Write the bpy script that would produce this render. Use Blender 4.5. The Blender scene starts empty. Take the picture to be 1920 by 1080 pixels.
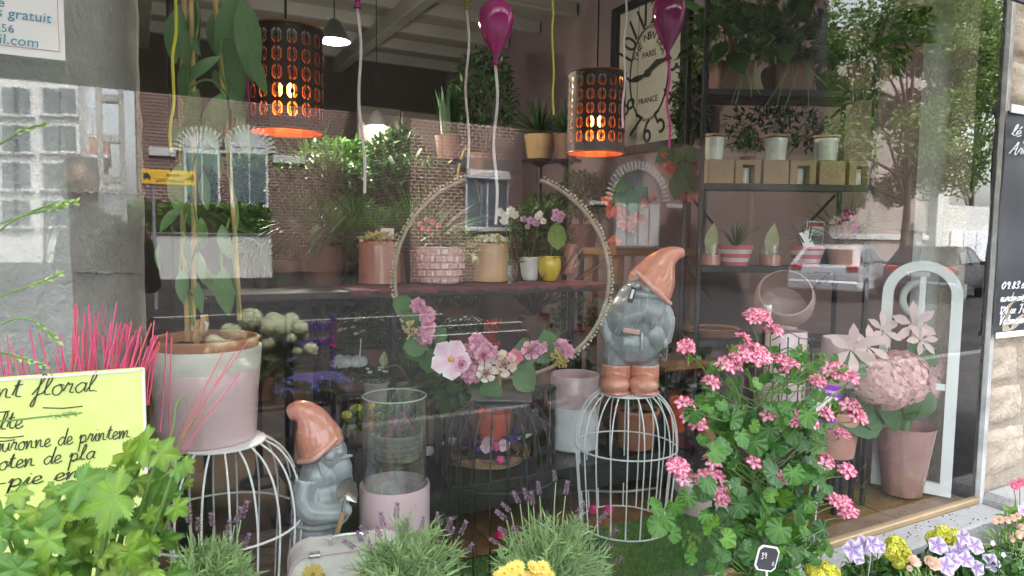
import bpy, math, random
from mathutils import Vector, Matrix, Euler
random.seed(7)
R = math.radians
U = random.uniform
scene = bpy.context.scene
C = scene.collection

# ---------------------------------------------------------------- camera
F = 1310.0                                   # focal length in photo pixels (1920 wide)
YAW, PITCH, ROLL = R(28.5), R(4.4), R(0.75)
CAM = Vector((0.0, -1.88, 1.5))
fw = Vector((math.sin(YAW) * math.cos(PITCH), math.cos(YAW) * math.cos(PITCH), -math.sin(PITCH)))
rt0 = Vector((math.cos(YAW), -math.sin(YAW), 0))
up0 = rt0.cross(fw)
cr = rt0 * math.cos(ROLL) + up0 * math.sin(ROLL)
cu = -rt0 * math.sin(ROLL) + up0 * math.cos(ROLL)
fh = Vector((math.sin(YAW), math.cos(YAW), 0))   # horizontal view direction
cd = bpy.data.cameras.new('camera'); cam = bpy.data.objects.new('camera', cd); C.objects.link(cam)
cam.matrix_world = Matrix(((cr.x, cu.x, -fw.x, CAM.x), (cr.y, cu.y, -fw.y, CAM.y), (cr.z, cu.z, -fw.z, CAM.z), (0, 0, 0, 1)))
cd.sensor_width = 36; cd.lens = F / 1920 * 36; cd.clip_start = 0.02; cd.clip_end = 600
scene.camera = cam

# ---------------------------------------------------------------- sky, sun, exposure
SUN_EL, SUN_AZ = R(58), R(20)                # azimuth from +Y towards +X: the sun stands behind the shop, its front is in open shade
w = bpy.data.worlds.new('World'); scene.world = w; w.use_nodes = True
nt = w.node_tree; nt.nodes.clear()
sky = nt.nodes.new('ShaderNodeTexSky'); sky.sky_type = 'NISHITA'; sky.sun_disc = False
sky.sun_elevation = SUN_EL; sky.sun_rotation = SUN_AZ; sky.air_density = 1.0; sky.dust_density = 4.0; sky.ozone_density = 1.0
hs = nt.nodes.new('ShaderNodeHueSaturation'); hs.inputs['Saturation'].default_value = 0.35   # thin overcast
bg = nt.nodes.new('ShaderNodeBackground'); bg.inputs[1].default_value = 0.15
wo = nt.nodes.new('ShaderNodeOutputWorld')
nt.links.new(sky.outputs[0], hs.inputs['Color']); nt.links.new(hs.outputs[0], bg.inputs[0]); nt.links.new(bg.outputs[0], wo.inputs[0])
sl = bpy.data.lights.new('sun', 'SUN'); sl.energy = 1.8; sl.angle = R(14); sl.color = (1.0, 0.96, 0.9)
so = bpy.data.objects.new('sun', sl); C.objects.link(so)
sd = Vector((math.sin(SUN_AZ) * math.cos(SUN_EL), math.cos(SUN_AZ) * math.cos(SUN_EL), math.sin(SUN_EL)))
so.rotation_euler = sd.to_track_quat('Z', 'Y').to_euler(); so.location = sd * 40
vs = scene.view_settings; vs.view_transform = 'Standard'; vs.look = 'None'; vs.gamma = 1.0; vs.exposure = 3.45; vs.use_curve_mapping = False
cy = scene.cycles
cy.use_denoising = True; cy.max_bounces = 8; cy.diffuse_bounces = 4; cy.glossy_bounces = 4; cy.transmission_bounces = 4; cy.transparent_max_bounces = 24
cy.caustics_reflective = False; cy.caustics_refractive = False; cy.sample_clamp_indirect = 6.0

# ---------------------------------------------------------------- pixel -> place helpers
def ray(px, py): return fw + cr * ((px - 960) / F) + cu * ((540 - py) / F)
def W(px, py, Y):                                # point of the sight line on the plane Y
    d = ray(px, py); return CAM + d * ((Y - CAM.y) / d.y)
def WZ(px, py, z):                               # point of the sight line at height z
    d = ray(px, py); return CAM + d * ((z - CAM.z) / d.z)
def back(p, d): h_ = Vector((p[0] - CAM.x, p[1] - CAM.y, 0)).normalized(); return Vector(p) + h_ * d     # step away from the viewer
def mpp(p): return (Vector(p) - CAM).dot(fw) / F  # metres per photo pixel at p
def V(px, py, Y):                                # seen in the window glass: the real thing stands on the street side
    p = W(px, py, Y); return Vector((p.x, -p.y, p.z))

# ---------------------------------------------------------------- materials
MT = {}
def M(name, col, rough=.5, metal=0, nz=.12, ns=9, bump=0, bs=60, tl=0, coat=0, emit=0, edge=0, spec=.5, col2=None, n2=3, thr=.5, wid=.1, alpha=1):
    if name in MT: return MT[name]
    m = bpy.data.materials.new(name); m.use_nodes = True; t = m.node_tree; t.nodes.clear(); L = t.links.new; N = t.nodes.new
    out = N('ShaderNodeOutputMaterial'); b = N('ShaderNodeBsdfPrincipled')
    b.inputs['Roughness'].default_value = rough; b.inputs['Metallic'].default_value = metal
    b.inputs['Coat Weight'].default_value = coat; b.inputs['Coat Roughness'].default_value = .06; b.inputs['Specular IOR Level'].default_value = spec
    tc = N('ShaderNodeTexCoord')
    at = N('ShaderNodeAttribute'); at.attribute_name = 'Col'
    mx = N('ShaderNodeMix'); mx.data_type = 'RGBA'; mx.blend_type = 'MULTIPLY'; mx.inputs[0].default_value = 1
    base = (*col, 1)
    if col2:
        n = N('ShaderNodeTexNoise'); n.inputs['Scale'].default_value = n2; n.inputs['Detail'].default_value = 6; n.inputs['Roughness'].default_value = .65; L(tc.outputs['Object'], n.inputs['Vector'])
        mr = N('ShaderNodeMapRange'); mr.inputs[1].default_value = thr - wid; mr.inputs[2].default_value = thr + wid; L(n.outputs[0], mr.inputs[0])
        m2 = N('ShaderNodeMix'); m2.data_type = 'RGBA'; m2.inputs[6].default_value = base; m2.inputs[7].default_value = (*col2, 1); L(mr.outputs[0], m2.inputs[0])
        L(m2.outputs[2], mx.inputs[6])
    else: mx.inputs[6].default_value = base
    L(at.outputs['Color'], mx.inputs[7]); cur = mx.outputs[2]
    if nz:
        n = N('ShaderNodeTexNoise'); n.inputs['Scale'].default_value = ns; n.inputs['Detail'].default_value = 5; L(tc.outputs['Object'], n.inputs['Vector'])
        mr = N('ShaderNodeMapRange'); mr.inputs[1].default_value = .25; mr.inputs[2].default_value = .75; mr.inputs[3].default_value = 1 - nz; mr.inputs[4].default_value = 1 + nz; L(n.outputs[0], mr.inputs[0])
        vm = N('ShaderNodeVectorMath'); vm.operation = 'SCALE'; L(cur, vm.inputs[0]); L(mr.outputs[0], vm.inputs['Scale']); cur = vm.outputs[0]
        rr = N('ShaderNodeMapRange'); rr.inputs[1].default_value = .3; rr.inputs[2].default_value = .7; rr.inputs[3].default_value = max(.02, rough - .06); rr.inputs[4].default_value = min(1, rough + .08); L(n.outputs[0], rr.inputs[0]); L(rr.outputs[0], b.inputs['Roughness'])
    if edge:
        g = N('ShaderNodeNewGeometry'); r = N('ShaderNodeMapRange'); r.inputs[1].default_value = .505; r.inputs[2].default_value = .56; r.inputs[4].default_value = edge; L(g.outputs['Pointiness'], r.inputs[0])
        me = N('ShaderNodeMix'); me.data_type = 'RGBA'; L(cur, me.inputs[6]); me.inputs[7].default_value = (.72, .72, .72, 1); L(r.outputs[0], me.inputs[0]); cur = me.outputs[2]
    L(cur, b.inputs['Base Color'])
    if bump:
        n = N('ShaderNodeTexNoise'); n.inputs['Scale'].default_value = bs; n.inputs['Detail'].default_value = 8; n.inputs['Roughness'].default_value = .6; L(tc.outputs['Object'], n.inputs['Vector'])
        bp = N('ShaderNodeBump'); bp.inputs['Strength'].default_value = bump; bp.inputs['Distance'].default_value = .02; L(n.outputs[0], bp.inputs['Height']); L(bp.outputs[0], b.inputs['Normal'])
    if emit: b.inputs['Emission Color'].default_value = base; b.inputs['Emission Strength'].default_value = emit
    sh = b.outputs[0]
    if tl:
        tr = N('ShaderNodeBsdfTranslucent'); L(cur, tr.inputs[0]); mi = N('ShaderNodeMixShader'); mi.inputs[0].default_value = tl; L(sh, mi.inputs[1]); L(tr.outputs[0], mi.inputs[2]); sh = mi.outputs[0]
    L(sh, out.inputs[0]); MT[name] = m; return m

def Mglass(name, tint=(1, 1, 1), f0=.045, pw=4.5, rough=0.0, dust=0):     # a thin sheet: mirrors by its angle (Fresnel), lets the rest straight through
    m = bpy.data.materials.new(name); m.use_nodes = True; t = m.node_tree; t.nodes.clear(); L = t.links.new; N = t.nodes.new
    o = N('ShaderNodeOutputMaterial'); ge = N('ShaderNodeNewGeometry'); dt = N('ShaderNodeVectorMath'); dt.operation = 'DOT_PRODUCT'; L(ge.outputs['Normal'], dt.inputs[0]); L(ge.outputs['Incoming'], dt.inputs[1])
    ab = N('ShaderNodeMath'); ab.operation = 'ABSOLUTE'; L(dt.outputs['Value'], ab.inputs[0]); su = N('ShaderNodeMath'); su.operation = 'SUBTRACT'; su.inputs[0].default_value = 1; L(ab.outputs[0], su.inputs[1])
    po = N('ShaderNodeMath'); po.operation = 'POWER'; po.inputs[1].default_value = pw; L(su.outputs[0], po.inputs[0]); ma = N('ShaderNodeMath'); ma.operation = 'MULTIPLY_ADD'; ma.inputs[1].default_value = 1 - f0; ma.inputs[2].default_value = f0; L(po.outputs[0], ma.inputs[0])
    tr = N('ShaderNodeBsdfTransparent'); tr.inputs[0].default_value = (*tint, 1)
    g = N('ShaderNodeBsdfGlossy'); g.inputs['Roughness'].default_value = rough; g.inputs['Color'].default_value = (1, 1, 1, 1)
    x = N('ShaderNodeMixShader'); L(ma.outputs[0], x.inputs[0]); L(tr.outputs[0], x.inputs[1]); L(g.outputs[0], x.inputs[2]); fin = x.outputs[0]
    if dust:                                     # thin film of dirt and wiping marks on the pane
        tc = N('ShaderNodeTexCoord'); mp = N('ShaderNodeMapping'); mp.inputs['Rotation'].default_value = (0, R(35), 0); mp.inputs['Scale'].default_value = (3, 1, .5); L(tc.outputs['Object'], mp.inputs[0]); n1 = N('ShaderNodeTexNoise'); n1.inputs['Scale'].default_value = 2.2; n1.inputs['Detail'].default_value = 7; L(mp.outputs[0], n1.inputs['Vector'])
        mr = N('ShaderNodeMapRange'); mr.inputs[1].default_value = .3; mr.inputs[2].default_value = .75; mr.inputs[3].default_value = dust * .5; mr.inputs[4].default_value = dust * 1.6; L(n1.outputs[0], mr.inputs[0])
        df = N('ShaderNodeBsdfDiffuse'); df.inputs[0].default_value = (.7, .7, .68, 1); x2 = N('ShaderNodeMixShader'); L(mr.outputs[0], x2.inputs[0]); L(fin, x2.inputs[1]); L(df.outputs[0], x2.inputs[2]); fin = x2.outputs[0]
    L(fin, o.inputs[0]); MT[name] = m; return m

def Mclear(name, tint=(.96, .98, .97)):
    m = bpy.data.materials.new(name); m.use_nodes = True; t = m.node_tree; t.nodes.clear()
    o = t.nodes.new('ShaderNodeOutputMaterial'); tr = t.nodes.new('ShaderNodeBsdfTransparent'); tr.inputs[0].default_value = (*tint, 1); t.links.new(tr.outputs[0], o.inputs[0]); MT[name] = m; return m

def Mbrick(name, c1, c2, mortar, bw=.22, bh=.065, axis='XZ', ms=.012):
    m = bpy.data.materials.new(name); m.use_nodes = True; t = m.node_tree; t.nodes.clear(); L = t.links.new; N = t.nodes.new
    o = N('ShaderNodeOutputMaterial'); b = N('ShaderNodeBsdfPrincipled'); b.inputs['Roughness'].default_value = .9
    tc = N('ShaderNodeTexCoord'); sx = N('ShaderNodeSeparateXYZ'); cx = N('ShaderNodeCombineXYZ'); L(tc.outputs['Object'], sx.inputs[0])
    ad = N('ShaderNodeMath'); ad.operation = 'ADD'; L(sx.outputs[0], ad.inputs[0]); L(sx.outputs[1], ad.inputs[1]); L(ad.outputs[0], cx.inputs[0]); L(sx.outputs[2], cx.inputs[1])
    br = N('ShaderNodeTexBrick'); br.inputs['Color1'].default_value = (*c1, 1); br.inputs['Color2'].default_value = (*c2, 1); br.inputs['Mortar'].default_value = (*mortar, 1)
    br.inputs['Scale'].default_value = 1; br.inputs['Brick Width'].default_value = bw; br.inputs['Row Height'].default_value = bh; br.inputs['Mortar Size'].default_value = ms; br.inputs['Bias'].default_value = -.2
    L(cx.outputs[0], br.inputs['Vector'])
    n = N('ShaderNodeTexNoise'); n.inputs['Scale'].default_value = .8; n.inputs['Detail'].default_value = 8; L(tc.outputs['Object'], n.inputs['Vector'])
    mr = N('ShaderNodeMapRange'); mr.inputs[1].default_value = .3; mr.inputs[2].default_value = .7; mr.inputs[3].default_value = .7; mr.inputs[4].default_value = 1.25; L(n.outputs[0], mr.inputs[0])
    vm = N('ShaderNodeVectorMath'); vm.operation = 'SCALE'; L(br.outputs[0], vm.inputs[0]); L(mr.outputs[0], vm.inputs['Scale']); L(vm.outputs[0], b.inputs['Base Color'])
    bp = N('ShaderNodeBump'); bp.inputs['Strength'].default_value = .5; bp.inputs['Distance'].default_value = .01; bp.invert = True; L(br.outputs['Fac'], bp.inputs['Height']); L(bp.outputs[0], b.inputs['Normal'])
    L(b.outputs[0], o.inputs[0]); MT[name] = m; return m

# ---------------------------------------------------------------- mesh building
def spline(pts, n=6):                            # Catmull-Rom through the points
    P = [Vector(p) for p in pts]
    if len(P) < 3: return P
    Q = [P[0] * 2 - P[1]] + P + [P[-1] * 2 - P[-2]]; o = []
    for i in range(1, len(Q) - 2):
        a, b, c, d = Q[i - 1:i + 3]
        for k in range(n):
            t = k / n; o.append(.5 * ((2 * b) + (c - a) * t + (2 * a - 5 * b + 4 * c - d) * t * t + (3 * b - a - 3 * c + d) * t ** 3))
    o.append(P[-1]); return o

class MB:
    def __init__(s): s.v = []; s.f = []; s.m = []; s.c = []
    def add(s, vs, fs, mi=0, col=(1, 1, 1)):
        o = len(s.v); s.v += [tuple(x) for x in vs]; s.f += [tuple(i + o for i in f) for f in fs]; s.m += [mi] * len(fs)
        s.c += col if isinstance(col, list) else [col] * len(vs); return s
    def box(s, c, d, mi=0, rot=None, col=(1, 1, 1), taper=1):
        v = []
        for z in (-1, 1):
            k = taper if z > 0 else 1
            for x, y in ((-1, -1), (1, -1), (1, 1), (-1, 1)): v.append(Vector((x * d[0] / 2 * k, y * d[1] / 2 * k, z * d[2] / 2)))
        if rot: q = Euler(rot).to_matrix(); v = [q @ p for p in v]
        c = Vector(c); return s.add([p + c for p in v], [(3, 2, 1, 0), (4, 5, 6, 7), (0, 1, 5, 4), (1, 2, 6, 5), (2, 3, 7, 6), (3, 0, 4, 7)], mi, col)
    def bbox(s, c, d, r=.004, mi=0, rot=None, col=(1, 1, 1)):       # box with chamfered edges
        x, y, z = d[0] / 2, d[1] / 2, d[2] / 2; r = min(r, x * .9, y * .9, z * .9); v = []; idx = {}
        for sx in (-1, 1):
            for sy in (-1, 1):
                for sz in (-1, 1):
                    for a in range(3):
                        q = [sx * (x - r), sy * (y - r), sz * (z - r)]; q[a] = (sx, sy, sz)[a] * (x, y, z)[a]; idx[sx, sy, sz, a] = len(v); v.append(Vector(q))
        f = []
        g = lambda *k: idx[k]
        for a in range(3):
            for sg in (-1, 1):
                o = [(-1, -1), (1, -1), (1, 1), (-1, 1)]; q = []
                for p in o: t = list(p); t.insert(a, sg); q.append(g(*t, a))
                f.append(tuple(q if (sg > 0) != (a == 1) else q[::-1]))
        for a in range(3):
            b, c2 = [k for k in range(3) if k != a]
            for sb in (-1, 1):
                for sc in (-1, 1):
                    q = []
                    for sa, w_ in ((-1, b), (1, b), (1, c2), (-1, c2)):
                        t = [0, 0, 0]; t[a] = sa; t[b] = sb; t[c2] = sc; q.append(g(*t, w_))
                    f.append(tuple(q))
        for sx in (-1, 1):
            for sy in (-1, 1):
                for sz in (-1, 1): f.append(tuple(g(sx, sy, sz, a) for a in range(3)))
        if rot: m = Euler(rot).to_matrix(); v = [m @ p for p in v]
        c = Vector(c); return s.add([p + c for p in v], f, mi, col)
    def lathe(s, prof, n=32, c=(0, 0, 0), mi=0, cap=True, col=(1, 1, 1), wob=None):
        v = []; f = []; k = len(prof)
        for j in range(n):
            a = 2 * math.pi * j / n
            for i, (r, z) in enumerate(prof):
                if wob: r = r * wob(a, z)
                v.append((c[0] + r * math.cos(a), c[1] + r * math.sin(a), c[2] + z))
        for j in range(n):
            a, b = j * k, ((j + 1) % n) * k
            for i in range(k - 1): f.append((a + i, b + i, b + i + 1, a + i + 1))
        if cap:
            if prof[0][0] > 1e-6: f.append(tuple(j * k for j in range(n))[::-1])
            if prof[-1][0] > 1e-6: f.append(tuple(j * k + k - 1 for j in range(n)))
        return s.add(v, f, mi, col)
    def tube(s, pts, r, n=6, mi=0, col=(1, 1, 1), closed=False, flat=1, ref=None):
        P = [Vector(p) for p in pts]; v = []; f = []; m = len(P)
        u = None
        for i, p in enumerate(P):
            if closed: t = P[(i + 1) % m] - P[i - 1]
            else: t = P[min(i + 1, m - 1)] - P[max(i - 1, 0)]
            if t.length < 1e-9: t = Vector((0, 0, 1))
            t.normalize()
            if u is None: u = t.orthogonal().normalized() if ref is None else (Vector(ref) - t * t.dot(Vector(ref))).normalized()
            else: u = (u - t * t.dot(u)); u = u.normalized() if u.length > 1e-6 else t.orthogonal().normalized()
            b = t.cross(u); rr = r[i] if isinstance(r, (list, tuple)) else r
            for j in range(n):
                a = 2 * math.pi * j / n; v.append(p + u * (rr * math.cos(a)) + b * (rr * flat * math.sin(a)))
        for i in range(m if closed else m - 1):
            for j in range(n): f.append((i * n + j, i * n + (j + 1) % n, ((i + 1) % m) * n + (j + 1) % n, ((i + 1) % m) * n + j))
        if not closed: f.append(tuple(range(n))[::-1]); f.append(tuple((m - 1) * n + j for j in range(n)))
        return s.add(v, f, mi, col)
    def ball(s, c, r, nu=12, nv=8, mi=0, col=(1, 1, 1), mat=None, jit=0):
        if not isinstance(r, (tuple, list)): r = (r, r, r)
        v = [(0, 0, -1)]; f = []
        for i in range(1, nv):
            t = math.pi * i / nv
            for j in range(nu): a = 2 * math.pi * j / nu; v.append((math.sin(t) * math.cos(a), math.sin(t) * math.sin(a), -math.cos(t)))
        v.append((0, 0, 1)); top = len(v) - 1
        for j in range(nu):
            f.append((0, 1 + (j + 1) % nu, 1 + j)); o = 1 + (nv - 2) * nu; f.append((top, o + j, o + (j + 1) % nu))
            for i in range(nv - 2): a = 1 + i * nu; f.append((a + j, a + (j + 1) % nu, a + nu + (j + 1) % nu, a + nu + j))
        q = []
        for p in v:
            p = Vector((p[0] * r[0], p[1] * r[1], p[2] * r[2]))
            if jit: p *= 1 + U(-jit, jit)
            if mat: p = mat @ p
            q.append(p + Vector(c))
        return s.add(q, f, mi, col)
    def inst(s, tpl, mat, mi=0, col=(1, 1, 1)):
        vs, fs, cs = tpl
        return s.add([mat @ Vector(p) for p in vs], fs, mi, [(a[0] * col[0], a[1] * col[1], a[2] * col[2]) for a in cs] if cs else col)
    def prism(s, poly, a, b, mi=0, axis='y', col=(1, 1, 1)):         # polygon (x,z) extruded along y from a to b
        n = len(poly); v = [(x, a, z) for x, z in poly] + [(x, b, z) for x, z in poly]
        f = [tuple(range(n)), tuple(range(2 * n - 1, n - 1, -1))] + [(i + n, (i + 1) % n + n, (i + 1) % n, i) for i in range(n)]
        return s.add(v, f, mi, col)
    def mesh(s, name, mats, smooth=True, ang=40):
        me = bpy.data.meshes.new(name); me.from_pydata(s.v, [], s.f)
        for m in (mats if isinstance(mats, (list, tuple)) else [mats]): me.materials.append(MT[m] if isinstance(m, str) else m)
        me.polygons.foreach_set('material_index', s.m)
        ca = me.color_attributes.new('Col', 'FLOAT_COLOR', 'POINT'); fl = []
        for c in s.c: fl += (c[0], c[1], c[2], 1)
        ca.data.foreach_set('color', fl)
        if smooth: me.polygons.foreach_set('use_smooth', [True] * len(me.polygons)); me.set_sharp_from_angle(angle=R(ang))
        me.update(); return me
    def build(s, name, mats, parent=None, loc=(0, 0, 0), rot=(0, 0, 0), smooth=True, ang=40):
        return obj(name, s.mesh(name, mats, smooth, ang), parent, loc, rot)

def obj(name, me, parent=None, loc=(0, 0, 0), rot=(0, 0, 0), scale=None, mat=None):
    o = bpy.data.objects.new(name, me); C.objects.link(o)
    if parent: o.parent = parent
    if mat is not None: o.matrix_local = mat
    else:
        o.location = loc; o.rotation_euler = rot
        if scale is not None: o.scale = (scale,) * 3 if isinstance(scale, (int, float)) else scale
    return o
def tag(o, label, cat, group=None):
    o['label'] = label; o['category'] = cat
    if group: o['group'] = group
    return o
def thing(name, label, cat, loc=(0, 0, 0), rz=0, group=None):
    o = obj(name, None, None, loc, (0, 0, rz)); return tag(o, label, cat, group)
def struct(o): o['kind'] = 'structure'; return o
def stuff(o): o['kind'] = 'stuff'; return o

def frame(pos, dirv, nrm=None, s=1.0, sx=1.0):   # matrix: +Y along dirv, +Z towards nrm
    y = Vector(dirv).normalized(); n = Vector(nrm) if nrm is not None else Vector((0, 0, 1))
    x = y.cross(n)
    if x.length < 1e-5: x = y.orthogonal()
    x.normalize(); z = x.cross(y)
    return Matrix(((x.x * s * sx, y.x * s, z.x * s, pos[0]), (x.y * s * sx, y.y * s, z.y * s, pos[1]), (x.z * s * sx, y.z * s, z.z * s, pos[2]), (0, 0, 0, 1)))
def rdir(zmin=-1, zmax=1):
    z = U(zmin, zmax); a = U(0, 2 * math.pi); q = math.sqrt(max(0, 1 - z * z)); return Vector((q * math.cos(a), q * math.sin(a), z))

# leaf templates: length 1 along +Y, faces +Z
def leaf_tpl(w, rows=5, fold=.12, droop=.15, pk=.45, tip=1.0):
    v = []; f = []; c = []
    for i in range(rows + 1):
        t = i / rows; q = t ** (math.log(.5) / math.log(pk)); ww = w / 2 * math.sin(math.pi * q) ** tip
        z = -droop * t * t
        v += [(-ww, t, z + fold * ww * 2), (0, t, z), (ww, t, z + fold * ww * 2)]; c += [(1, 1, 1), (1.12, 1.12, 1.05), (1, 1, 1)]
    for i in range(rows):
        a = i * 3; f += [(a, a + 1, a + 4, a + 3), (a + 1, a + 2, a + 5, a + 4)]
    return v, f, c
def fan_tpl(outline, zf=None, ccol=(1, 1, 1), ecol=(1, 1, 1), mid=.5, mcol=None):       # outline round the origin, with one ring halfway for relief
    n = len(outline); zf = zf or (lambda x, y: 0)
    v = [(0, 0, zf(0, 0))] + [(x * mid, y * mid, zf(x * mid, y * mid)) for x, y in outline] + [(x, y, zf(x, y)) for x, y in outline]
    f = []
    for i in range(n): j = (i + 1) % n; f += [(0, 1 + i, 1 + j), (1 + i, 1 + n + i, 1 + n + j, 1 + j)]
    return v, f, [ccol] + [mcol or ccol] * n + [ecol] * n
LEAF = leaf_tpl(.34); LEAFW = leaf_tpl(.62, droop=.2); LEAFN = leaf_tpl(.12, 4, droop=.35); LEAFR = leaf_tpl(.85, 5, .08, .12, .5, .7)
LEAFC = ([(0, 0, 0), (-.2, .45, .05), (0, 1, -.1), (.2, .45, .05), (0, .5, 0)], [(0, 4, 1), (1, 4, 2), (4, 3, 2), (0, 3, 4)], None)
PETAL = leaf_tpl(.75, 5, .10, -.25, .62, .75)
def grape_outline():
    key = [(-90, .10), (-72, .34), (-52, .64), (-38, .66), (-22, .86), (-10, .66), (2, .70), (16, .95), (30, 1.12), (44, .80), (56, .70), (70, .96), (82, 1.08), (90, 1.22)]
    pts = [(a, r) for a, r in key] + [(180 - a, r) for a, r in key[-2::-1]]
    o = []
    for i in range(len(pts)):
        a0, r0 = pts[i]; a1, r1 = pts[(i + 1) % len(pts)]
        if i == len(pts) - 1: a1 += 360
        o.append((r0 * math.cos(R(a0)), r0 * math.sin(R(a0))))
        if i < len(pts) - 1:
            for q_, k_ in ((.2, .90), (.4, 1.05), (.6, .89), (.8, 1.06)): am, rm = a0 + (a1 - a0) * q_, (r0 + (r1 - r0) * q_) * k_; o.append((rm * math.cos(R(am)), rm * math.sin(R(am))))
    return o
def rad_z(k, amp, dome): return lambda x, y: amp * math.cos(k * math.atan2(y, x)) * math.hypot(x, y) - dome * (x * x + y * y)
GRAPE = fan_tpl(grape_outline(), lambda x, y: .17 * abs(math.sin(2.5 * (math.atan2(y, x) - R(90)))) * math.hypot(x, y) - .18 * (x * x + y * y), (1.3, 1.3, .95), (.95, .97, .9), .5)
GRAPE = (GRAPE[0], GRAPE[1], [(lambda a, q: (1.55, 1.5, 1.25) if min(abs((a - k + 180) % 360 - 180) for k in (90, 30, 150, -22, 202)) < 7 and q < .9 else c)(math.degrees(math.atan2(p[1], p[0])), math.hypot(p[0], p[1])) for p, c in zip(GRAPE[0], GRAPE[2])])
def ger_outline():
    o = []
    for i in range(70):
        a = -90 + 24 + i * (312 / 69); r = .88 + .085 * abs(math.cos(R((a + 90 - 24) * 180 / 62.4))) - .012 * math.cos(R(i * 120)); o.append((r * math.cos(R(a)), r * math.sin(R(a)) + .25))
    return [(0, -.12)] + o
GERL = fan_tpl(ger_outline(), lambda x, y: .05 * math.cos(10 * math.atan2(y + .001, x)) * math.hypot(x, y) + .10 * math.sin(4 * x + 2) * math.sin(3 * y) * math.hypot(x, y) + .12 * (x * x + y * y) * (.5 + .5 * math.sin(3 * x)), (1.2, 1.25, .9), (.92, .95, .95), .55, (1, 1, 1))
# ---------------------------------------------------------------- shared materials
M('asphalt', (.030, .030, .031), 1, spec=.05, nz=.25, ns=3, bump=.4, bs=90, col2=(.042, .041, .04), n2=.6)
M('paving', (.06, .058, .056), 1, spec=.1, nz=.2, ns=4, bump=.3, bs=70, col2=(.055, .054, .053), n2=2)
M('kerb', (.12, .118, .115), .85, bump=.3)
M('road_paint', (.42, .42, .40), .7, nz=.1)
M('concrete', (.45, .45, .435), .9, nz=.2, ns=7, bump=.9, bs=45, col2=(.36, .36, .35), n2=5, thr=.55, wid=.2)
M('concrete_light', (.42, .415, .40), .85, nz=.16, ns=9, bump=.6, bs=55, col2=(.30, .295, .28), n2=9, thr=.56, wid=.15)
M('stone', (.46, .375, .275), .9, nz=.2, ns=10, bump=1.0, bs=26, col2=(.57, .49, .375), n2=6)
M('stone_dark', (.24, .18, .13), .95, nz=.35, ns=14, bump=1.0, bs=20, col2=(.36, .29, .22), n2=8)
M('mortar', (.45, .385, .30), .95, nz=.2, ns=20, bump=.8, bs=80)
M('brass', (.42, .30, .16), .5, .2, nz=.15)
M('galv', (.50, .51, .50), .6, .0, nz=.25, ns=7, bump=.25, bs=30, col2=(.56, .56, .54), n2=14)
M('black_metal', (.018, .018, .019), .45, .3, nz=.3, ns=12)
M('black_table', (.022, .02, .02), .4, nz=.3, ns=6)
M('pink_wall', (.25, .18, .19), .85, nz=.08, ns=2, bump=.1, bs=80)
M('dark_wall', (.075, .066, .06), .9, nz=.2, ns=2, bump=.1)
M('ceiling_white', (.32, .31, .29), .7, nz=.12, ns=3)
M('shop_floor', (.13, .09, .065), .5, nz=.25, ns=3)
M('wood_brown', (.26, .135, .05), .45, nz=.3, ns=6, bump=.12, bs=30, col2=(.17, .085, .033), n2=10, wid=.2)
M('oak', (.45, .29, .13), .6, nz=.2, ns=9)
M('turf_base', (.07, .15, .04), .95, nz=.3, ns=30)
M('turf', (.13, .30, .07), .8, nz=.2, ns=8, tl=.2)
M('plaster', (.76, .75, .71), .85, nz=.08, ns=6, bump=.2)
M('awning', (.05, .05, .055), .8, nz=.12); M('light_passing_cloth', (.84, .84, .80), .8, nz=.05, tl=.7)  # second one: pale translucent cloth, added to bring light down to the display
M('white_enamel', (.80, .80, .79), .35, nz=.04, coat=.2)
M('paper', (.82, .83, .83), .8, nz=.03)
Mglass('window_glass', (.95, .975, .965), .072, 3.7, dust=.007); Mclear('window_glass_inner', (.99, 1, .995))

ZS = 0.20                                   # height of the display floor and the window sill
XR = W(1829, 930, 0).x                      # right end of the glass
XL = -1.7; ZT = 2.75; ZC = CAM.z + ray(1040, 30).z / ray(1040, 30).x * 3.98 - .02; XWALL = 3.98; YB = 7.5

# ---------------------------------------------------------------- ground
struct(MB().add([(-150, -150, -.12), (150, -150, -.12), (150, 3, -.12), (-150, 3, -.12)], [(0, 1, 2, 3)]).build('road', 'asphalt', smooth=False))
pv = struct(MB().box((0, -1.6, -.063), (90, 3.4, .11)).build('pavement', 'paving', smooth=False))
struct(MB().bbox((0, -3.38, -.065), (90, .16, .12), .015).build('kerb', 'kerb', smooth=False))
pm = MB().bbox((0, 0, 0), (.594, .394, .02), .004).mesh('paving_slab', 'paving', False)
for i in range(14):
    for j in range(8):
        obj('paving_slab', pm, pv, (-2.4 + i * .6 + (.3 if j % 2 else 0), -3.1 + j * .4, .0 + U(-.0015, .0015)))

# ---------------------------------------------------------------- shop shell
struct(MB().box((.7, 3.9, -.05), (XWALL + 3.2, 7.8, .1)).build('shop_floor', 'shop_floor', smooth=False))
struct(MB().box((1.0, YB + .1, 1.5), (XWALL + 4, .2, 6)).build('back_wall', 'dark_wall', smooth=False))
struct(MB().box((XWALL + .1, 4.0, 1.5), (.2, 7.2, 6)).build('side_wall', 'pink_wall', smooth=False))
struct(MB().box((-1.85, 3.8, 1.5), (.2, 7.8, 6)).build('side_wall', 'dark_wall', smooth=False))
struct(MB().box(((XR + .03 + XWALL) / 2, .24, 1.5), (XWALL - XR - .03, .34, 3.0)).build('window_reveal', 'plaster', smooth=False))
ce = struct(MB().box((1.0, 3.9, ZC + .1), (6.4, 7.7, .16)).build('ceiling', 'ceiling_white', smooth=False))
for i in range(10): MB().bbox((0, 0, 0), (5.9, .09, .13), .008).build('beam', 'ceiling_white', ce, (1.0, .55 + i * .72, ZC - .04), smooth=False)
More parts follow.
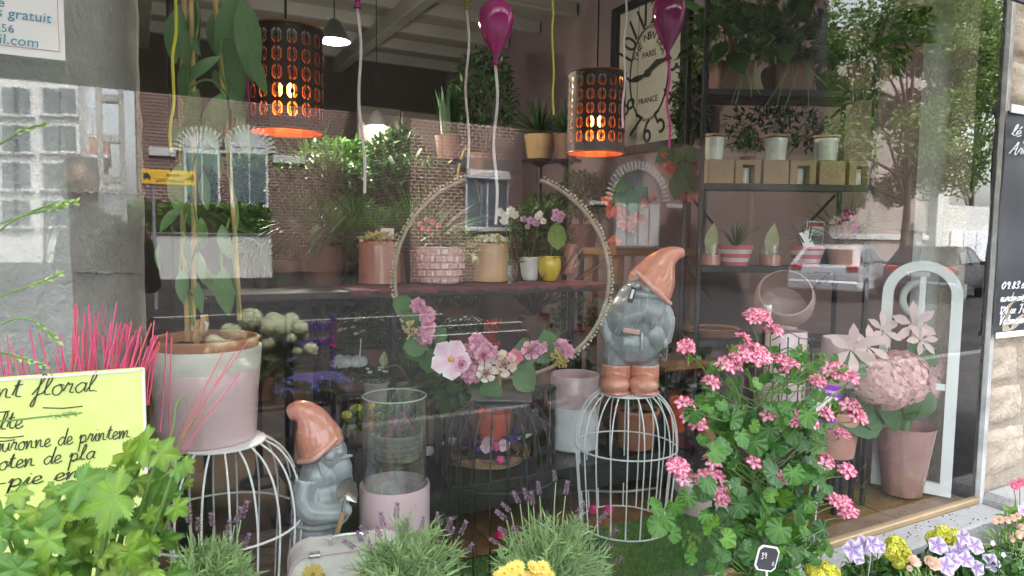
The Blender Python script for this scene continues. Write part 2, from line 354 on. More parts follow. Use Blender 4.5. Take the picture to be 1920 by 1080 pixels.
for x in (.15, 2.35): MB().bbox((0, 0, 0), (.12, 7.0, .17), .008).build('beam', 'ceiling_white', ce, (x, 3.7, ZC - .17), smooth=False)
# display platform behind the glass
pf = struct(MB().box((1.05, .60, ZS / 2 - .005), (XR + 1.9, 1.14, ZS - .01)).build('display_platform', 'wood_brown', smooth=False))
for i in range(9): MB().bbox((0, 0, 0), (.592, 1.13, .008), .002).build('floor_board', 'wood_brown', pf, (-1.4 + i * .6, .60, ZS - .002), smooth=False)
tx0, tx1, ty0, ty1 = -.2, 2.62, .035, .56
tf = tag(MB().box(((tx0 + tx1) / 2, (ty0 + ty1) / 2, ZS + .006), (tx1 - tx0, ty1 - ty0, .008)).build('turf_mat', 'turf_base', smooth=False), 'green artificial turf mat on the window display floor', 'turf')
b = MB()
for i in range(30000):
    x, y = U(.3, tx1), U(ty0, ty1); a = U(0, 6.28); h = U(.008, .018); dx, dy = .0016 * math.cos(a), .0016 * math.sin(a); k = U(.6, 1.3)
    b.add([(x - dx, y - dy, ZS + .009), (x + dx, y + dy, ZS + .009), (x + U(-.008, .008), y + U(-.008, .008), ZS + .009 + h)], [(0, 1, 2)], 0, (k, k, k * U(.6, 1.2)))
stuff(b.build('grass_pile', 'turf', tf, smooth=False))

# ---------------------------------------------------------------- the window
win = thing('shop_window', 'large shop window pane mirroring the street, in a brass-edged frame', 'window', (0, 0, 0))
g = MB(); x0, x1, z0, z1, y0, y1 = XL, XR, ZS + .02, ZT, -.004, .004
g.add([(x0, y0, z0), (x1, y0, z0), (x1, y0, z1), (x0, y0, z1)], [(0, 1, 2, 3)], 0)
g.add([(x0, y1, z0), (x1, y1, z0), (x1, y1, z1), (x0, y1, z1)], [(3, 2, 1, 0)], 1)
g.build('glass_pane', ['window_glass', 'window_glass_inner'], win, smooth=False)
MB().bbox(((x0 + x1) / 2, -.004, ZS + .008), (x1 - x0, .036, .028), .004).build('sill_strip', 'brass', win, smooth=False)
MB().bbox((XR + .012, 0, (z0 + z1) / 2), (.022, .034, z1 - z0), .004).build('frame_bar', 'galv', win, smooth=False)
MB().bbox(((x0 + x1) / 2, 0, z1 + .03), (x1 - x0, .05, .06), .006).build('frame_bar', 'galv', win, smooth=False)
# galvanised jamb right of the pane
xj = W(1862, 500, -.015).x
b = MB(); n = 40
for k in range(1): b.bbox(((XR + .025 + xj) / 2, .045, 1.55), (xj - XR - .025, .11, 2.7), .012)
tag(b.build('window_jamb', 'galv', smooth=False), 'weathered grey metal jamb between the window and the stone wall', 'post')
# broken concrete sill with the rubble of the wall showing under it
sill = thing('window_sill', 'grey concrete window sill with its lower edge broken away', 'sill', (0, 0, 0))
b = MB(); n = 90; sx0, sx1 = -1.7, XR + .01; hole = (W(1590, 970, -.14).x, W(1775, 940, -.14).x)
v = []
for i in range(n + 1):
    x = sx0 + (sx1 - sx0) * i / n; t = (x - hole[0]) / (hole[1] - hole[0]); zb = ZS - .135 + U(-.004, .004)
    if 0 < t < 1.12: zb += .085 * math.sin(math.pi * min(1, t / 1.12)) ** .6 + U(-.008, .008)
    e = U(-.003, .003)
    v += [(x, -.02, ZS - .006), (x, -.150 + e, ZS - .008), (x, -.162 + e, ZS - .018 + e), (x, -.162 + e, zb), (x, -.02, zb)]
f = [];
for i in range(n):
    a = i * 5
    for k in range(5): f.append((a + k, a + (k + 1) % 5, a + 5 + (k + 1) % 5, a + 5 + k))
f += [(0, 1, 2, 3, 4)[::-1], tuple(n * 5 + k for k in range(5))]
b.add(v, f); b.build('sill_slab', 'concrete_light', sill, ang=25)
b = MB(); nx, nz_ = 80, 8; v = []
for i in range(nx + 1):
    for j in range(nz_ + 1): v.append((sx0 + (sx1 - sx0) * i / nx, -.045 - U(0, .05), -.02 + (ZS - .03) * j / nz_))
b.add(v, [(i * (nz_ + 1) + j, (i + 1) * (nz_ + 1) + j, (i + 1) * (nz_ + 1) + j + 1, i * (nz_ + 1) + j + 1) for i in range(nx) for j in range(nz_)])
b.build('rubble_base', 'stone_dark', sill)

# ---------------------------------------------------------------- concrete pillar behind the glass
N_ = W(131, 480, .16); FR = W(272, 480, .62)
foot = [(-1.72, .16), (N_.x, .16), (FR.x, .62), (FR.x - .05, .9), (-1.72, .9)]
pil = thing('concrete_pillar', 'rough grey cast concrete pillar at the left end of the window', 'pillar', (0, 0, 0))
b = MB(); nz_ = 60; v = []; ring = []
for i in range(len(foot)):
    a, c = Vector(foot[i]), Vector(foot[(i + 1) % len(foot)]); m = max(1, int((c - a).length / .07))
    for k in range(m): ring.append(a + (c - a) * k / m)
m = len(ring)
for j in range(nz_ + 1):
    for k, p in enumerate(ring): q = .004; v.append((p.x + U(-q, q), p.y + U(-q, q), j * (ZC - .0) / nz_))
b.add(v, [(j * m + k, j * m + (k + 1) % m, (j + 1) * m + (k + 1) % m, (j + 1) * m + k) for j in range(nz_) for k in range(m)])
b.build('shaft', 'concrete', pil, ang=60)
for py in (358, 508):
    q0, q1 = W(138, py, .18), W(268, py + 4, .60)
    MB().tube([q0 + (q1 - q0) * (k / 24) + Vector((U(-.001, .003), U(-.003, .001), U(-.004, .004))) for k in range(25)], .005, 5).build('shutter_ridge', 'concrete', pil)
p = W(327, 300, .75)
tag(MB().bbox((p.x, p.y, 1.5), (.028, .028, 3.05), .003).build('metal_upright', 'black_metal', smooth=False), 'thin black metal upright behind the climbing plant', 'post')

# ---------------------------------------------------------------- stone wall right of the window
wl = thing('stone_wall', 'pale rough stone wall right of the shop window', 'wall', (0, 0, 0))
MB().box(((xj + 7.0) / 2, .12, 1.6), (7.0 - xj, .24, 3.3)).build('mortar_bed', 'mortar', wl, smooth=False)
random.seed(11)
def stone_mesh(w_, h_):
    b = MB(); nx, nz_ = 9, 7; v = []
    for i in range(nx + 1):
        for j in range(nz_ + 1):
            s, t = i / nx * 2 - 1, j / nz_ * 2 - 1
            e = max(0, 1 - abs(s) ** 5) ** .4 * max(0, 1 - abs(t) ** 5) ** .4
            x = s * w_ / 2 * (1 - .06 * abs(t) ** 3 * U(0, 1)); z = t * h_ / 2 * (1 - .07 * abs(s) ** 3 * U(0, 1))
            v.append((x + U(-.006, .006), .012 - .026 * e - U(0, .014) * e, z + U(-.006, .006)))
    b.add(v, [(i * (nz_ + 1) + j, (i + 1) * (nz_ + 1) + j, (i + 1) * (nz_ + 1) + j + 1, i * (nz_ + 1) + j + 1) for i in range(nx) for j in range(nz_)])
    return b.mesh('stone', 'stone', True, 70)
z = .30; row = 0
while z < 3.1:
    h_ = U(.2, .34); x = xj + .005 - (U(0, .1))
    while x < 5.6:
        w_ = U(.26, .5)
        xx0 = max(x, xj + .006)
        obj('stone', stone_mesh(x + w_ - xx0 - .014, h_ - .014), wl, ((xx0 + x + w_) / 2, -.004, z + h_ / 2)); x += w_
    z += h_
# pale plinth block under the stone wall
pb = thing('stone_plinth', 'pale dressed stone plinth block at the foot of the stone wall', 'plinth', (0, 0, 0))
px0 = XR + .02
MB().bbox(((px0 + 5.6) / 2, -.10, .10), (5.6 - px0, .20, .30), .03).build('block', 'concrete_light', pb)
MB().bbox(((px0 + 5.4) / 2 + .1, -.203, .08), (5.2 - px0, .012, .2), .004).build('panel', 'galv', pb, smooth=False)
# dark banner with white script
M('banner', (.035, .037, .045), .55, nz=.4, ns=5, bump=.1, bs=8)
M('white_print', (.8, .8, .8), .6, nz=.02)
# ---------------------------------------------------------------- awning above, outside
AW = 1.05; ae = W(265, 172, AW); aw = thing('shop_awning', 'awning with a dark valance mirrored in the glass and an unseen pale top added to pass light', 'awning', (0, 0, 0))
b = MB(); za, zb = ZT + .48, ae.z; VH = 1.02; ax0, ax1 = -4.2, 3.75
b.add([(ax0, -.04, za), (ax1, -.04, za), (ax1, -AW, zb + VH), (ax0, -AW, zb + VH), (ax0, -.04, za + .02), (ax1, -.04, za + .02), (ax1, -AW, zb + VH + .02), (ax0, -AW, zb + VH + .02)],
      [(0, 3, 2, 1), (4, 5, 6, 7), (0, 1, 5, 4), (1, 2, 6, 5), (2, 3, 7, 6), (3, 0, 4, 7)]); b.build('light_passing_top', 'light_passing_cloth', aw, smooth=False)  # unseen translucent awning top, added to let more light reach the window
MB().box(((ax0 + ax1) / 2, -AW - .006, zb + VH / 2), (ax1 - ax0, .008, VH)).build('valance', 'awning', aw, smooth=False)  # deep dark drop, shaped to stand in for the awning's dark underside in the reflection
fc = tag(MB().box(((ax0 + 7) / 2 - .2, .12, 3.42), (11.5, .24, 1.2)).build('shop_front_wall', 'mortar', smooth=False), 'plain rendered wall above the shop window', 'wall')
struct(MB().box((1.0, 3.95, ZC + .3), (6.6, 7.9, .3)).build('shop_roof', 'mortar', smooth=False))
# ================================================================ the street behind the camera (seen in the glass)
random.seed(21)
Mbrick('brick_red', (.135, .052, .04), (.10, .038, .03), (.30, .26, .23), .26, .12, ms=.02)
Mbrick('brick_house', (.16, .055, .038), (.12, .042, .033), (.42, .37, .33), .26, .115, ms=.02)
Mbrick('brick_dark', (.10, .043, .035), (.075, .034, .03), (.16, .13, .115), .24, .075)
Mbrick('brick_grey', (.30, .25, .22), (.24, .20, .18), (.42, .40, .37), .30, .10)
Mbrick('roof_tile', (.30, .11, .08), (.24, .085, .065), (.12, .05, .04), .3, .22)
M('render_white', (.50, .50, .48), .85, nz=.08, ns=.7)
M('render_pale', (.72, .72, .70), .85, nz=.08, ns=.7)
M('white_brick', (.52, .52, .50), .8, nz=.1)
M('pvc', (.60, .62, .64), .4, nz=.03)
M('pane_dark', (.10, .13, .15), .12, nz=.3, ns=1.5)
M('curtain', (.55, .57, .58), .8, nz=.12, ns=6)
M('hedge', (.075, .135, .022), .8, nz=.3, ns=3, tl=.25)
M('tree_leaf', (.13, .2, .06), .7, nz=.2, ns=2, tl=.3)
M('bark', (.12, .10, .08), .95, nz=.3, ns=8, bump=.8, bs=18)
M('car_silver', (.44, .46, .49), .3, .25, nz=.03, coat=.6)
M('car_dark', (.05, .055, .065), .25, .5, nz=.05, coat=.6)
M('car_glass', (.03, .035, .04), .05, nz=.1, ns=2)
M('tyre', (.02, .02, .02), .9)
M('tail_red', (.35, .02, .02), .2, coat=.5)
M('plate', (.75, .75, .74), .5, nz=.05)
M('sign_yellow', (.78, .48, .03), .5, nz=.06)
M('print_black', (.015, .015, .015), .6, nz=.05)
M('metal_grey', (.30, .31, .32), .5, .5)
M('pole_concrete', (.33, .32, .30), .9, nz=.25, ns=3, bump=.5)

def text_mesh(txt, size, mat, ext=.001, align='CENTER', shear=0, sx=1):
    cu_ = bpy.data.curves.new('lettering', 'FONT'); cu_.body = txt; cu_.size = size; cu_.extrude = ext; cu_.align_x = align; cu_.align_y = 'CENTER'; cu_.shear = shear; cu_.resolution_u = 3
    o = bpy.data.objects.new('tmp', cu_); C.objects.link(o); dg = bpy.context.evaluated_depsgraph_get(); me = bpy.data.meshes.new_from_object(o.evaluated_get(dg)); bpy.data.objects.remove(o); bpy.data.curves.remove(cu_)
    me.materials.clear(); me.materials.append(MT[mat]); ca = me.color_attributes.new('Col', 'FLOAT_COLOR', 'POINT'); ca.data.foreach_set('color', [1.0] * (4 * len(me.vertices)))
    if sx != 1:
        for v_ in me.vertices: v_.co.x *= sx
    return me

# far side of the street: everything here faces the shop (+Y)
def window_unit(parent, xc, zc, w_, h_, yf, mull=1, box=False, name='window'):
    wn = MB().bbox((0, .03, 0), (w_ + .16, .08, h_ + .16), .01).build(name, 'pvc', parent, (xc, yf, zc), smooth=False)
    k = mull + 1; pw = (w_ - .07 * mull) / k
    for i in range(k): MB().box((-w_ / 2 + pw / 2 + i * (pw + .07), .075, 0), (pw, .012, h_)).build('pane', 'pane_dark', wn, smooth=False)
    if box: MB().bbox((0, .10, h_ / 2 + .18), (w_ + .16, .16, .3), .02).build('shutter_box', 'pvc', wn, smooth=False)
    MB().bbox((0, .10, -h_ / 2 - .12), (w_ + .3, .2, .08), .01).build('sill', 'white_brick', wn, smooth=False)
    return wn
def arch_trim(parent, xc, zc, r, yf, n=17, bw=.34, mat='white_brick', gap=.86, skip=1):
    for i in range(0, n, skip):
        a = math.pi * (i + .5) / n; MB().box((0, 0, 0), (math.pi * r / n * gap, .08, bw)).build('voussoir', mat, parent, (xc + (r + bw / 2) * math.cos(a), yf + .03, zc + (r + bw / 2) * math.sin(a)), (0, math.pi / 2 - a, 0), smooth=False)

# --- brick house with two white arches
YH = 26; a0, a1 = V(258, 300, YH), V(735, 330, YH)
h1 = thing('brick_house', 'red brick house with two white-arched windows, mirrored in the left of the glass', 'house', (0, -YH, 0))
MB().box(((a0.x + a1.x) / 2, -4, 4.5), (a1.x - a0.x, 8, 9.2)).build('wall', 'brick_red', h1, smooth=False)
for pa, pb_, pt in ((337, 418, 245), (424, 508, 245)):
    l, r_ = V(pa, 290, YH), V(pb_, 292, YH); xc = (l.x + r_.x) / 2; rad = (r_.x - l.x) / 2 - .12; zs = V((pa + pb_) / 2, 286, YH).z; zb = V(pa, 392, YH).z
    poly = [(rad * math.cos(math.pi * i / 16), rad * math.sin(math.pi * i / 16)) for i in range(17)] + [(-rad, zb - zs), (rad, zb - zs)]
    wn = MB().prism([(x, z) for x, z in poly], .02, .07).build('window', 'pvc', h1, (xc, 0, zs), smooth=False)
    hw = rad * .86
    for s in (-1, 1):
        MB().box((s * hw * .52, .09, (zb - zs) / 2 + .1), (hw * .94, .02, (zs - zb) * .86)).build('pane', 'pane_dark', wn, smooth=False)
        MB().prism([(s * (.06 + (hw - .06) * math.cos(math.pi / 2 * i / 8)), .18 + (hw - .1) * math.sin(math.pi / 2 * i / 8)) for i in range(9)] + [(s * .06, .18)], .08, .1).build('pane', 'curtain', wn, smooth=False)
    arch_trim(h1, xc, zs, rad, 0)
zz = V(300, 285, YH).z
b_ = MB().bbox(((a0.x + .3 + V(332, 290, YH).x) / 2, .05, zz), (V(332, 290, YH).x - a0.x - .4, .1, .3), .02).build('string_course', 'white_brick', h1, smooth=False)
x0_, x1_ = V(510, 290, YH).x, V(572, 290, YH).x
MB().bbox(((x0_ + x1_) / 2, .05, zz), (x1_ - x0_, .1, .3), .02).build('string_course', 'white_brick', h1, smooth=False)
MB().prism([(a0.x - .4, 9.1), (a1.x + .4, 9.1), (a1.x - 1, 11.5), (a0.x + 1, 11.5)], .3, -8.3).build('roof', 'roof_tile', h1, smooth=False)
# hedge behind a low white wall
YW = 23.5; l, r_ = V(236, 460, YW), V(508, 470, YW)
lw = thing('garden_wall', 'low white rendered garden wall below the hedge, mirrored in the glass', 'wall', ((l.x + r_.x) / 2, -YW, -.12))
hw_ = V(300, 440, YW).z + .12; MB().bbox((0, 0, hw_ / 2), (r_.x - l.x, .3, hw_), .02).build('wall', 'render_white', lw, smooth=False); MB().bbox((0, 0, hw_ + .04), (r_.x - l.x + .1, .42, .08), .02).build('coping', 'kerb', lw, smooth=False)
hd = thing('hedge', 'clipped green hedge above the low white wall, mirrored in the glass', 'hedge', ((l.x + r_.x) / 2, -YW - .8, -.12))
b = MB(); hz = V(300, 384, YW).z + .12
for i in range(5000):
    p = Vector((U(-1, 1) * (r_.x - l.x) / 2, U(-.6, .6), U(hw_ - .6, hz) + U(-.1, .1))); k = U(.6, 1.5); b.inst(LEAFC, frame(p, rdir(-.3, 1), rdir(), U(.16, .28), 1.6), 0, (k, k, k * U(.6, 1)))
b.build('foliage', 'hedge', hd, smooth=False)
b = MB()
for i in range(16): x = (i / 15 - .5) * (r_.x - l.x - .6); b.tube([(x, 0, .0), (x + U(-.1, .1), 0, .8), (x + U(-.2, .2), U(-.2, .2), hz - .4)], [.05, .04, .02], 5)
b.build("stems", "bark", hd)
# --- house with the white window
YH2 = 20; a0, a1 = V(770, 300, YH2), V(1068, 330, YH2)
h2 = thing('brick_house', 'red brick house with one white casement window, mirrored in the middle of the glass', 'house', (0, -YH2, 0))
MB().box(((a0.x + a1.x) / 2, -3.5, 3.3), (a1.x - a0.x, 7, 6.9)).build('wall', 'brick_house', h2, smooth=False)
l, r_, tp, bt = V(875, 380, YH2).x, V(948, 380, YH2).x, V(910, 338, YH2).z, V(910, 425, YH2).z
window_unit(h2, (l + r_) / 2, (tp + bt) / 2, r_ - l, tp - bt, 0, 1, True)
MB().bbox(((l + r_) / 2, .04, tp + .55), (r_ - l + .9, .1, .42), .02).build('lintel', 'kerb', h2, smooth=False)
xg = V(982, 400, YH2).x; MB().tube([(xg, .08, 0), (xg, .08, 6.6)], .06, 8).build('downpipe', 'metal_grey', h2)
MB().prism([(a0.x - .3, 6.7), (a1.x + .3, 6.7), (a1.x - .8, 9), (a0.x + .8, 9)], .3, -7.2).build('roof', 'roof_tile', h2, smooth=False)
# dark lower house between the two
a0, a1 = V(700, 300, 24), V(790, 330, 24)
# --- dark house with the dotted arch and its door
YH3 = 17; a0, a1 = V(1066, 300, YH3), V(1318, 330, YH3)
h3 = thing('brick_house', 'dark brick house with a dotted white door arch, mirrored right of the hoop', 'house', (0, -YH3, 0))
MB().box(((a0.x + a1.x) / 2, -3.5, 3.3), (a1.x - a0.x, 7, 6.9)).build('wall', 'brick_dark', h3, smooth=False)
l, r_ = V(1146, 380, YH3).x, V(1240, 385, YH3).x; xc = (l + r_) / 2; rad = (r_ - l) / 2; zs = V(1190, 378, YH3).z
arch_trim(h3, xc, zs, rad, 0, 25, .3, gap=.6); dz = V(1190, 465, YH3).z
dr = MB().prism([(rad * .92 * math.cos(math.pi * i / 14), rad * .92 * math.sin(math.pi * i / 14)) for i in range(15)] + [(-rad * .92, dz - zs), (rad * .92, dz - zs)], .02, .06).build('door', 'pane_dark', h3, (xc, 0, zs), smooth=False)
for k in range(4): MB().box((-rad * .66 + k * rad * .44, .08, (dz - zs) / 2), (rad * .38, .02, (zs - dz) * .9)).build('pane', 'curtain', dr, smooth=False)
for s in (-1, 1): MB().bbox((xc + s * (rad + .55), .04, zs - .1), (.75, .08, .14), .02).build('string_course', 'white_brick', h3, smooth=False)
# --- pale block far left, red-roofed house, pole
hb = V(95, 400, 38)
h4 = thing('apartment_block', 'pale rendered apartment block mirrored at the far left of the glass', 'building', (0, -38, 0))
a0, a1 = V(-260, 300, 38), V(150, 300, 38)
MB().box(((a0.x + a1.x) / 2, -5, 6.3), (a1.x - a0.x, 10, 13)).build('wall', 'render_pale', h4, smooth=False)
for px in (-30, 20, 42, 96, 128):
    for py in (190, 260, 330, 400):
        q = V(px, py, 38); window_unit(h4, q.x, q.z, .62, 1.15, 0, 0)
h5 = thing('gabled_house', 'house with a red tiled roof beside the utility pole, mirrored in the glass', 'house', (0, -46, 0))
a0, a1 = V(146, 300, 46), V(196, 300, 46); ze = V(170, 290, 46).z; zr = V(170, 236, 46).z
MB().box(((a0.x + a1.x) / 2, -4, ze / 2 - .1), (a1.x - a0.x, 8, ze)).build('wall', 'brick_dark', h5, smooth=False)
MB().add([(a0.x - .2, .3, ze - .1), (a1.x + .2, .3, ze - .1), (a1.x + .2, -4, zr), (a0.x - .2, -4, zr), (a1.x + .2, -8.3, ze - .1), (a0.x - .2, -8.3, ze - .1)], [(0, 1, 2, 3), (3, 2, 4, 5), (0, 3, 5), (1, 4, 2)]).build('roof', 'roof_tile', h5, smooth=False)
MB().bbox(((a0.x + a1.x) / 2, .34, ze - .1), (a1.x - a0.x + .4, .06, .16), .01).build('gutter', 'pvc', h5, smooth=False)
q = V(167, 205, 46); b = MB().tube([(q.x, -4, zr - .1), (q.x, -4, q.z + .4)], .03, 5)
for k in range(5): b.tube([(q.x - .8 + k * .1, -4, q.z + .3 - k * .12), (q.x + .8 - k * .1, -4, q.z + .3 - k * .12)], .02, 4)
b.build('antenna', 'metal_grey', h5)
q = V(214, 440, 12.5); pole = thing('utility_pole', 'grey concrete utility pole against the sky, mirrored at the left', 'pole', (q.x, -12.5, -.12))
b = MB(); s = .42
for sx in (-1, 1): b.bbox((sx * .17, 0, 4.5), (.09, .26, 9), .01)
for k in range(13): b.bbox((0, 0, .4 + k * .7), (.26, .2, .14), .01)
b.build('shaft', 'pole_concrete', pole, smooth=False)
for k, z in enumerate((3.2, 3.7)):
    MB().tube([(-.22, .14, z), (-.34, .2, z), (-.34, .2, z + .2)], .03, 6).build('insulator', 'pvc', pole)
MB().bbox((0, .17, 2.1), (.3, .12, .5), .02).build('cable_box', 'metal_grey', pole, smooth=False)
# yellow direction sign: truck and arrow
YS = 14; l, r_ = V(266, 333, YS), V(366, 333, YS); sw = r_.x - l.x; sh = V(300, 320, YS).z - V(300, 347, YS).z
sg = thing('direction_sign', 'yellow road sign reading Accès Centre Ville with a truck, mirrored in the glass', 'road sign', ((l.x + r_.x) / 2, -YS, -.12)); zc = V(316, 333, YS).z + .12
MB().bbox((0, 0, zc), (sw, .03, sh), .008).build('plate', 'sign_yellow', sg, smooth=False)
MB().tube([(-sw * .3, -.05, 0), (-sw * .3, -.05, zc + .1)], .035, 8).build('post', 'metal_grey', sg)
FACE = (math.pi / 2, 0, math.pi)                  # lettering that faces +Y
obj('lettering', text_mesh('Accès', sh * .36, 'print_black'), sg, (.08 * sw, .019, zc + sh * .20), FACE); obj('lettering', text_mesh('Centre Ville', sh * .36, 'print_black'), sg, (.02 * sw, .019, zc - sh * .22), FACE)
b = MB().box((-.42 * sw, .019, zc + .02), (.1 * sw, .004, sh * .34)).box((-.355 * sw, .019, zc - .01), (.03 * sw, .004, sh * .24)); b.ball((-.44 * sw, .019, zc - sh * .18), (.016 * sw, .003, .016 * sw)).ball((-.37 * sw, .019, zc - sh * .18), (.016 * sw, .003, .016 * sw)); b.build('truck_symbol', 'print_black', sg, smooth=False)
b = MB().box((.40 * sw, .019, zc), (.14 * sw, .004, .035)).box((.455 * sw, .019, zc + .05), (.06 * sw, .004, .03), rot=(0, -.7, 0) if False else (0, .7, 0)).box((.455 * sw, .0195, zc - .05), (.06 * sw, .004, .03), rot=(0, -.7, 0)); b.build('arrow', 'print_black', sg, smooth=False)
# --- right side: brick building, garden pier, garage
YR = 15; a0, a1 = V(1560, 300, YR), V(1745, 330, YR)
h6 = thing('brick_building', 'pale grey brick building behind the tree, mirrored at the right of the glass', 'building', (0, -YR, 0))
MB().box(((a0.x + a1.x) / 2, -4, 4.4), (a1.x - a0.x, 8, 9.2)).build('wall', 'brick_grey', h6, smooth=False)
z = V(1650, 445, YR).z; MB().bbox(((a0.x + a1.x) / 2, .05, z), (a1.x - a0.x, .1, .2), .02).build('string_course', 'render_white', h6, smooth=False)
x = V(1752, 400, YR).x; MB().bbox((x, .1, 2.4), (.8, .5, 5.1), .03).build('pier', 'render_white', h6, smooth=False)
a0, a1 = V(1762, 400, YR), V(1850, 400, YR); zt = V(1800, 385, YR).z
h7 = thing('garage', 'white garage with a panelled door, mirrored beside the right window jamb', 'garage', (0, -YR, 0))
MB().box(((a0.x + a1.x) / 2 + .8, -3, zt / 2 - .06), (a1.x - a0.x + 1, 6, zt + .1)).build('wall', 'render_white', h7, smooth=False)
for k in range(4): MB().bbox((a0.x + 1.2 + k * .95, .04, zt * .3), (.88, .07, zt * .68), .02).build('door_panel', 'pvc', h7, smooth=False)
YP = 12; q = V(1707, 505, YP); zt = V(1707, 435, YP).z
gp = thing('gate_pier', 'cream gate pier with a small finial, mirrored behind the parked cars', 'pier', (q.x, -YP, -.12)); MB().bbox((0, 0, (zt + .12) / 2), (.42, .42, zt + .12), .02).build('shaft', 'render_white', gp, smooth=False); MB().bbox((0, 0, zt + .16), (.56, .56, .1), .02).build('cap', 'render_white', gp, smooth=False); MB().lathe([(.06, 0), (.1, .08), (.06, .18), (0, .22)], 12).build('finial', 'render_white', gp, (0, 0, zt + .21))
# --- the big tree, right
random.seed(5)
def street_tree(name, label, base, H, crown, n, ls):
    t = thing(name, label, 'tree', base); b = MB(); b.tube(spline([(0, 0, 0), (.1, .05, H * .25), (-.05, .1, H * .5), (.1, 0, H * .85)]), [.15 - .12 * i / 18 for i in range(19)], 9)
    cl = []
    for i in range(46):
        d = rdir(-.7, 1) * U(.45, 1); p = Vector((crown[0][0] + d.x * crown[1][0], crown[0][1] + d.y * crown[1][1], crown[0][2] + d.z * crown[1][2])); cl.append((p, U(.5, 1.05)))
        if i % 3 == 0: st = Vector((0, 0, U(.3, .7) * H)); b.tube(spline([st, (st + p) / 2 + Vector((0, 0, .3)), p]), [.06 - .05 * k / 12 for k in range(13)], 5)
    b.build('trunk', 'bark', t); b = MB()
    for i in range(n):
        c, r = random.choice(cl); p = c + rdir() * (r * U(.2, 1) ** .5); k = U(.5, 1.6); b.inst(LEAFC, frame(p, rdir(-.9, .4), rdir(), U(.7, 1.3) * ls, 1.3), 0, (k, k * U(.95, 1.1), k * U(.5, 1)))
    b.build('crown', 'tree_leaf', t, smooth=False); return t
c1 = V(1690, 250, 11.5); bs = Vector((c1.x + .3, -11.5, -.12))
street_tree('street_tree', 'large leafy street tree mirrored in the right part of the glass', bs, 9, ((c1.x - bs.x, 0, c1.z + .2), (4.0, 3.0, 4.2)), 42000, .15)
c1 = V(1830, 120, 19); bs = Vector((c1.x + .3, -19, -.12))
street_tree('street_tree', 'far pale street tree mirrored beside the right window jamb', bs, 9, ((c1.x - bs.x, 0, c1.z), (4.5, 2.5, 4.5)), 16000, .2)
c1 = V(1400, 40, 14); bs = Vector((c1.x + .3, -14, -.12))
street_tree('street_tree', 'darker street tree mirrored behind the tall plant rack', bs, 9, ((c1.x - bs.x, 0, c1.z + 1.6), (3.0, 2.4, 2.8)), 7000, .2)
# --- cars
def car(label, loc, heading, paint, group):
    t = thing('parked_car', label, 'car', loc, heading, group)      # local +X is forward
    prof = [(-2.05, .30), (-2.10, .55), (-2.04, .86), (-1.92, .98), (-1.45, 1.36), (-1.05, 1.44), (.15, 1.44), (.55, 1.34), (1.15, .98), (1.85, .84), (2.08, .62), (2.1, .30)]
    b = MB(); rows = []
    for x, z in prof: hw = .86 - max(0, z - .9) * .38; rows.append([(x, -hw, z), (x, -hw * .92, z + .015), (x, hw * .92, z + .015), (x, hw, z)])
    v = [p for r in rows for p in r]; n = len(rows); f = []
    for i in range(n - 1):
        for k in range(3): f.append((i * 4 + k, i * 4 + k + 1, i * 4 + 5 + k, i * 4 + 4 + k))
    b.add(v, f); lo = [i * 4 for i in range(n)]; b.add(v, [tuple(lo)[::-1], tuple(i * 4 + 3 for i in range(n)), (0, 1, 2, 3), tuple((n - 1) * 4 + k for k in (3, 2, 1, 0))]); b.build('body', paint, t, ang=28)
    MB().bbox((-2.08, 0, .42), (.16, 1.72, .26), .05).build('bumper', paint, t)
    MB().add([(-1.93, -.66, 1.0), (-1.93, .66, 1.0), (-1.5, .56, 1.335), (-1.5, -.56, 1.335), (-1.97, -.66, 1.0), (-1.97, .66, 1.0), (-1.54, .56, 1.345), (-1.54, -.56, 1.345)], [(4, 7, 6, 5), (0, 1, 2, 3), (0, 4, 5, 1), (3, 2, 6, 7), (1, 5, 6, 2), (0, 3, 7, 4)]).build('rear_window', 'car_glass', t, smooth=False)
    MB().add([(.62, -.6, 1.34), (.62, .6, 1.34), (1.1, .68, 1.02), (1.1, -.68, 1.02)], [(0, 3, 2, 1)]).build('windscreen', 'car_glass', t, (.01, 0, .012), smooth=False)
    for s in (-1, 1):
        yy = s * .86
        for xs in ([(-1.55, 1.02), (-1.38, 1.3), (-.4, 1.36), (-.4, 1.02)], [(-.32, 1.02), (-.32, 1.36), (.2, 1.36), (.85, 1.02)]):
            MB().add([(x, s * (.865 - max(0, z - .9) * .38 + .004), z) for x, z in xs], [(0, 1, 2, 3)]).build('side_window', 'car_glass', t, smooth=False)
        MB().bbox((-2.0, s * .68, .82), (.12, .3, .24), .03).build('tail_light', 'tail_red', t)
        MB().bbox((.55, s * .95, 1.0), (.1, .18, .12), .03).build('mirror', paint, t)
        for x in (-1.3, 1.3):
            wh = MB().lathe([(.31, -.1), (.33, 0), (.31, .1)], 20).build('wheel', 'tyre', t, (x, s * .78, .31), (R(90), 0, 0)); MB().lathe([(.2, -.115), (.2, .115)], 14).build('rim', 'metal_grey', wh)
    pl = MB().box((-2.17, 0, .74), (.02, .52, .12)).build('number_plate', 'plate', t, smooth=False)
    obj('lettering', text_mesh('59 CLI 62', .1, 'print_black'), pl, (-2.183, 0, .74), (R(90), 0, R(-90)))
    return t
def heading_of(px, py, Y, off):
    p = W(px, py, Y); a = math.atan2(p.x - CAM.x, p.y - CAM.y) + R(off); return math.atan2(-math.cos(a), math.sin(a))
q = WZ(1578, 556, -.12); car('silver hatchback parked with its rear to the shop, mirrored in the glass', (q.x, -q.y, -.12), heading_of(1578, 556, q.y, 13), 'car_silver', 'cars parked in the street')
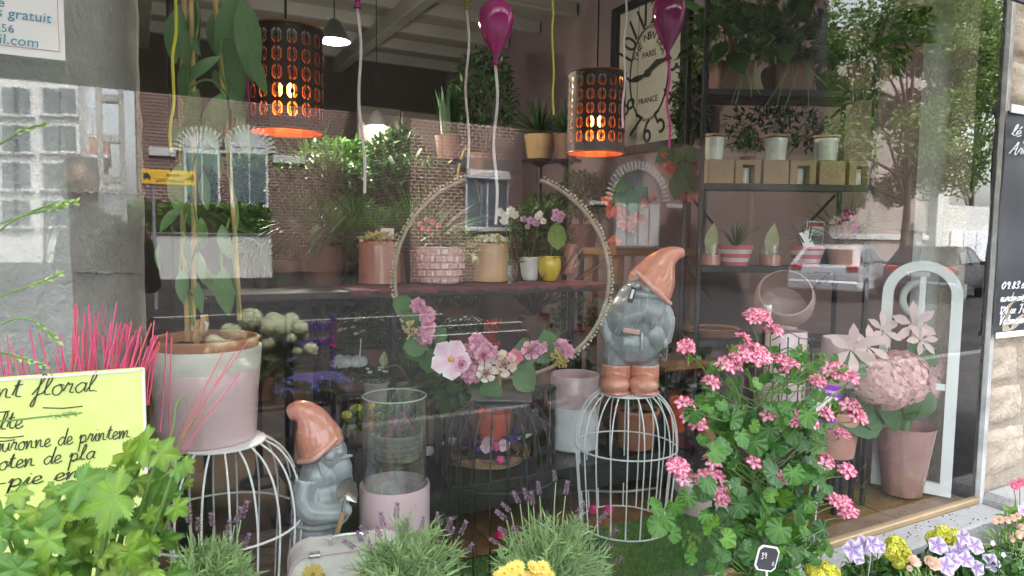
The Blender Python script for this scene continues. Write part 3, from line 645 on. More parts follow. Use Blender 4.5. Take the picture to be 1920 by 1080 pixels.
q = WZ(1725, 560, -.12); car('dark car parked beyond the silver one, mirrored behind the white arch', (q.x + .8, -q.y, -.12), heading_of(1725, 560, q.y, 13), 'car_dark', 'cars parked in the street')
# road markings
for i, (pa, pb_, py) in enumerate(((300, 470, 590), (560, 840, 592), (790, 990, 606), (800, 1000, 622))):
    p0, p1 = WZ(pa, py, -.116), WZ(pb_, py + (pb_ - pa) * .02, -.116); c = (p0 + p1) / 2
    struct(MB().box((0, 0, 0), ((p1 - p0).length, .11, .002)).build('road_marking', 'road_paint', loc=(c.x, -c.y, -.115), smooth=False))
q = WZ(1432, 705, 0); bo = thing('street_bollard', 'dark street bollard with a pale collar, mirrored over the round pink pot', 'bollard', (q.x, -q.y, 0))
MB().lathe([(.06, 0), (.05, .1), (.042, .8)], 14).build('shaft', 'black_metal', bo); MB().lathe([(.045, .66), (.047, .68), (.047, .76), (.045, .78)], 14).build('collar', 'plate', bo); MB().ball((0, 0, .86), .06, 14, 10).build('knob', 'black_metal', bo)
# ================================================================ window display
random.seed(31)
def proj(p):
    d = Vector(p) - CAM; z = d.dot(fw); return 960 + F * d.dot(cr) / z, 540 - F * d.dot(cu) / z
M('glaze_grey', (.25, .275, .285), .3, nz=.18, ns=14, coat=.6, edge=.75)
M('glaze_beard', (.26, .285, .295), .35, nz=.2, ns=30, coat=.3)
M('glaze_salmon', (.64, .25, .17), .25, nz=.10, ns=10, coat=.8, edge=.35)
M('pink_glaze', (.62, .45, .47), .28, nz=.05, ns=5, coat=.4)
M('pink_gloss', (.54, .37, .37), .12, nz=.08, ns=5, coat=.9)
M('white_glaze', (.74, .76, .76), .3, nz=.04, coat=.3)
M('stone_band', (.60, .58, .52), .6, nz=.15, ns=14)
M('terracotta', (.36, .15, .08), .75, nz=.15, ns=10, bump=.1)
M('tc_pink', (.50, .25, .19), .6, nz=.12, ns=10)
M('soil', (.06, .035, .022), 1, nz=.4, ns=40, bump=1, bs=90)
M('yellow_glaze', (.72, .55, .06), .25, nz=.05, coat=.5)
M('red_glaze', (.62, .09, .04), .3, nz=.06, coat=.4)
M('tan_glaze', (.47, .30, .15), .2, nz=.22, ns=6, coat=.7)
M('wicker', (.28, .17, .085), .8, nz=.3, ns=30)
M('wicker_grey', (.30, .27, .23), .8, nz=.3, ns=30)
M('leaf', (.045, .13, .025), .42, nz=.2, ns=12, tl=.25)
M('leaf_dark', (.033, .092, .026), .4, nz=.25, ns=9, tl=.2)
M('leaf_vine', (.14, .25, .11), .35, nz=.15, ns=14, tl=.25)
M('leaf_bright', (.17, .29, .05), .42, nz=.3, ns=45, tl=.4)
M('leaf_grey', (.29, .43, .19), .7, nz=.2, ns=20, tl=.3)
M('leaf_purple', (.035, .02, .025), .4, nz=.3, ns=9)
M('stem', (.12, .22, .05), .5, nz=.15)
M('cane', (.52, .36, .14), .55, nz=.25, ns=14)
M('petal', (1, 1, 1), .6, nz=.06, ns=30, tl=.3)
M('slate', (.055, .055, .06), .5, nz=.25, ns=8)
M('chrome', (.65, .65, .63), .22, 1, nz=.08)
M('cord_white', (.72, .72, .70), .5)
M('ribbon_white', (.75, .66, .68), .5, nz=.1)
M('ribbon_yellow', (.62, .55, .04), .5, nz=.1)
M('ribbon_pink', (.60, .05, .28), .5, nz=.1)
M('balloon_pink', (.55, .02, .27), .06, nz=.05, coat=1, tl=.35)
M('balloon_plum', (.34, .008, .16), .05, nz=.05, coat=1, tl=.35)
M('balloon_olive', (.42, .40, .04), .08, nz=.05, coat=1, tl=.35)
Mglass('thin_glass', (.93, .96, .95), .07, 2.6); M('glass_edge', (.55, .66, .60), .1, nz=.05, tl=.5)

def remeshed(mb, name, mat, voxel=.006, it=4):
    me = mb.mesh('tmp', mat); o = bpy.data.objects.new('tmp', me); C.objects.link(o)
    r = o.modifiers.new('r', 'REMESH'); r.mode = 'VOXEL'; r.voxel_size = voxel; r.use_smooth_shade = True
    s = o.modifiers.new('s', 'SMOOTH'); s.factor = .5; s.iterations = it
    dg = bpy.context.evaluated_depsgraph_get(); n = bpy.data.meshes.new_from_object(o.evaluated_get(dg)); n.name = name
    bpy.data.objects.remove(o); n.materials.clear(); n.materials.append(MT[mat])
    for a in list(n.color_attributes): n.color_attributes.remove(a)
    ca = n.color_attributes.new('Col', 'FLOAT_COLOR', 'POINT'); ca.data.foreach_set('color', [1.0] * (4 * len(n.vertices)))
    n.polygons.foreach_set('use_smooth', [True] * len(n.polygons)); return n

# ---- generic pots and plants -----------------------------------------------------------------
def pot_profile(rb, rt, h, th=.006, belly=0, lip=0):
    o = [(rb * .92, 0), (rb, .004)]
    for i in range(1, 9):
        t = i / 8; o.append((rb + (rt - rb) * t + belly * math.sin(math.pi * t), h * t))
    if lip: o[-1] = (rt, h - lip * 2); o += [(rt + lip, h - lip * 2), (rt + lip * 1.2, h - lip), (rt + lip, h)]
    o += [(rt - th * .3, h + th * .4), (rt - th, h), (rt - th * 1.2, h * .86), (rt - th * 1.2 - .001, h * .84)]
    return o
def pot(name, label, cat, px, pyb, pyt, wt, wb, mat, Y=None, z=None, group=None, belly=0, lip=0, soil=True, part='pot', front=True, wob=None, n=36):
    P = WZ(px, pyb, z) if z is not None else W(px, pyb, Y); s = mpp(P); rb = wb * s / 2; rt = wt * s / 2; h = (pyb - pyt) * s
    if front: P = back(P, rb * .9)
    t = thing(name, label, cat, P, 0, group)
    MB().lathe(pot_profile(rb, rt, h, .006, belly * s, lip * s), n, cap=True, wob=wob).build(part, mat, t)
    if soil: MB().lathe([(0, h * .87), (rt * .5, h * .885), (rt - .008, h * .865)], 24, cap=False).build('soil', 'soil', t)
    return t, h, rt, s
def bush(t, c, r, n, size, mat, tpl=LEAF, cols=((.6, 1.35),), out=.7, name='foliage', zmin=-.6, shell=.35, warm=1.0, sx=1):
    b = MB(); c = Vector(c)
    for i in range(n):
        d = rdir(zmin, 1); q = U(shell, 1) ** .6; p = c + Vector((d.x * r[0] * q, d.y * r[1] * q, d.z * r[2] * q)); k = U(.6, 1.4)
        b.inst(tpl, frame(p, d * out + rdir() * .7, Vector((0, 0, 1)) + rdir() * .5, size * U(.65, 1.25), sx), 0, (k * warm, k, k * U(.6, 1.1)))
    return b.build(name, mat, t)
def blades(t, c, n, L, w_, mat, spread=.6, droop=.6, name='foliage', r0=.01, seg=6, up=1.0):
    b = MB(); c = Vector(c)
    for i in range(n):
        a = U(0, 6.283); e = U(.05, 1) ** .8 * spread; l = L * U(.65, 1.1); out = Vector((math.cos(a), math.sin(a), 0)); side = Vector((-out.y, out.x, 0)); p = c + out * U(0, r0); d = (out * math.sin(e) + Vector((0, 0, up * math.cos(e)))).normalized(); k = U(.6, 1.4); v = []
        for j in range(seg + 1):
            q = j / seg; ww = w_ * (1 - q ** 2.2) * (.55 + .45 * min(1, q * 4)); v += [p - side * ww / 2, p + side * ww / 2 + Vector((0, 0, w_ * .25))]
            d = (d + Vector((0, 0, -droop * q / seg * 2.2))).normalized(); p = p + d * (l / seg)
        b.add(v, [(2 * j, 2 * j + 1, 2 * j + 3, 2 * j + 2) for j in range(seg)], 0, (k, k * U(.9, 1.1), k * U(.6, 1.1)))
    return b.build(name, mat, t)
def stems(t, c, n, H, r, mat='stem', spread=.3, name='stems'):
    b = MB(); tips = []
    for i in range(n):
        a = U(0, 6.28); d = Vector((math.cos(a) * U(0, spread), math.sin(a) * U(0, spread), 1)); p0 = Vector(c); p1 = p0 + d * H * U(.6, 1); b.tube(spline([p0, (p0 + p1) / 2 + rdir() * H * .05, p1], 4), r, 5); tips.append(p1)
    b.build(name, mat, t); return tips

# flower meshes (built once, shared)
def fl_mesh(name, npet, w_, lift, pc, cc, cr_=.16, L=1.0, tip=.75, curl=-.25, edge=None, fold=.1, layers=1):
    b = MB()
    for q in range(layers):
        tp = leaf_tpl(w_, 4, fold, curl, .62, tip)
        if edge: tp = (tp[0], tp[1], [edge if (i % 3 != 1 and 3 < i) else pc for i in range(len(tp[0]))]); mul = (1, 1, 1)
        else: mul = pc
        for i in range(npet):
            a = 2 * math.pi * (i + q * .5) / npet + U(-.06, .06); d = Vector((math.cos(a), math.sin(a), lift + q * .5)); k = U(.92, 1.06)
            cols = (mul[0] * k, mul[1] * k, mul[2] * k)
            tv = tp if edge else (tp[0], tp[1], None)
            b.inst(tv, frame(Vector((math.cos(a), math.sin(a), 0)) * .05, d, (0, 0, 1), L * (1 - q * .3)), 0, cols)
    if cr_: b.ball((0, 0, .05), (cr_, cr_, cr_ * .6), 8, 5, 0, cc)
    return b.mesh(name, 'petal')
def hyd_mesh(name, n, base, var=.15, size=.34, centre=(.8, .75, .4), squash=.85, edge=None):
    b = MB(); pt = ([(0, 0, 0), (-.5, .55, .08), (-.3, 1, .02), (.3, 1, .02), (.5, .55, .08)], [(0, 4, 3, 2, 1)], None); ga = math.pi * (3 - math.sqrt(5))
    for i in range(n):
        z = 1 - 1.75 * (i + .5) / n; q = math.sqrt(max(0, 1 - z * z)); a = ga * i; d = Vector((q * math.cos(a), q * math.sin(a), z)); p = Vector((d.x, d.y, d.z * squash)) * U(.88, 1.02); u = d.orthogonal().normalized(); u.rotate(Matrix.Rotation(U(0, 6.28), 3, d)); w_ = d.cross(u); k = 1 + U(-var, var)
        for j in range(4):
            e = u * math.cos(j * math.pi / 2) + w_ * math.sin(j * math.pi / 2)
            c0 = (base[0] * k, base[1] * k, base[2] * k)
            if edge: cl = [(edge[0], edge[1], edge[2]), c0, c0, c0, c0]; b.add([frame(p, e + d * .25, d, size * U(.85, 1.1)) @ Vector(x) for x in pt[0]], pt[1], 0, cl)
            else: b.inst(pt, frame(p, e + d * .25, d, size * U(.85, 1.1)), 0, c0)
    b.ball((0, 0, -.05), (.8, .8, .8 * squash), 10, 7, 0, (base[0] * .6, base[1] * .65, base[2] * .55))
    return b.mesh(name, 'petal', False)
def big_hyd(name, n, base):
    b = MB(); ga = math.pi * (3 - math.sqrt(5))
    for i in range(n):
        z = 1 - 1.3 * (i + .5) / n; q = math.sqrt(max(0, 1 - z * z)); d = Vector((q * math.cos(ga * i), q * math.sin(ga * i), z)); u = d.orthogonal().normalized(); u.rotate(Matrix.Rotation(U(0, 6.28), 3, d)); w_ = d.cross(u); k = U(.82, 1.08)
        for j in range(4):
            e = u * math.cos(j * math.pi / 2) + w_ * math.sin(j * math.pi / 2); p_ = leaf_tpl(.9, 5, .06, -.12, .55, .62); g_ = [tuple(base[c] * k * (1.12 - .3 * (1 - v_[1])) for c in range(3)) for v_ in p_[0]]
            b.add([frame(d * .55, e + d * U(.2, .5), d, U(.75, .95)) @ Vector(x) for x in p_[0]], p_[1], 0, g_)
    return b.mesh(name, 'petal')
def rose_mesh(name, outer, inner):
    b = MB()
    for ring, (n, r, lift, s) in enumerate(((6, .32, .35, .75), (5, .22, .9, .62), (5, .14, 1.6, .5), (4, .07, 2.6, .42), (3, .02, 4, .36))):
        t = ring / 4; c = tuple(outer[k] * (1 - t) + inner[k] * t for k in range(3))
        for i in range(n):
            a = 2 * math.pi * (i + ring * .4) / n; o = Vector((math.cos(a), math.sin(a), 0)); b.inst((PETAL[0], PETAL[1], None), frame(o * r + Vector((0, 0, .02 * ring)), o + Vector((0, 0, lift)), Vector((0, 0, 1)) - o * .8, s, 1.25), 0, tuple(x * U(.9, 1.05) for x in c))
    return b.mesh(name, 'petal')
FL = dict(
    daisy=fl_mesh('daisy', 12, .3, .15, (.85, .86, .82), (.75, .55, .05), .2, curl=.05),
    yellow_daisy=fl_mesh('yellow_daisy', 18, .26, .25, (.85, .66, .16), (.65, .32, .03), .22, curl=.1, layers=2),
    lily=fl_mesh('lily', 6, .44, .55, (.78, .58, .55), (.7, .5, .4), .08, curl=.35, tip=1.0),
    orchid_purple=fl_mesh('orchid_flower', 5, .8, .2, (.60, .28, .55), (.55, .1, .35), .2, edge=(.80, .62, .78)),
    orchid_white=fl_mesh('orchid_flower', 5, .85, .2, (.80, .78, .74), (.7, .6, .2), .15),
    orchid_big=fl_mesh('orchid_flower', 5, .95, .15, (.80, .52, .66), (.75, .45, .1), .16, edge=(.84, .80, .83)),
    petunia=fl_mesh('petunia_flower', 5, .95, .35, (.34, .20, .48), (.75, .72, .3), .08, edge=(.90, .87, .86), curl=.1, tip=.5),
    small_blue=fl_mesh('lobelia_flower', 5, .5, .3, (.16, .18, .62), (.7, .7, .8), .12),
    small_white=fl_mesh('small_flower', 5, .8, .2, (.82, .84, .84), (.6, .6, .2), .12),
    small_red=fl_mesh('small_flower', 6, .6, .4, (.62, .035, .04), (.5, .3, .05), .15, layers=2),
    coral=fl_mesh('coral_flower', 4, .8, .7, (.72, .19, .13), (.7, .45, .2), .1, curl=.2),
    geranium=fl_mesh('floret', 5, .7, .25, (.84, .60, .67), (.5, .01, .09), .15, edge=(.60, .005, .10), curl=.05, tip=.6),
    carnation=fl_mesh('carnation', 9, .6, .5, (.84, .62, .48), (.8, .6, .5), .2, layers=3),
    pink_star=fl_mesh('begonia_flower', 6, .7, .4, (.75, .25, .38), (.8, .5, .3), .2, layers=2),
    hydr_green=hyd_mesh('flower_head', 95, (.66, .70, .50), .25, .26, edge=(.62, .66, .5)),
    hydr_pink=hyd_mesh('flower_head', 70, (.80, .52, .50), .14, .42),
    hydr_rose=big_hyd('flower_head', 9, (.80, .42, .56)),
    kal_pink=hyd_mesh('flower_head', 50, (.62, .16, .36), .3, .3), kal_white=hyd_mesh('flower_head', 60, (.78, .80, .80), .1, .3),
    kal_yellow=hyd_mesh('flower_head', 44, (.62, .60, .07), .45, .34, squash=.7, edge=(.45, .42, .03)),
    rose_cream=rose_mesh('rose', (.80, .66, .56), (.78, .52, .44)), rose_pink=rose_mesh('rose', (.76, .42, .52), (.70, .22, .40)), rose_white=rose_mesh('rose', (.80, .74, .66), (.70, .36, .50)))
def put(t, key, p, d, s, name=None):
    me = FL[key]; d = Vector(d); u = d.orthogonal()
    u.rotate(Matrix.Rotation(U(0, 6.28), 3, d.normalized())); return obj(name or me.name, me, t, mat=frame(p, u, d, s))
TOCAM = -fh + Vector((0, 0, .25))

# ---- wire cages ------------------------------------------------------------------------------
def cage(label, P, H, Rb, Rm, Rt, mat, disc, rings=(.60,), n=20, wr=.0032, plate=None):
    t = thing('wire_cage', label, 'cage', P, 0, 'birdcage stands in the window')
    pr = [(Rb, .006), (Rb + (Rm - Rb) * .6, H * .33), (Rm, H * .58), (Rm * .985, H * .72), (Rm * .90, H * .85), (Rm * .74, H * .945), (Rt, H)]
    path = [(p.x, 0, p.y) for p in spline([Vector((a, b)) for a, b in pr], 5)]
    wm = MB().tube(path, wr, 6).mesh('wire', mat)
    for i in range(n): obj('wire', wm, t, rot=(0, 0, 2 * math.pi * i / n))
    for q, r in [(0.006, Rb)] + [(H * k, Rm + .001) for k in rings]:
        MB().tube([(r * math.cos(2 * math.pi * i / 48), r * math.sin(2 * math.pi * i / 48), q) for i in range(48)], wr * 1.15, 6, closed=True).build('ring', mat, t)
    MB().lathe([(0, H - .004), (Rt, H - .004), (Rt + .005, H), (Rt + .004, H + .004), (Rt - .004, H + .006), (0, H + .006)], 48, cap=False).build('top_plate', disc, t, ang=60)
    return t
def wz(px, py, z): return WZ(px, py, z)
cR = wz(1170, 982, ZS + .012); HR = W(1174, 735, cR.y).z - cR.z
cage('white wire birdcage stand under the standing gnome', cR, HR, .195, .222, .128, 'white_enamel', 'white_enamel')
cL = WZ(412, 827, ZS + .012 + HR * 1.06); cL = Vector((cL.x, cL.y, ZS + .012))
cage('white wire birdcage stand under the big pink pot', cL, HR * 1.06, .215, .242, .132, 'white_enamel', 'white_enamel')
zt = .47
cB = W(935, 930, .36); cB = Vector((cB.x, cB.y, ZS + .012)); HB = W(938, 752, cB.y).z - cB.z
cage('black wire birdcage stand carrying the flower hoop', cB, HB, .185, .21, .10, 'black_metal', 'slate', wr=.0026)

# ---- gnomes ----------------------------------------------------------------------------------
class Fig:
    def __init__(s, px0, py0, P): s.px0, s.py0, s.P, s.s = px0, py0, P, mpp(P)
    def g(s, px, py, d=0): return Vector(((px - s.px0) * s.s, d * s.s, (s.py0 - py) * s.s))
    def el(s, b, cx, cy, rx, ry, d=0, rd=None, rot=0): b.ball(s.g(cx, cy, d), (rx * s.s, (rd or rx) * s.s, ry * s.s), 18, 12, mat=Matrix.Rotation(R(rot), 3, 'Y') if rot else None)
    def tb(s, b, pts, rs, n=10):
        P = [s.g(*p) for p in pts]; q = spline(P, 5); m = len(rs) - 1; rr = []
        for i in range(len(q)):
            t = i / (len(q) - 1) * m; k = min(int(t), m - 1); rr.append((rs[k] + (rs[k + 1] - rs[k]) * (t - k)) * s.s)
        b.tube(q, rr, n)
    def thing(s, name, label, cat, group=None): return thing(name, label, cat, s.P, -YAW, group)
gp_ = cR + Vector((0, 0, HR + .005)); pxg, pyg = proj(gp_)
Gm = Fig(1172, 733, gp_); t = Gm.thing('garden_gnome', 'grey garden gnome in a salmon hat standing on the white birdcage', 'gnome', 'glazed garden gnomes')
b = MB(); Gm.el(b, 1184, 640, 55, 45, 0, 44); Gm.el(b, 1186, 598, 58, 60, 0, 46); Gm.el(b, 1192, 562, 46, 38, 0, 38)
Gm.tb(b, [(1158, 640, 0), (1150, 668, 0), (1149, 690, 0)], [29, 25, 22]); Gm.tb(b, [(1206, 640, 0), (1204, 668, 0), (1202, 690, 0)], [29, 25, 22])
Gm.tb(b, [(1218, 560, 2), (1238, 598, 0), (1236, 640, -6)], [20, 20, 14]); Gm.tb(b, [(1155, 570, 5), (1134, 605, 5), (1140, 640, -8)], [18, 18, 14])
Gm.el(b, 1232, 640, 11, 12, -14, 11); Gm.el(b, 1143, 642, 11, 12, -16, 11); Gm.el(b, 1203, 538, 38, 38, 0, 36)
Gm.tb(b, [(1188, 612, -40), (1188, 630, -46), (1188, 648, -44)], [2.5, 2.5, 2]); Gm.el(b, 1215, 625, 17, 20, -36, 10); Gm.tb(b, [(1212, 600, -44), (1218, 580, -40), (1224, 562, -30)], [3, 3, 3], 8)
obj('body', remeshed(b, 'body', 'glaze_grey', .0042, 3), t)
b = MB(); Gm.el(b, 1186, 580, 40, 36, -26, 22); Gm.el(b, 1168, 600, 26, 28, -30, 18, 25)
for i in range(26):
    a = i / 25; x0, y0 = 1165 + a * 66, 552 + 16 * abs(a - .5); Gm.tb(b, [(x0, y0, -42 + 22 * abs(a - .5)), (x0 - 6 - 6 * a, y0 + 26, -55 + 26 * abs(a - .5)), (1142 + a * 72 + U(-4, 4), y0 + 54 + U(-8, 14) - 12 * a, -47 + 18 * abs(a - .5))], [4.2, 5.0, 1.8], 8)
for s_ in (-1, 1): Gm.tb(b, [(1197, 550, -42), (1197 + s_ * 18, 549, -40), (1197 + s_ * 34, 556 - s_ * 5, -28)], [8, 7, 3], 8)
b.build('beard', 'glaze_beard', t, ang=80)
b = MB(); Gm.el(b, 1196, 538, 10, 10, -42, 10); Gm.el(b, 1178, 533, 9, 7, -34, 7); Gm.el(b, 1214, 540, 9, 7, -34, 7); Gm.tb(b, [(1168, 524, -33), (1180, 520, -37), (1190, 526, -38)], [3, 4, 2], 6); Gm.tb(b, [(1204, 530, -38), (1216, 529, -36), (1226, 536, -30)], [2, 4, 3], 6)
obj('face', remeshed(b, 'face', 'glaze_grey', .0022, 1), t)
b = MB(); Gm.tb(b, [(1199, 547, 0), (1208, 535, 0), (1217, 518, 0), (1226, 500, 0), (1238, 484, 0), (1254, 475, 0), (1270, 473, 0)], [42, 46, 41, 33, 22, 14, 8], 22)
Gm.tb(b, [(1176, 508, -38), (1203, 535, -52), (1240, 566, -36)], [5, 6, 5], 8)
obj('hat', remeshed(b, 'hat', 'glaze_salmon', .0042, 4), t)
for x0 in (1150, 1203):
    b = MB(); Gm.tb(b, [(x0, 682, 0), (x0, 700, 0), (x0, 722, 0)], [28, 28, 27], 14); Gm.el(b, x0 - 6, 715, 28, 19, -26, 32); Gm.el(b, x0 - 3, 729, 29, 6, -14, 42)
    obj('boot', remeshed(b, 'boot', 'glaze_salmon', .004, 3), t)
MB().bbox(Gm.g(1168, 614, -48), (.036 * 2, .008, .022), .003, rot=(0, R(6), R(-18))).build('belt', 'glaze_salmon', t)
MB().bbox(Gm.g(1166, 548, -56), (.022, .003, .068), .001, rot=(.1, R(14), 0)).build('price_tag', 'print_black', t, smooth=False)
MB().bbox(Gm.g(1166, 548, -56) + Vector((0, -.0032, .004)), (.011, .001, .04), .0004, rot=(.1, R(14), 0)).build('barcode', 'paper', t, smooth=False)
MB().lathe([(.011, 0), (.017, .055), (.0155, .055), (.010, .004), (0, .004)], 20).build('metal_cup', 'chrome', t, Gm.g(1236, 672, -16))
# left gnome, in profile
yL = .40; q = W(590, 1000, yL); base = Vector((q.x, yL, ZS + .012)); _, pyb = proj(base)
Gm = Fig(590, pyb, base); t = Gm.thing('garden_gnome', 'grey garden gnome in profile holding a small trowel beside the birdcage', 'gnome', 'glazed garden gnomes')
b = MB(); Gm.el(b, 606, 930, 50, 58, 0, 50); Gm.el(b, 604, 885, 40, 42, 0, 42); Gm.el(b, 590, 985, 46, 46, 0, 46); Gm.el(b, 600, 965, 54, 14, 0, 52)
Gm.tb(b, [(575, 980, 20), (568, 1030, 22), (562, pyb - 60, 22)], [32, 28, 26]); Gm.tb(b, [(600, 980, -20), (598, 1030, -22), (600, pyb - 60, -22)], [32, 28, 26])
Gm.tb(b, [(586, 880, -36), (582, 915, -44), (600, 938, -46), (650, 944, -30)], [21, 23, 21, 14]); Gm.el(b, 655, 940, 11, 13, -26, 11); Gm.el(b, 618, 842, 33, 36, 0, 32)
obj('body', remeshed(b, 'body', 'glaze_grey', .0045, 3), t)
b = MB(); Gm.el(b, 636, 872, 24, 34, 0, 26, -10); Gm.el(b, 645, 890, 16, 24, 0, 18, -15)
for i in range(22):
    a = i / 21; d = -30 + a * 34; x0 = 608 + 26 * a; Gm.tb(b, [(x0, 850, -29 + 22 * a), (x0 + 8, 876, -35 + 20 * a), (622 + 38 * a, 902 - 6 * a + U(-5, 8), -25 + 16 * a)], [3.6, 4.2, 1.5], 8)
Gm.tb(b, [(622, 852, -26), (638, 848, -16), (654, 846, -6), (662, 845, -4)], [6, 6, 4, 2], 8)
b.build('beard', 'glaze_beard', t, ang=80)
b = MB(); Gm.el(b, 626, 838, 11, 10, -26, 11); Gm.el(b, 640, 834, 9, 8, -16, 9); Gm.tb(b, [(612, 828, -30), (626, 825, -30), (640, 826, -20)], [3, 3.5, 2], 6); obj('face', remeshed(b, 'face', 'glaze_grey', .0022, 1), t)
b = MB(); Gm.tb(b, [(610, 836, 0), (601, 818, 0), (594, 800, 0), (586, 782, 0), (572, 768, 0), (558, 765, -2), (546, 770, -3)], [41, 42, 38, 31, 24, 19, 13], 22); Gm.tb(b, [(568, 852, -26), (604, 838, -44), (640, 806, -24)], [5, 6, 5], 8)
obj('hat', remeshed(b, 'hat', 'glaze_salmon', .0045, 4), t)
for x0, d in ((564, 22), (602, -22)):
    b = MB(); Gm.tb(b, [(x0, pyb - 70, d), (x0, pyb - 40, d), (x0 + 4, pyb - 14, d)], [29, 28, 27], 14); Gm.el(b, x0 + 22, pyb - 18, 36, 19, d, 26)
    obj('boot', remeshed(b, 'boot', 'glaze_salmon', .0045, 3), t)
tr = MB(); Gm.tb(tr, [(637, 995, -44), (646, 965, -45), (654, 935, -46)], [4.2, 4.2, 4.2], 8); tr.build('trowel_handle', 'oak', t)
tr = MB(); Gm.tb(tr, [(652, 940, -46), (657, 918, -50), (660, 902, -53)], [2.5, 2.5, 2.5], 8)
outl = [(662 + (x_ - 662) * 1.25, 893 + (y_ - 893) * 1.2) for x_, y_ in [(651, 910), (646, 900), (648, 888), (656, 878), (667, 871), (675, 882), (678, 897), (676, 912), (668, 908), (660, 905)]]
v = [Gm.g(x, y, -54 + .05 * (x - 662) ** 2 * .1) for x, y in outl]; v2 = [p + Vector((0, .0025, 0)) for p in v]; c = Gm.g(662, 893, -50); n = len(v)
tr.add(v + v2 + [c, c + Vector((0, .0025, 0))], [(i, (i + 1) % n, 2 * n) for i in range(n)] + [((i + 1) % n + n, i + n, 2 * n + 1) for i in range(n)] + [(i, i + n, (i + 1) % n + n, (i + 1) % n) for i in range(n)]); tr.build('trowel_blade', 'chrome', t)
MB().bbox(Gm.g(568, 868, -44), (.016, .003, .045), .001, rot=(0, R(20), 0)).build('price_tag', 'print_black', t, smooth=False)

# ---- big pink pot on the left cage with a climbing vine on canes ---------------------------------
pz = cL.z + HR * 1.06 + .006
p0 = WZ(390, 842, pz); s = mpp(back(p0, .12)); rr = 98 * s; P = back(p0, rr * .75); hP = 172 * s
vp = thing('climbing_plant', 'tall climbing vine on bamboo canes in a big pale pink pot', 'plant', P)
MB().lathe([(rr * .84, 0), (rr * .88, .006), (rr * .93, hP * .5), (rr * .97, hP * .78), (rr * .965, hP * .785)], 48, cap=True).build('pot', 'pink_glaze', vp)
MB().lathe([(rr * .972, hP * .785), (rr * 1.0, hP), (rr * .995, hP + .004), (rr * .95, hP + .004), (rr * .93, hP * .8)], 48, cap=False).build('pot_band', 'stone_band', vp)
MB().lathe([(rr * .90, hP * .82), (rr * .945, hP + .012), (rr * .96, hP + .028), (rr * .93, hP + .034), (rr * .90, hP + .03), (rr * .88, hP * .9)], 48, cap=False).build('inner_pot', 'terracotta', vp)
b = MB(); nr = 14
b.lathe([(rr * .9 * i / 12, hP - .008 + U(-.006, .01)) for i in range(13)], 40, cap=False)
for k, p in enumerate(b.v): b.v[k] = (p[0], p[1], p[2] + U(-.004, .006))
b.build('soil', 'soil', vp)
yv = P.y
def loc(px, py, Y=None): return W(px, py, yv if Y is None else Y) - P
for pts in ([(362, 620, 0), (364, 400, .0), (361, 120, .0), (356, -60, 0)], [(449, 600, .05), (440, 430, .04), (421, 200, .02), (398, -60, 0)], [(352, 640, .05), (340, 300, .09), (346, -60, .1)]):
    b = MB(); q = spline([loc(x, y, yv + d) for x, y, d in pts], 8); b.tube(q, .0075, 8)
    for i in range(3, len(q), 5): b.ball(q[i], (.0095, .0095, .004), 8, 4)
    b.build('bamboo_cane', 'cane', vp)
lv = leaf_tpl(.46, 7, .10, .22, .48, .85); LV = MB().inst(lv, Matrix.Identity(4)).mesh('leaf', 'leaf_vine')
for i, (x, y, dx, dy, L) in enumerate([(372, 0, -22, 110, 118), (338, 10, -20, 95, 100), (440, -20, -22, 140, 150), (455, -10, 20, 150, 165), (430, 60, 12, 125, 130), (415, 105, -75, 42, 95), (350, 110, -10, 80, 82), (346, 158, 17, 58, 66), (372, 165, -25, 88, 92), (418, 172, -28, 95, 98), (432, 165, 25, 75, 85), (402, 130, 8, 35, 45), (395, 66, 55, -8, 60), (362, 70, 8, 30, 36), (365, 258, 3, 78, 80), (392, 248, -6, 72, 74), (400, 268, 12, 62, 66), (342, 300, -14, 92, 92), (382, 322, 2, 64, 66), (340, 388, -42, 38, 54), (376, 405, 6, 60, 64), (352, 440, -4, 60, 62), (372, 470, 10, 58, 60), (346, 500, -10, 62, 60), (384, 500, 14, 46, 50), (372, 530, 0, 56, 58), (420, 500, 0, 90, 70), (300, 455, -8, 45, 46), (430, 560, -26, -40, 50), (448, 210, 14, 80, 84), (330, 220, -6, 64, 70), (470, 90, 22, 80, 86), (405, 20, -10, 70, 80), (352, 56, -8, 64, 72), (388, 220, 14, 62, 70), (352, 372, 10, 60, 66), (416, 420, 8, 60, 64)]):
    d = U(-.05, .05); p = loc(x, y, yv + d - .02); e = loc(x + dx, y + dy, yv + d - .02 + U(-.03, .02)); nr_ = (-fh + Vector((U(-.5, .5), 0, U(.0, .6)))).normalized()
    o_ = obj('leaf', LV, vp, mat=frame(p, e - p, nr_, (e - p).length * 1.08, U(.6, .9)))
b = MB()
for pts in ([(362, 610), (352, 520), (372, 440), (356, 340), (376, 240), (352, 140), (372, 40), (360, -50)], [(450, 590), (436, 480), (446, 400), (428, 300), (436, 210), (412, 120), (420, 40), (405, -50)], [(388, 560), (342, 540), (338, 470), (350, 400)], [(425, 580), (415, 480), (430, 410)], [(446, 200), (395, 150), (352, 180), (340, 300)]): b.tube(spline([loc(x, y, yv - .012) for x, y in pts], 6), .0035, 6)
b.build('vine_stem', 'stem', vp)
b = MB(); Gf = Fig(390, 640, P)
for x, y, L in ((372, 600, 45), (383, 590, 40)): p = loc(x, y); b.tube(spline([p, p + Vector((.0, 0, -.03)), loc(x - 4, y + L)], 4), [.016] * 4 + [.02] * 4 + [.008], 7, flat=.4)
b.build('plant_sheath', 'oak', vp)
MB().inst(LEAFW, frame(loc(366, 580), loc(366, 545) - loc(366, 580), -fh, .085, .8)).build('new_leaf', 'leaf_bright', vp)
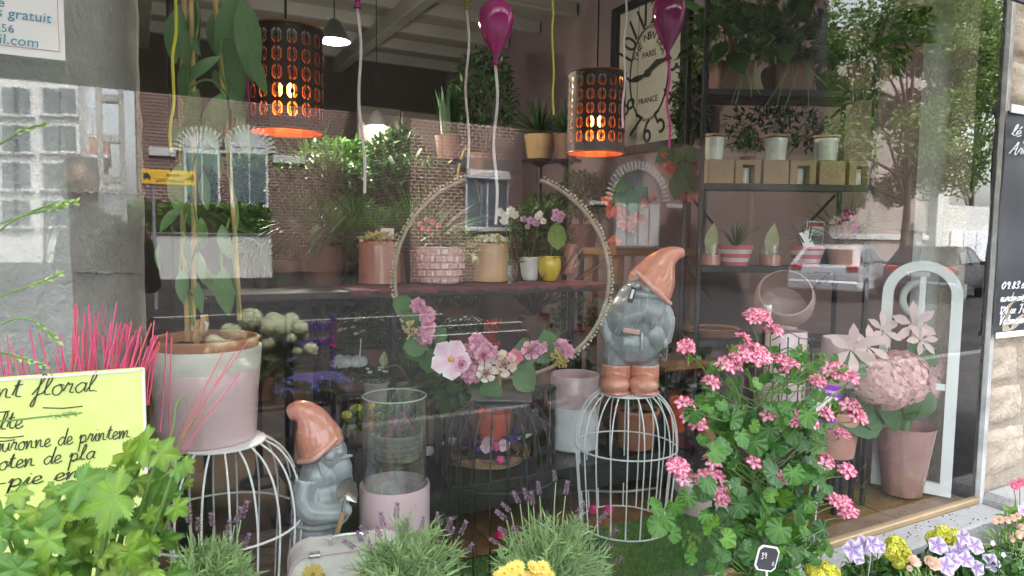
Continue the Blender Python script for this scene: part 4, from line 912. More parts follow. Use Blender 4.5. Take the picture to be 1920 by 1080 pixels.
MB().box((0, 0, 0), (.025, .001, .05), rot=(.3, .4, -YAW)).build('plant_label', 'paper', vp, loc(381, 615), smooth=False)

# ---- pink cylinder with glass vase -----------------------------------------------------------------
P0 = W(740, 995, .36); s = mpp(P0); rr = 65 * s; P = Vector((P0.x, P0.y, ZS + .012)); zt = W(740, 905, .36).z - P.z
hv = thing('hurricane_vase', 'pale pink ceramic cylinder holding a clear glass vase beside the gnome', 'vase', P)
MB().lathe([(rr * .97, 0), (rr, .006), (rr, zt * .18)], 48).build('base_band', 'white_glaze', hv)
MB().lathe([(rr, zt * .182), (rr, zt - .008), (rr * .985, zt), (rr * .95, zt), (rr * .93, zt - .01), (rr * .92, zt - .03), (0, zt - .032)], 48, cap=False).build('pot', 'pink_glaze', hv)
rg = rr * .90; zg = W(740, 742, .36).z - P.z
MB().lathe([(0, zt - .026), (rg * .98, zt - .024), (rg, zt - .015), (rg, zg), (rg * .97, zg), (rg * .97, zt - .01)], 48, cap=False).build('glass_cylinder', 'thin_glass', hv)
MB().tube([(rg * .985 * math.cos(2 * math.pi * i / 48), rg * .985 * math.sin(2 * math.pi * i / 48), zg) for i in range(48)], .0022, 6, closed=True).build('glass_rim', 'glass_edge', hv)

# ---- suitcase ------------------------------------------------------------------------------------
M('case_print', (.70, .66, .58), .5, nz=.1, ns=20, col2=(.78, .75, .68), n2=9, coat=.2)
P = W(652, 1080, .17); sc_ = thing('suitcase', 'small cream suitcase printed with roses and script in the window corner', 'suitcase', (P.x, P.y, ZS + .012), R(-10))
zt = W(640, 1020, .17).z - ZS - .012; w_ = .34; b = MB()
poly = []
for cx, cz, a0_ in ((w_ / 2 - .06, zt - .06, 0), (-w_ / 2 + .06, zt - .06, 90), (-w_ / 2 + .06, .06, 180), (w_ / 2 - .06, .06, 270)):
    for k in range(7): a = R(a0_ + k * 15); poly.append((cx + .06 * math.cos(a), cz + .06 * math.sin(a)))
b.prism(poly, -.06, .06); b.build('shell', 'case_print', sc_, ang=30)
b = MB(); b.tube([(x * 1.004, -.06, z) for x, z in poly], .005, 6, closed=True); b.tube([(x * 1.004, .06, z) for x, z in poly], .005, 6, closed=True); b.build('edge_piping', 'pink_glaze', sc_)
b = MB().tube(spline([(-.05, 0, zt), (-.045, 0, zt + .022), (0, 0, zt + .026), (.045, 0, zt + .022), (.05, 0, zt)], 5), .006, 7); b.build('handle', 'chrome', sc_)
for x in (-.1, .1): MB().bbox((x, -.055, zt - .0), (.035, .03, .012), .003).build('clasp', 'chrome', sc_)
def appl(t, key, p, s_): return obj(FL[key].name, FL[key], t, mat=Matrix.Translation(p) @ Matrix.Rotation(R(90), 4, 'X') @ Matrix.Diagonal((s_, s_, s_ * .06, 1)))
M('rose_print', (.74, .52, .16), .5)
for x, z, s_ in ((-.105, zt - .055, .036), (-.09, zt - .12, .022)): appl(sc_, 'yellow_daisy', (x, -.0615, z), s_)
appl(sc_, 'rose_pink', (-.045, -.0615, zt - .13), .015); appl(sc_, 'small_red', (.045, -.0615, zt - .07), .018); appl(sc_, 'small_blue', (.055, -.0615, zt - .045), .016)
b = MB()
for x, z, a in ((-.14, -.09, 30), (-.13, -.12, 80), (-.07, -.06, 200), (-.06, -.1, 240), (.05, -.14, 20), (.03, -.13, 60)): b.inst(LEAFW, frame((x, -.061, zt + z), (math.cos(R(a)), 0, math.sin(R(a))), (0, -1, 0), .03, .8))
b.build('leaf_print', 'leaf', sc_)
b = MB()
for k in range(5):
    pts = [(-.03 + i * .006, -.0608, zt - .045 - k * .017 + .0035 * math.sin(i * 2.1 + k) * (1 if i % 5 else .2)) for i in range(24 - 2 * (k % 3))]; b.tube(pts, .0006, 4)
b.build('script_print', 'wicker', sc_)

# ---- low black table with wreath, red pot, two-tone vase ------------------------------------------------
ZTB = .455
tb = thing('display_table', 'low black table behind the birdcages in the window', 'table', (1.55, 1.0, ZS - .002))
tw, td = 2.0, .62
MB().bbox((0, 0, ZTB - ZS - .02), (tw, td, .045), .004).build('table_top', 'black_table', tb, smooth=False)
MB().bbox((0, -td / 2 + .03, ZTB - ZS - .085), (tw - .1, .02, .08), .003).build('apron', 'black_table', tb, smooth=False)
for x in (-1, 1):
    for y in (-1, 1): MB().bbox((x * (tw / 2 - .05), y * (td / 2 - .05), (ZTB - ZS - .043) / 2), (.05, .05, ZTB - ZS - .043), .003).build('leg', 'black_table', tb, smooth=False)
def v2(label, px, pyb, pyt, wpx, split, z, mats, name='vase', cat='vase'):
    P = WZ(px, pyb, z); s = mpp(P); r = wpx * s / 2; P = back(P, r * .8); h = (pyb - pyt) * s; t = thing(name, label, cat, P)
    MB().lathe([(r * .93, 0), (r, .008), (r, h * split)], 40).build('lower_body', mats[0], t); MB().lathe([(r, h * split + .001), (r, h - .006), (r * .97, h), (r * .94, h - .003), (r * .93, h * .5), (0, h * .5)], 40, cap=False).build('upper_body', mats[1], t); return t
v2('white and blush two-tone cylinder vase on the black table', 1075, 848, 706, 94, .58, ZTB + .003, ('white_glaze', 'pink_glaze'))
rp, h, r, s = pot('planter', 'orange-red pot standing in the wicker wreath on the black table', 'pot', 922, 842, 776, 76, 62, 'red_glaze', z=ZTB + .003, soil=False)
MB().lathe([(0, h * .3), (r * .9, h * .3)], 24, cap=False).build('pot_floor', 'red_glaze', rp)
wc = WZ(912, 862, ZTB + .003) + fh * .05; wr_ = thing('wicker_wreath', 'wicker wreath with white shells and purple flowers on the black table', 'wreath', wc)
random.seed(8)
for i in range(26):
    ph = U(0, 6.28); rr_ = U(.14, .20); b = MB(); b.tube([(rr_ * (1 + .05 * math.sin(3 * a + ph)) * math.cos(a), rr_ * (1 + .05 * math.sin(3 * a + ph)) * math.sin(a), .018 + .012 * math.sin(2 * a + ph)) for a in [2 * math.pi * k / 40 for k in range(40)]], .0028, 5, closed=True); b.build('twig', 'wicker', wr_)
M('shell', (.76, .76, .72), .3, nz=.06, coat=.3); M('sisal_pink', (.72, .12, .32), .8, nz=.25, ns=50, bump=.6, bs=90); M('petal_purple', (.11, .05, .24), .7, tl=.2); M('sisal_hot', (.78, .03, .20), .8, nz=.25, ns=50, bump=.6)
for px, py, a in ((843, 832, .5), (983, 823, .1), (805, 850, 1.2)):
    p = WZ(px, py, ZTB + .045) - wc; MB().lathe([(0, 0), (.5, .08), (.9, .3), (1, .42), (.9, .34), (.5, .14), (0, .06)], 20, cap=False).build('shell', 'shell', wr_, p, (U(-.2, .2), -.2, a)).scale = (.045, .026, .03)
for px, py in ((912, 838), (915, 830), (945, 835)): put(wr_, 'orchid_big', WZ(px, py, ZTB + .05) - wc, TOCAM, .032)
for px, py, m_ in ((890, 824, 'petal_purple'), (875, 832, 'petal_purple'), (968, 818, 'petal_purple'), (955, 828, 'petal_purple'), (885, 840, 'petal_purple'), (862, 822, 'sisal_pink'), (930, 838, 'sisal_pink'), (938, 862, 'sisal_pink')):
    p = WZ(px, py, ZTB + .05) - wc
    if m_ == 'sisal_pink': MB().ball(p, (.019, .019, .022), 12, 9, jit=.04).build('sisal_ball', m_, wr_)
    else:
        b = MB()
        for k in range(22): b.inst(LEAFW, frame(p + rdir() * .008, rdir(-.3, 1), rdir(), .04))
        b.build('dried_flower', m_, wr_)
for i, (px, py, z, tx) in enumerate(((937, 1002, ZS + .035, 'pink sisal ball on the turf beside the lavender'), (1113, 957, ZS + .03, 'left of two hot pink sisal balls inside the white cage'), (1141, 957, ZS + .03, 'right of two hot pink sisal balls inside the white cage'))):
    p = WZ(px, py, z); o_ = MB().ball((0, 0, 0), .021, 14, 10, jit=.03); 
    for k in range(8): a = rdir(); u = a.orthogonal().normalized(); w2 = a.cross(u); o_.tube([(u * math.cos(q * .4) + w2 * math.sin(q * .4)) * .0215 for q in range(16)], .0012, 4, closed=True)
    tag(o_.build('sisal_ball', 'sisal_hot', loc=(p.x, p.y, ZS + .034)), tx, 'ball', 'loose sisal balls')
# white cable and plug block on the turf
cb = thing('power_cable', 'white power cable with a socket block behind the black birdcage', 'cable', W(830, 965, .6) * 1)
o = cb.location; cb.location = (o.x, o.y, ZS + .012); o = cb.location
MB().tube(spline([WZ(x, y, ZS + .025) - o for x, y in ((850, 962), (890, 945), (950, 934), (1010, 925), (1070, 918), (1160, 922), (1230, 915))], 6), .006, 7).build('cord', 'cord_white', cb)
q = WZ(835, 968, ZS + .03) - o; MB().bbox(q, (.13, .05, .045), .012, rot=(0, 0, .3)).build('socket_block', 'cord_white', cb); MB().bbox(q + Vector((-.02, -.01, .028)), (.035, .035, .03), .006).build('plug', 'cord_white', cb)

# ---- flower hoop on the black cage -----------------------------------------------------------------------
hb_ = cB + Vector((0, 0, HB + .006)); Hh = Fig(937, 752, hb_); hp = Hh.thing('flower_hoop', 'large wicker hoop dressed with pink hydrangeas roses and orchid', 'wreath')
MB().tube([Hh.g(936, 750), Hh.g(936, 700)], .007, 8).build('stem', 'oak', hp)
MB().bbox(Hh.g(940, 748, 0) + Vector((0, 0, .006)), (.22, .17, .008), .01).build('slate_plate', 'slate', hp, smooth=False)
cx, cy, rx, ry = 938, 522, 198, 190
arc = [(R(a)) for a in range(110, 431, 4)]
pth = [Hh.g(cx + rx * math.cos(a), cy - ry * math.sin(a), 6 * math.sin(3 * a)) for a in arc]
M('hoop', (.33, .28, .21), .8, nz=.25, ns=30, bump=.4, bs=70); M('bead', (.46, .40, .28), .6, nz=.2)
MB().tube(pth, .0066, 8).build('hoop', 'hoop', hp)
b = MB()
for i in range(0, len(pth) - 1):
    if not (235 < math.degrees(arc[i]) < 300):
        for k in range(2):
            p = pth[i] + (pth[i + 1] - pth[i]) * (k / 2); d = (p - Hh.g(cx, cy)).normalized(); side = -1 if math.degrees(arc[i]) < 270 else 1
            c = p + d * .013 + rdir() * .003
            b.ball(c, .0052, 7, 5); b.tube([p, c], .0012, 4)
stuff(b.build('bead_trim', 'bead', hp))
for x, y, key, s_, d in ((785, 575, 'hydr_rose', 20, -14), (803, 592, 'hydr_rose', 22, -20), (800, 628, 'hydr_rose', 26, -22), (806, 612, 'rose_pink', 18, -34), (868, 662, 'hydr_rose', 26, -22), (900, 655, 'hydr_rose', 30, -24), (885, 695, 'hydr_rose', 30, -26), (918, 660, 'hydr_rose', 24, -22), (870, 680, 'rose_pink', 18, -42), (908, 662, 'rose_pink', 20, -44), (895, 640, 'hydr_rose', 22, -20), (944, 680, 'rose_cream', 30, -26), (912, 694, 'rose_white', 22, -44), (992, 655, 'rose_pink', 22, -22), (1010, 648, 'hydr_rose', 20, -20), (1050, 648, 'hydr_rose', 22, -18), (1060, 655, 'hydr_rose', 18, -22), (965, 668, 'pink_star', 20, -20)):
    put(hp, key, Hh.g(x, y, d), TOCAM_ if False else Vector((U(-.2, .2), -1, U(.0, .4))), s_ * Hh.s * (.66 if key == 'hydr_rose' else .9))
o_ = put(hp, 'orchid_big', Hh.g(848, 670, -36), (.05, -1, .15), 38 * Hh.s)
b = MB()
for x, y, c in ((770, 612, (1, .9, .5)), (776, 625, (1, .9, .5)), (905, 672, (.5, .6, .3)), (1040, 668, (.8, .7, .2)), (1052, 672, (.8, .7, .2)), (1046, 662, (.8, .7, .2))):
    for k in range(26): b.ball(Hh.g(x + U(-11, 11), y + U(-11, 11), -30 + U(-8, 8)), .0045, 6, 4, 0, c)
stuff(b.build('berry_cluster', 'bead', hp))
lw_ = MB().inst(LEAFR, Matrix.Identity(4)).mesh('leaf', 'leaf')
for x, y, dx, dy in ((740, 562, 32, 22), (762, 585, 20, 34), (800, 640, -35, 30), (815, 645, 18, -25), (812, 655, -12, 42), (805, 650, -40, 0), (955, 690, 45, 10), (965, 690, 30, 35), (1005, 680, 25, -36), (1030, 660, -10, -38), (990, 690, -10, -50), (935, 712, -25, 40), (1015, 660, 24, -10)):
    p, e = Hh.g(x, y, -16), Hh.g(x + dx, y + dy, -16 + U(-10, 10)); obj('leaf', lw_, hp, mat=frame(p, e - p, (U(-.4, .4), -1, .3), (e - p).length * 1.15))
# ---- balloons -------------------------------------------------------------------------------------------
def balloon(label, px, pyc, wpx, hpx, Y, mat, rib, ribpx, off=4):
    c = W(px, pyc, Y); s = mpp(c); t = thing('glass_balloon', label, 'balloon', (c.x, c.y, c.z - hpx * s / 2), 0, 'glass balloons hanging in the window'); h = hpx * s; r = wpx * s / 2
    pr = [(r * .10, 0), (r * .14, h * .05), (r * .42, h * .2), (r * .74, h * .38), (r * .95, h * .56), (r, h * .68), (r * .93, h * .82), (r * .68, h * .93), (r * .34, h * .985), (0, h)]
    MB().lathe([(p.x, p.y) for p in spline([Vector((a, b)) for a, b in pr], 4)], 36, cap=False).build('balloon', mat, t)
    MB().lathe([(r * .26, -h * .085), (r * .2, -h * .05), (r * .11, -h * .01), (r * .13, h * .02)], 16, cap=True).build('knot', mat, t)
    MB().tube([(0, 0, h * .99), (0, 0, ZC - .03 - t.location.z)], .0006, 4).build('thread', 'ribbon_white', t)
    L = ribpx * s; pts = [Vector((math.sin(i * .9) * .006 + off * s * i / 10, math.cos(i * 1.3) * .005, -h * .03 - L * i / 10)) for i in range(11)]
    MB().tube(spline(pts, 4), .0052, 6, flat=.25, ref=rt0).build('ribbon', rib, t); return t
balloon('magenta glass balloon with a white ribbon, left of the olive one', 670, -38, 62, 88, .55, 'balloon_pink', 'ribbon_white', 350, 12)
balloon('olive glass balloon with a white ribbon at the top edge', 876, -28, 50, 76, .75, 'balloon_olive', 'ribbon_white', 300, 4)
balloon('bright magenta glass balloon hanging lowest in the middle', 930, 56, 66, 110, .45, 'balloon_pink', 'ribbon_white', 305, 4)
balloon('dark plum glass balloon in front of the clock', 1254, 44, 62, 112, .55, 'balloon_plum', 'ribbon_pink', 170, 10)
def ribbon(label, pts, Y, mat):
    P = [W(x, y, Y) for x, y in pts]; o = P[0]; q = spline([p - o for p in P], 6); tag(MB().tube(q, .0045, 6, flat=.3, ref=rt0).build('ribbon', mat, loc=o), label, 'ribbon', 'ribbons hanging in the window')
def wav(x0, x1, y0, y1, n=9, a=3): return [(x0 + (x1 - x0) * i / n + a * math.sin(i * 2.1), y0 + (y1 - y0) * i / n) for i in range(n + 1)]
ribbon('long yellow ribbon hanging beside the climbing vine', wav(334, 320, -120, 285), .35, 'ribbon_yellow')
ribbon('yellow ribbon hanging left of the right pendant lamp', wav(1034, 1038, -130, 215, a=1.5), .6, 'ribbon_yellow')
ribbon('thin white ribbon hanging in front of the wall clock', wav(1177, 1168, -130, 240, a=2), .6, 'ribbon_white')
ribbon('magenta ribbon hanging left of the big pendant lamp', wav(465, 466, -120, 190, a=.8), .5, 'ribbon_pink')
# ================================================================ inside the shop
random.seed(41)
M('shade', (.028, .02, .018), .6, nz=.2); M('shade_inner', (.50, .16, .035), .35, .6, nz=.1)
M('bulb_warm', (1.0, .42, .08), .4, emit=3); M('bulb_white', (1.0, .93, .78), .4, emit=4)
M('clock_face', (.52, .49, .42), .7, nz=.15, ns=4, col2=(.44, .41, .34), n2=5)
M('kraft', (.31, .215, .115), .8, nz=.12, ns=8)
M('wax', (.78, .76, .70), .45, nz=.06); M('wood_lid', (.40, .26, .13), .6, nz=.2)
M('brown_pot', (.16, .075, .05), .55, nz=.2, ns=7); M('copper_glaze', (.42, .20, .16), .18, nz=.12, coat=.8); M('rose_gold', (.56, .31, .29), .22, .25, nz=.12, ns=6, coat=.7)
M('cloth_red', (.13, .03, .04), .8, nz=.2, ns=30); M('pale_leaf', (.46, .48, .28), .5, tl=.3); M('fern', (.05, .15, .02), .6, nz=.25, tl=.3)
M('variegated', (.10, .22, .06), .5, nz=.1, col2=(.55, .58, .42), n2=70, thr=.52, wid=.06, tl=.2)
M('stripe_pink', (.55, .14, .17), .4, nz=.2, ns=3, coat=.3); M('stripe_white', (.66, .55, .52), .4, coat=.3)
M('celosia', (.55, .02, .25), .8, nz=.2, tl=.2); M('violet', (.16, .05, .45), .8)
M('frame_white', (.80, .82, .80), .5, nz=.06, ns=9, bump=.1); M('mirror', (.55, .58, .58), .04, .9, nz=.02)

# ---- pendant lamps ---------------------------------------------------------------------------
def pendant(label, px, pyt, pyb, wpx, Y, energy):
    c = W(px, (pyt + pyb) / 2, Y); s = mpp(c); r = wpx * s / 2; H = (pyb - pyt) * s; t = thing('pendant_lamp', label, 'lamp', (c.x, c.y, c.z - H / 2), R(9), 'pendant lamps with cut-out shades')
    b = MB(); nc, nr = 16, 5; z0, z1 = H * .10, H * .94
    def cyl(u, z, rr=r): a = u / nc * 2 * math.pi; return (rr * math.cos(a), rr * math.sin(a), z)
    def octo(k): return [(.5 - .17 * k, .5 - .40 * k), (.5 + .17 * k, .5 - .40 * k), (.5 + .34 * k, .5 - .22 * k), (.5 + .34 * k, .5 + .22 * k), (.5 + .17 * k, .5 + .40 * k), (.5 - .17 * k, .5 + .40 * k), (.5 - .34 * k, .5 + .22 * k), (.5 - .34 * k, .5 - .22 * k)]
    ch = (z1 - z0) / nr
    for i in range(nc):
        for j in range(nr):
            f = lambda p, rr=r: cyl(i + p[0], z0 + (j + p[1]) * ch, rr)
            sq = [(.25, 0), (.75, 0), (1, .25), (1, .75), (.75, 1), (.25, 1), (0, .75), (0, .25)]; o1, o2, o3 = octo(1.0), octo(.72), octo(.52)
            b.add([f(p) for p in sq] + [f(p) for p in o1], [(k, (k + 1) % 8, 8 + (k + 1) % 8, 8 + k) for k in range(8)])
            for cs in (((0, 0), (.25, 0), (0, .25)), ((1, 0), (1, .25), (.75, 0)), ((1, 1), (.75, 1), (1, .75)), ((0, 1), (0, .75), (.25, 1))): b.add([f(p) for p in cs], [(0, 1, 2)])
            b.add([f(p, r * .985) for p in o2] + [f(p, r * .985) for p in o3], [(k, (k + 1) % 8, 8 + (k + 1) % 8, 8 + k) for k in (1, 2, 3, 5, 6, 7)])
            b.add([f(p) for p in octo(.40)], [tuple(range(8))])
            for sy in (-1, 1): b.add([f((.44, .5 + sy * .14)), f((.56, .5 + sy * .14)), f((.56, .5 + sy * .41)), f((.44, .5 + sy * .41))], [(0, 1, 2, 3)])
    for za, zb in ((0, z0), (z1, H)): b.add([cyl(i, z) for i in range(nc * 2) for z in (za, zb)], [(2 * i, 2 * ((i + 1) % nc), 2 * ((i + 1) % nc) + 1, 2 * i + 1) for i in range(nc)])
    b.build('shade', 'shade', t, smooth=False); b.v = [(x * .975, y * .975, z) for x, y, z in b.v]; b.build('shade_liner', 'shade_inner', t, smooth=False)
    b = MB()
    for z in (.002, H - .002): b.tube([(r * math.cos(2 * math.pi * i / 40), r * math.sin(2 * math.pi * i / 40), z) for i in range(40)], .004, 6, closed=True)
    b.build('shade_ring', 'shade_inner', t)
    MB().ball((0, 0, H * .42), (.032, .032, .045), 14, 10).build('bulb', 'bulb_warm', t)
    MB().tube([(0, 0, H * .52), (0, 0, H * .6), (0, 0, ZC - .03 - t.location.z)], [.014, .006, .003], 8).build('flex', 'black_metal', t)
    l = bpy.data.lights.new('lamp_light', 'POINT'); l.energy = energy; l.color = (1, .45, .14); l.shadow_soft_size = .035; lo = bpy.data.objects.new('lamp_light', l); C.objects.link(lo); lo.parent = t; lo.location = (0, 0, H * .30)
pendant('large dark cut-out pendant lamp glowing orange beside the climbing vine', 537, 58, 248, 136, 1.1, .3)
pendant('dark cut-out pendant lamp glowing orange in front of the clock', 1118, 140, 288, 108, 1.1, .3)
def ceil_lamp(label, px, py, Y, e):
    c = W(px, py, Y); t = thing('ceiling_lamp', label, 'lamp', c, 0, 'white downlights in the shop'); MB().lathe([(.015, .14), (.04, .12), (.10, .0), (.095, .0), (.035, .11), (0, .115)], 20, cap=False).build('shade', 'metal_grey', t); MB().ball((0, 0, .01), (.075, .075, .03), 14, 8).build('bulb', 'bulb_white', t); MB().tube([(0, 0, .13), (0, 0, ZC - c.z)], .004, 5).build('flex', 'black_metal', t)
    l = bpy.data.lights.new('lamp_light', 'POINT'); l.energy = e; l.color = (1, .9, .74); l.shadow_soft_size = .08; lo = bpy.data.objects.new('lamp_light', l); C.objects.link(lo); lo.parent = t; lo.location = (0, 0, -.04)
ceil_lamp('white downlight hanging behind the left pendant lamp', 627, 78, 2.6, 17)
ceil_lamp('small white downlight deep in the shop', 706, 237, 4.2, 11)

# ---- the clock on the pink side wall -------------------------------------------------------------
ya, yb_ = 3.10, 2.12
def onwall(px, py):
    d = ray(px, py); return CAM + d * ((XWALL - CAM.x) / d.x)
p0, p1 = onwall(1153, 150), onwall(1297, 150); yc, wc_ = (p0.y + p1.y) / 2, abs(p0.y - p1.y); zb_ = onwall(1225, 284).z; zt_ = onwall(1225, -12).z; ck = thing('wall_clock', 'large antique square wall clock with a black frame on the pink wall', 'clock', (XWALL - .03, yc, (zb_ + zt_) / 2), R(-90))
hc = zt_ - zb_      # local: +X runs along the wall to the right as seen, +Y into the wall
MB().box((0, .02, 0), (wc_ * .96, .02, hc * .97)).build('dial', 'clock_face', ck, smooth=False)
for s_ in (-1, 1): MB().bbox((s_ * wc_ * .46, 0, 0), (wc_ * .09, .06, hc), .008).build('frame_bar', 'black_metal', ck, smooth=False); MB().bbox((0, .002, s_ * hc * .475), (wc_ * .84, .06, hc * .055), .008).build('frame_bar', 'black_metal', ck, smooth=False)
MB().bbox((.05, .005, hc * .53), (.16, .05, hc * .06), .02).build('frame_crest', 'black_metal', ck)
for k in range(1, 13):
    a = R(90 - 30 * k); rr_ = .335; me = text_mesh(str(k), .30, 'print_black', .002, sx=.8); obj('numeral', me, ck, (rr_ * wc_ * math.cos(a) * .98, .006, rr_ * hc * math.sin(a) * 1.12), (R(90), 0, 0)).rotation_euler = Euler((R(90), R(30 * k if k not in (4, 5, 6, 7, 8) else 30 * k + 180), 0))
for k_ in (.245, .255): MB().tube([(k_ * wc_ * math.cos(2 * math.pi * i / 60), .007, k_ * 1.18 * hc * math.sin(2 * math.pi * i / 60)) for i in range(60)], .004, 5, closed=True).build('dial_ring', 'print_black', ck)
for i, ch_ in enumerate('THE NEW ERA'):
    if ch_ == ' ': continue
    a = R(150 - i * 12); obj('lettering', text_mesh(ch_, .095, 'print_black', .001), ck, (.20 * wc_ * math.cos(a), .007, .235 * hc * math.sin(a)), (R(90), R(90) - a, 0))
obj('lettering', text_mesh('PARIS', .075, 'print_black', .001), ck, (0, .007, .12 * hc), (R(90), 0, 0)); obj('lettering', text_mesh('FRANCE', .07, 'print_black', .001), ck, (0, .007, -.17 * hc), (R(90), 0, 0))
b = MB(); b.tube([(-.24 * wc_, -.012, -.02 * hc), (-.15 * wc_, -.012, -.018 * hc), (-.05 * wc_, -.012, -.01 * hc), (.12 * wc_, -.012, .05 * hc), (.28 * wc_, -.012, .055 * hc)], [.006, .028, .012, .026, .005], 8, flat=.25, ref=(0, 0, 1)); b.ball((0, -.012, 0), (.035, .01, .035)); b.build('clock_hands', 'print_black', ck)

# ---- back-of-shop clutter ---------------------------------------------------------------------------
sc2 = thing('folding_screen', 'dark carved wooden folding screen at the back of the shop', 'screen', W(800, 330, 4.2)); o = sc2.location; sc2.location = (o.x, o.y, 0)
for i in range(3):
    pn = MB().bbox((i * .42 - .45, .05 * (i % 2), 1.45), (.4, .03, 2.3), .01).build('panel', 'dark_wall', sc2, rot=(0, 0, 0), smooth=False)
    MB().tube(spline([(i * .42 - .6, .05 * (i % 2) - .02, 1.8), (i * .42 - .45, .05 * (i % 2) - .02, 2.3), (i * .42 - .3, .05 * (i % 2) - .02, 1.8)], 6), .012, 6).build('carving', 'oak', pn)
def floorplant(name, label, px, py_top, py_base, Y, kind, mat, wpx, potmat='brown_pot', zfloor=0, n=90, cat='plant', group=None):
    c = W(px, py_base, Y); s = mpp(c); top = W(px, py_top, Y); hp_ = .22; t = thing(name, label, cat, (c.x, c.y, zfloor), 0, group); st = c.z - zfloor
    r = min(.14, wpx * s * .28)
    if st > .12:     # stands on a plain plant stand
        MB().lathe([(r * 1.1, st - .02), (r * 1.15, st - .005), (r * 1.1, st)], 24).build('stand_top', 'black_metal', t)
        MB().lathe([(r * .9, 0), (r * .85, .02), (.03, .04), (.022, .1), (.022, st - .06), (r * .6, st - .02)], 20).build('pedestal', 'black_metal', t)
    else: st = 0
    MB().lathe([(x, z + st) for x, z in pot_profile(r * .75, r, .2)], 28).build('pot', potmat, t); MB().lathe([(0, st + .18), (r * .95, st + .175)], 20, cap=False).build('soil', 'soil', t)
    H = top.z - (zfloor + st + .18); w_ = wpx * s / 2; z = st + .18
    if kind == 'blade': blades(t, (0, 0, z), n, max(.2, H * 1.1), .018, mat, 1.15, .55)
    elif kind == 'sword': blades(t, (0, 0, z), n, max(.2, H), .055, mat, .3, .05, r0=.06)
    elif kind == 'bush': bush(t, (0, 0, z + H * .5), (w_, w_ * .8, H * .55), n * 5, .07, mat); stems(t, (0, 0, z - .02), 7, H * .6, .006, 'bark', .4)
    elif kind == 'palm':
        b = MB(); bs_ = MB()
        for i in range(16):
            a = U(0, 6.28); e = U(.3, 1.2); d = Vector((math.cos(a) * math.sin(e), math.sin(a) * math.sin(e), math.cos(e))); L = U(.35, .6) * H; p0_ = Vector((0, 0, z)); p1_ = p0_ + d * L; bs_.tube([p0_, (p0_ + p1_) / 2 + Vector((0, 0, .03)), p1_], .006, 5)
            u = d.orthogonal().normalized(); v_ = d.cross(u)
            for k in range(26): q = (k / 25 - .5) * 3.6; dd = d * math.cos(q) + u * math.sin(q); b.inst(LEAFN, frame(p1_, dd + Vector((0, 0, -.1)), d, U(.5, .62) * H, .55), 0, (U(.7, 1.3),) * 3)
        b.build('fronds', mat, t); bs_.build('stalks', 'stem', t)
    return t
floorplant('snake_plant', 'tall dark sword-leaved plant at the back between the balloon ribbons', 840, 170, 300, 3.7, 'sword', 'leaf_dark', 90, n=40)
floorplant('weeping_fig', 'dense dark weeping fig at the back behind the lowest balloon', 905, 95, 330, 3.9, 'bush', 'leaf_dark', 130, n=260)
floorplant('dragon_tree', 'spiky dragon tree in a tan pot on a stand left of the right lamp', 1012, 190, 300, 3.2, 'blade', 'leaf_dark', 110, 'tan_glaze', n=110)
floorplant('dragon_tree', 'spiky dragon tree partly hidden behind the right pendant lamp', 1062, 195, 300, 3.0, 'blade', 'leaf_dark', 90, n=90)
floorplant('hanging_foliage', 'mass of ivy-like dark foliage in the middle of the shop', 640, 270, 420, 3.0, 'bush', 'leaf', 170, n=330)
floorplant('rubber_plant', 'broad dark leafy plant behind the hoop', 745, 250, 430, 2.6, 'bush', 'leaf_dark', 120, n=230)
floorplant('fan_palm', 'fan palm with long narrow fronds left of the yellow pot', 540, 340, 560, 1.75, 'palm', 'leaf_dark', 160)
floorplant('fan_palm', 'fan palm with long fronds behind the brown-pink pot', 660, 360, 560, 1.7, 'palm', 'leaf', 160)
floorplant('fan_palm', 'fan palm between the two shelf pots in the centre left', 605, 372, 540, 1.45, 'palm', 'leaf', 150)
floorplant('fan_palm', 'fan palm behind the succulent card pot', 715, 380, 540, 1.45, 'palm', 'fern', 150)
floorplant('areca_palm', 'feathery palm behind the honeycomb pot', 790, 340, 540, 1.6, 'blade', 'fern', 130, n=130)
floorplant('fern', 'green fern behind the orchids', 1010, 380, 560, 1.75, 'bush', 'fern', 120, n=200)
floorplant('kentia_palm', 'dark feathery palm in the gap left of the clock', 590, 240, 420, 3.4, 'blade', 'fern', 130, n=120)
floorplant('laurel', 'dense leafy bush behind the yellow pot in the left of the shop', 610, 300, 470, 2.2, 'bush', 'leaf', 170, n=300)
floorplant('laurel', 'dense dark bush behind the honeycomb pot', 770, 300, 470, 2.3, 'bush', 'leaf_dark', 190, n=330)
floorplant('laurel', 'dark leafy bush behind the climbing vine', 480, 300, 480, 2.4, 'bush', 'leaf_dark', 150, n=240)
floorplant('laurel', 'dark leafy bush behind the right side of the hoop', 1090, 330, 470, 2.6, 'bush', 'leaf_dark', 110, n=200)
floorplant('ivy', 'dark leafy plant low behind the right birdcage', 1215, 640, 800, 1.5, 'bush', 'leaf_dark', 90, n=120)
floorplant('olive_plant', 'dark foliage hanging beside the clock', 1292, 120, 330, 2.3, 'bush', 'leaf_dark', 70, n=150)

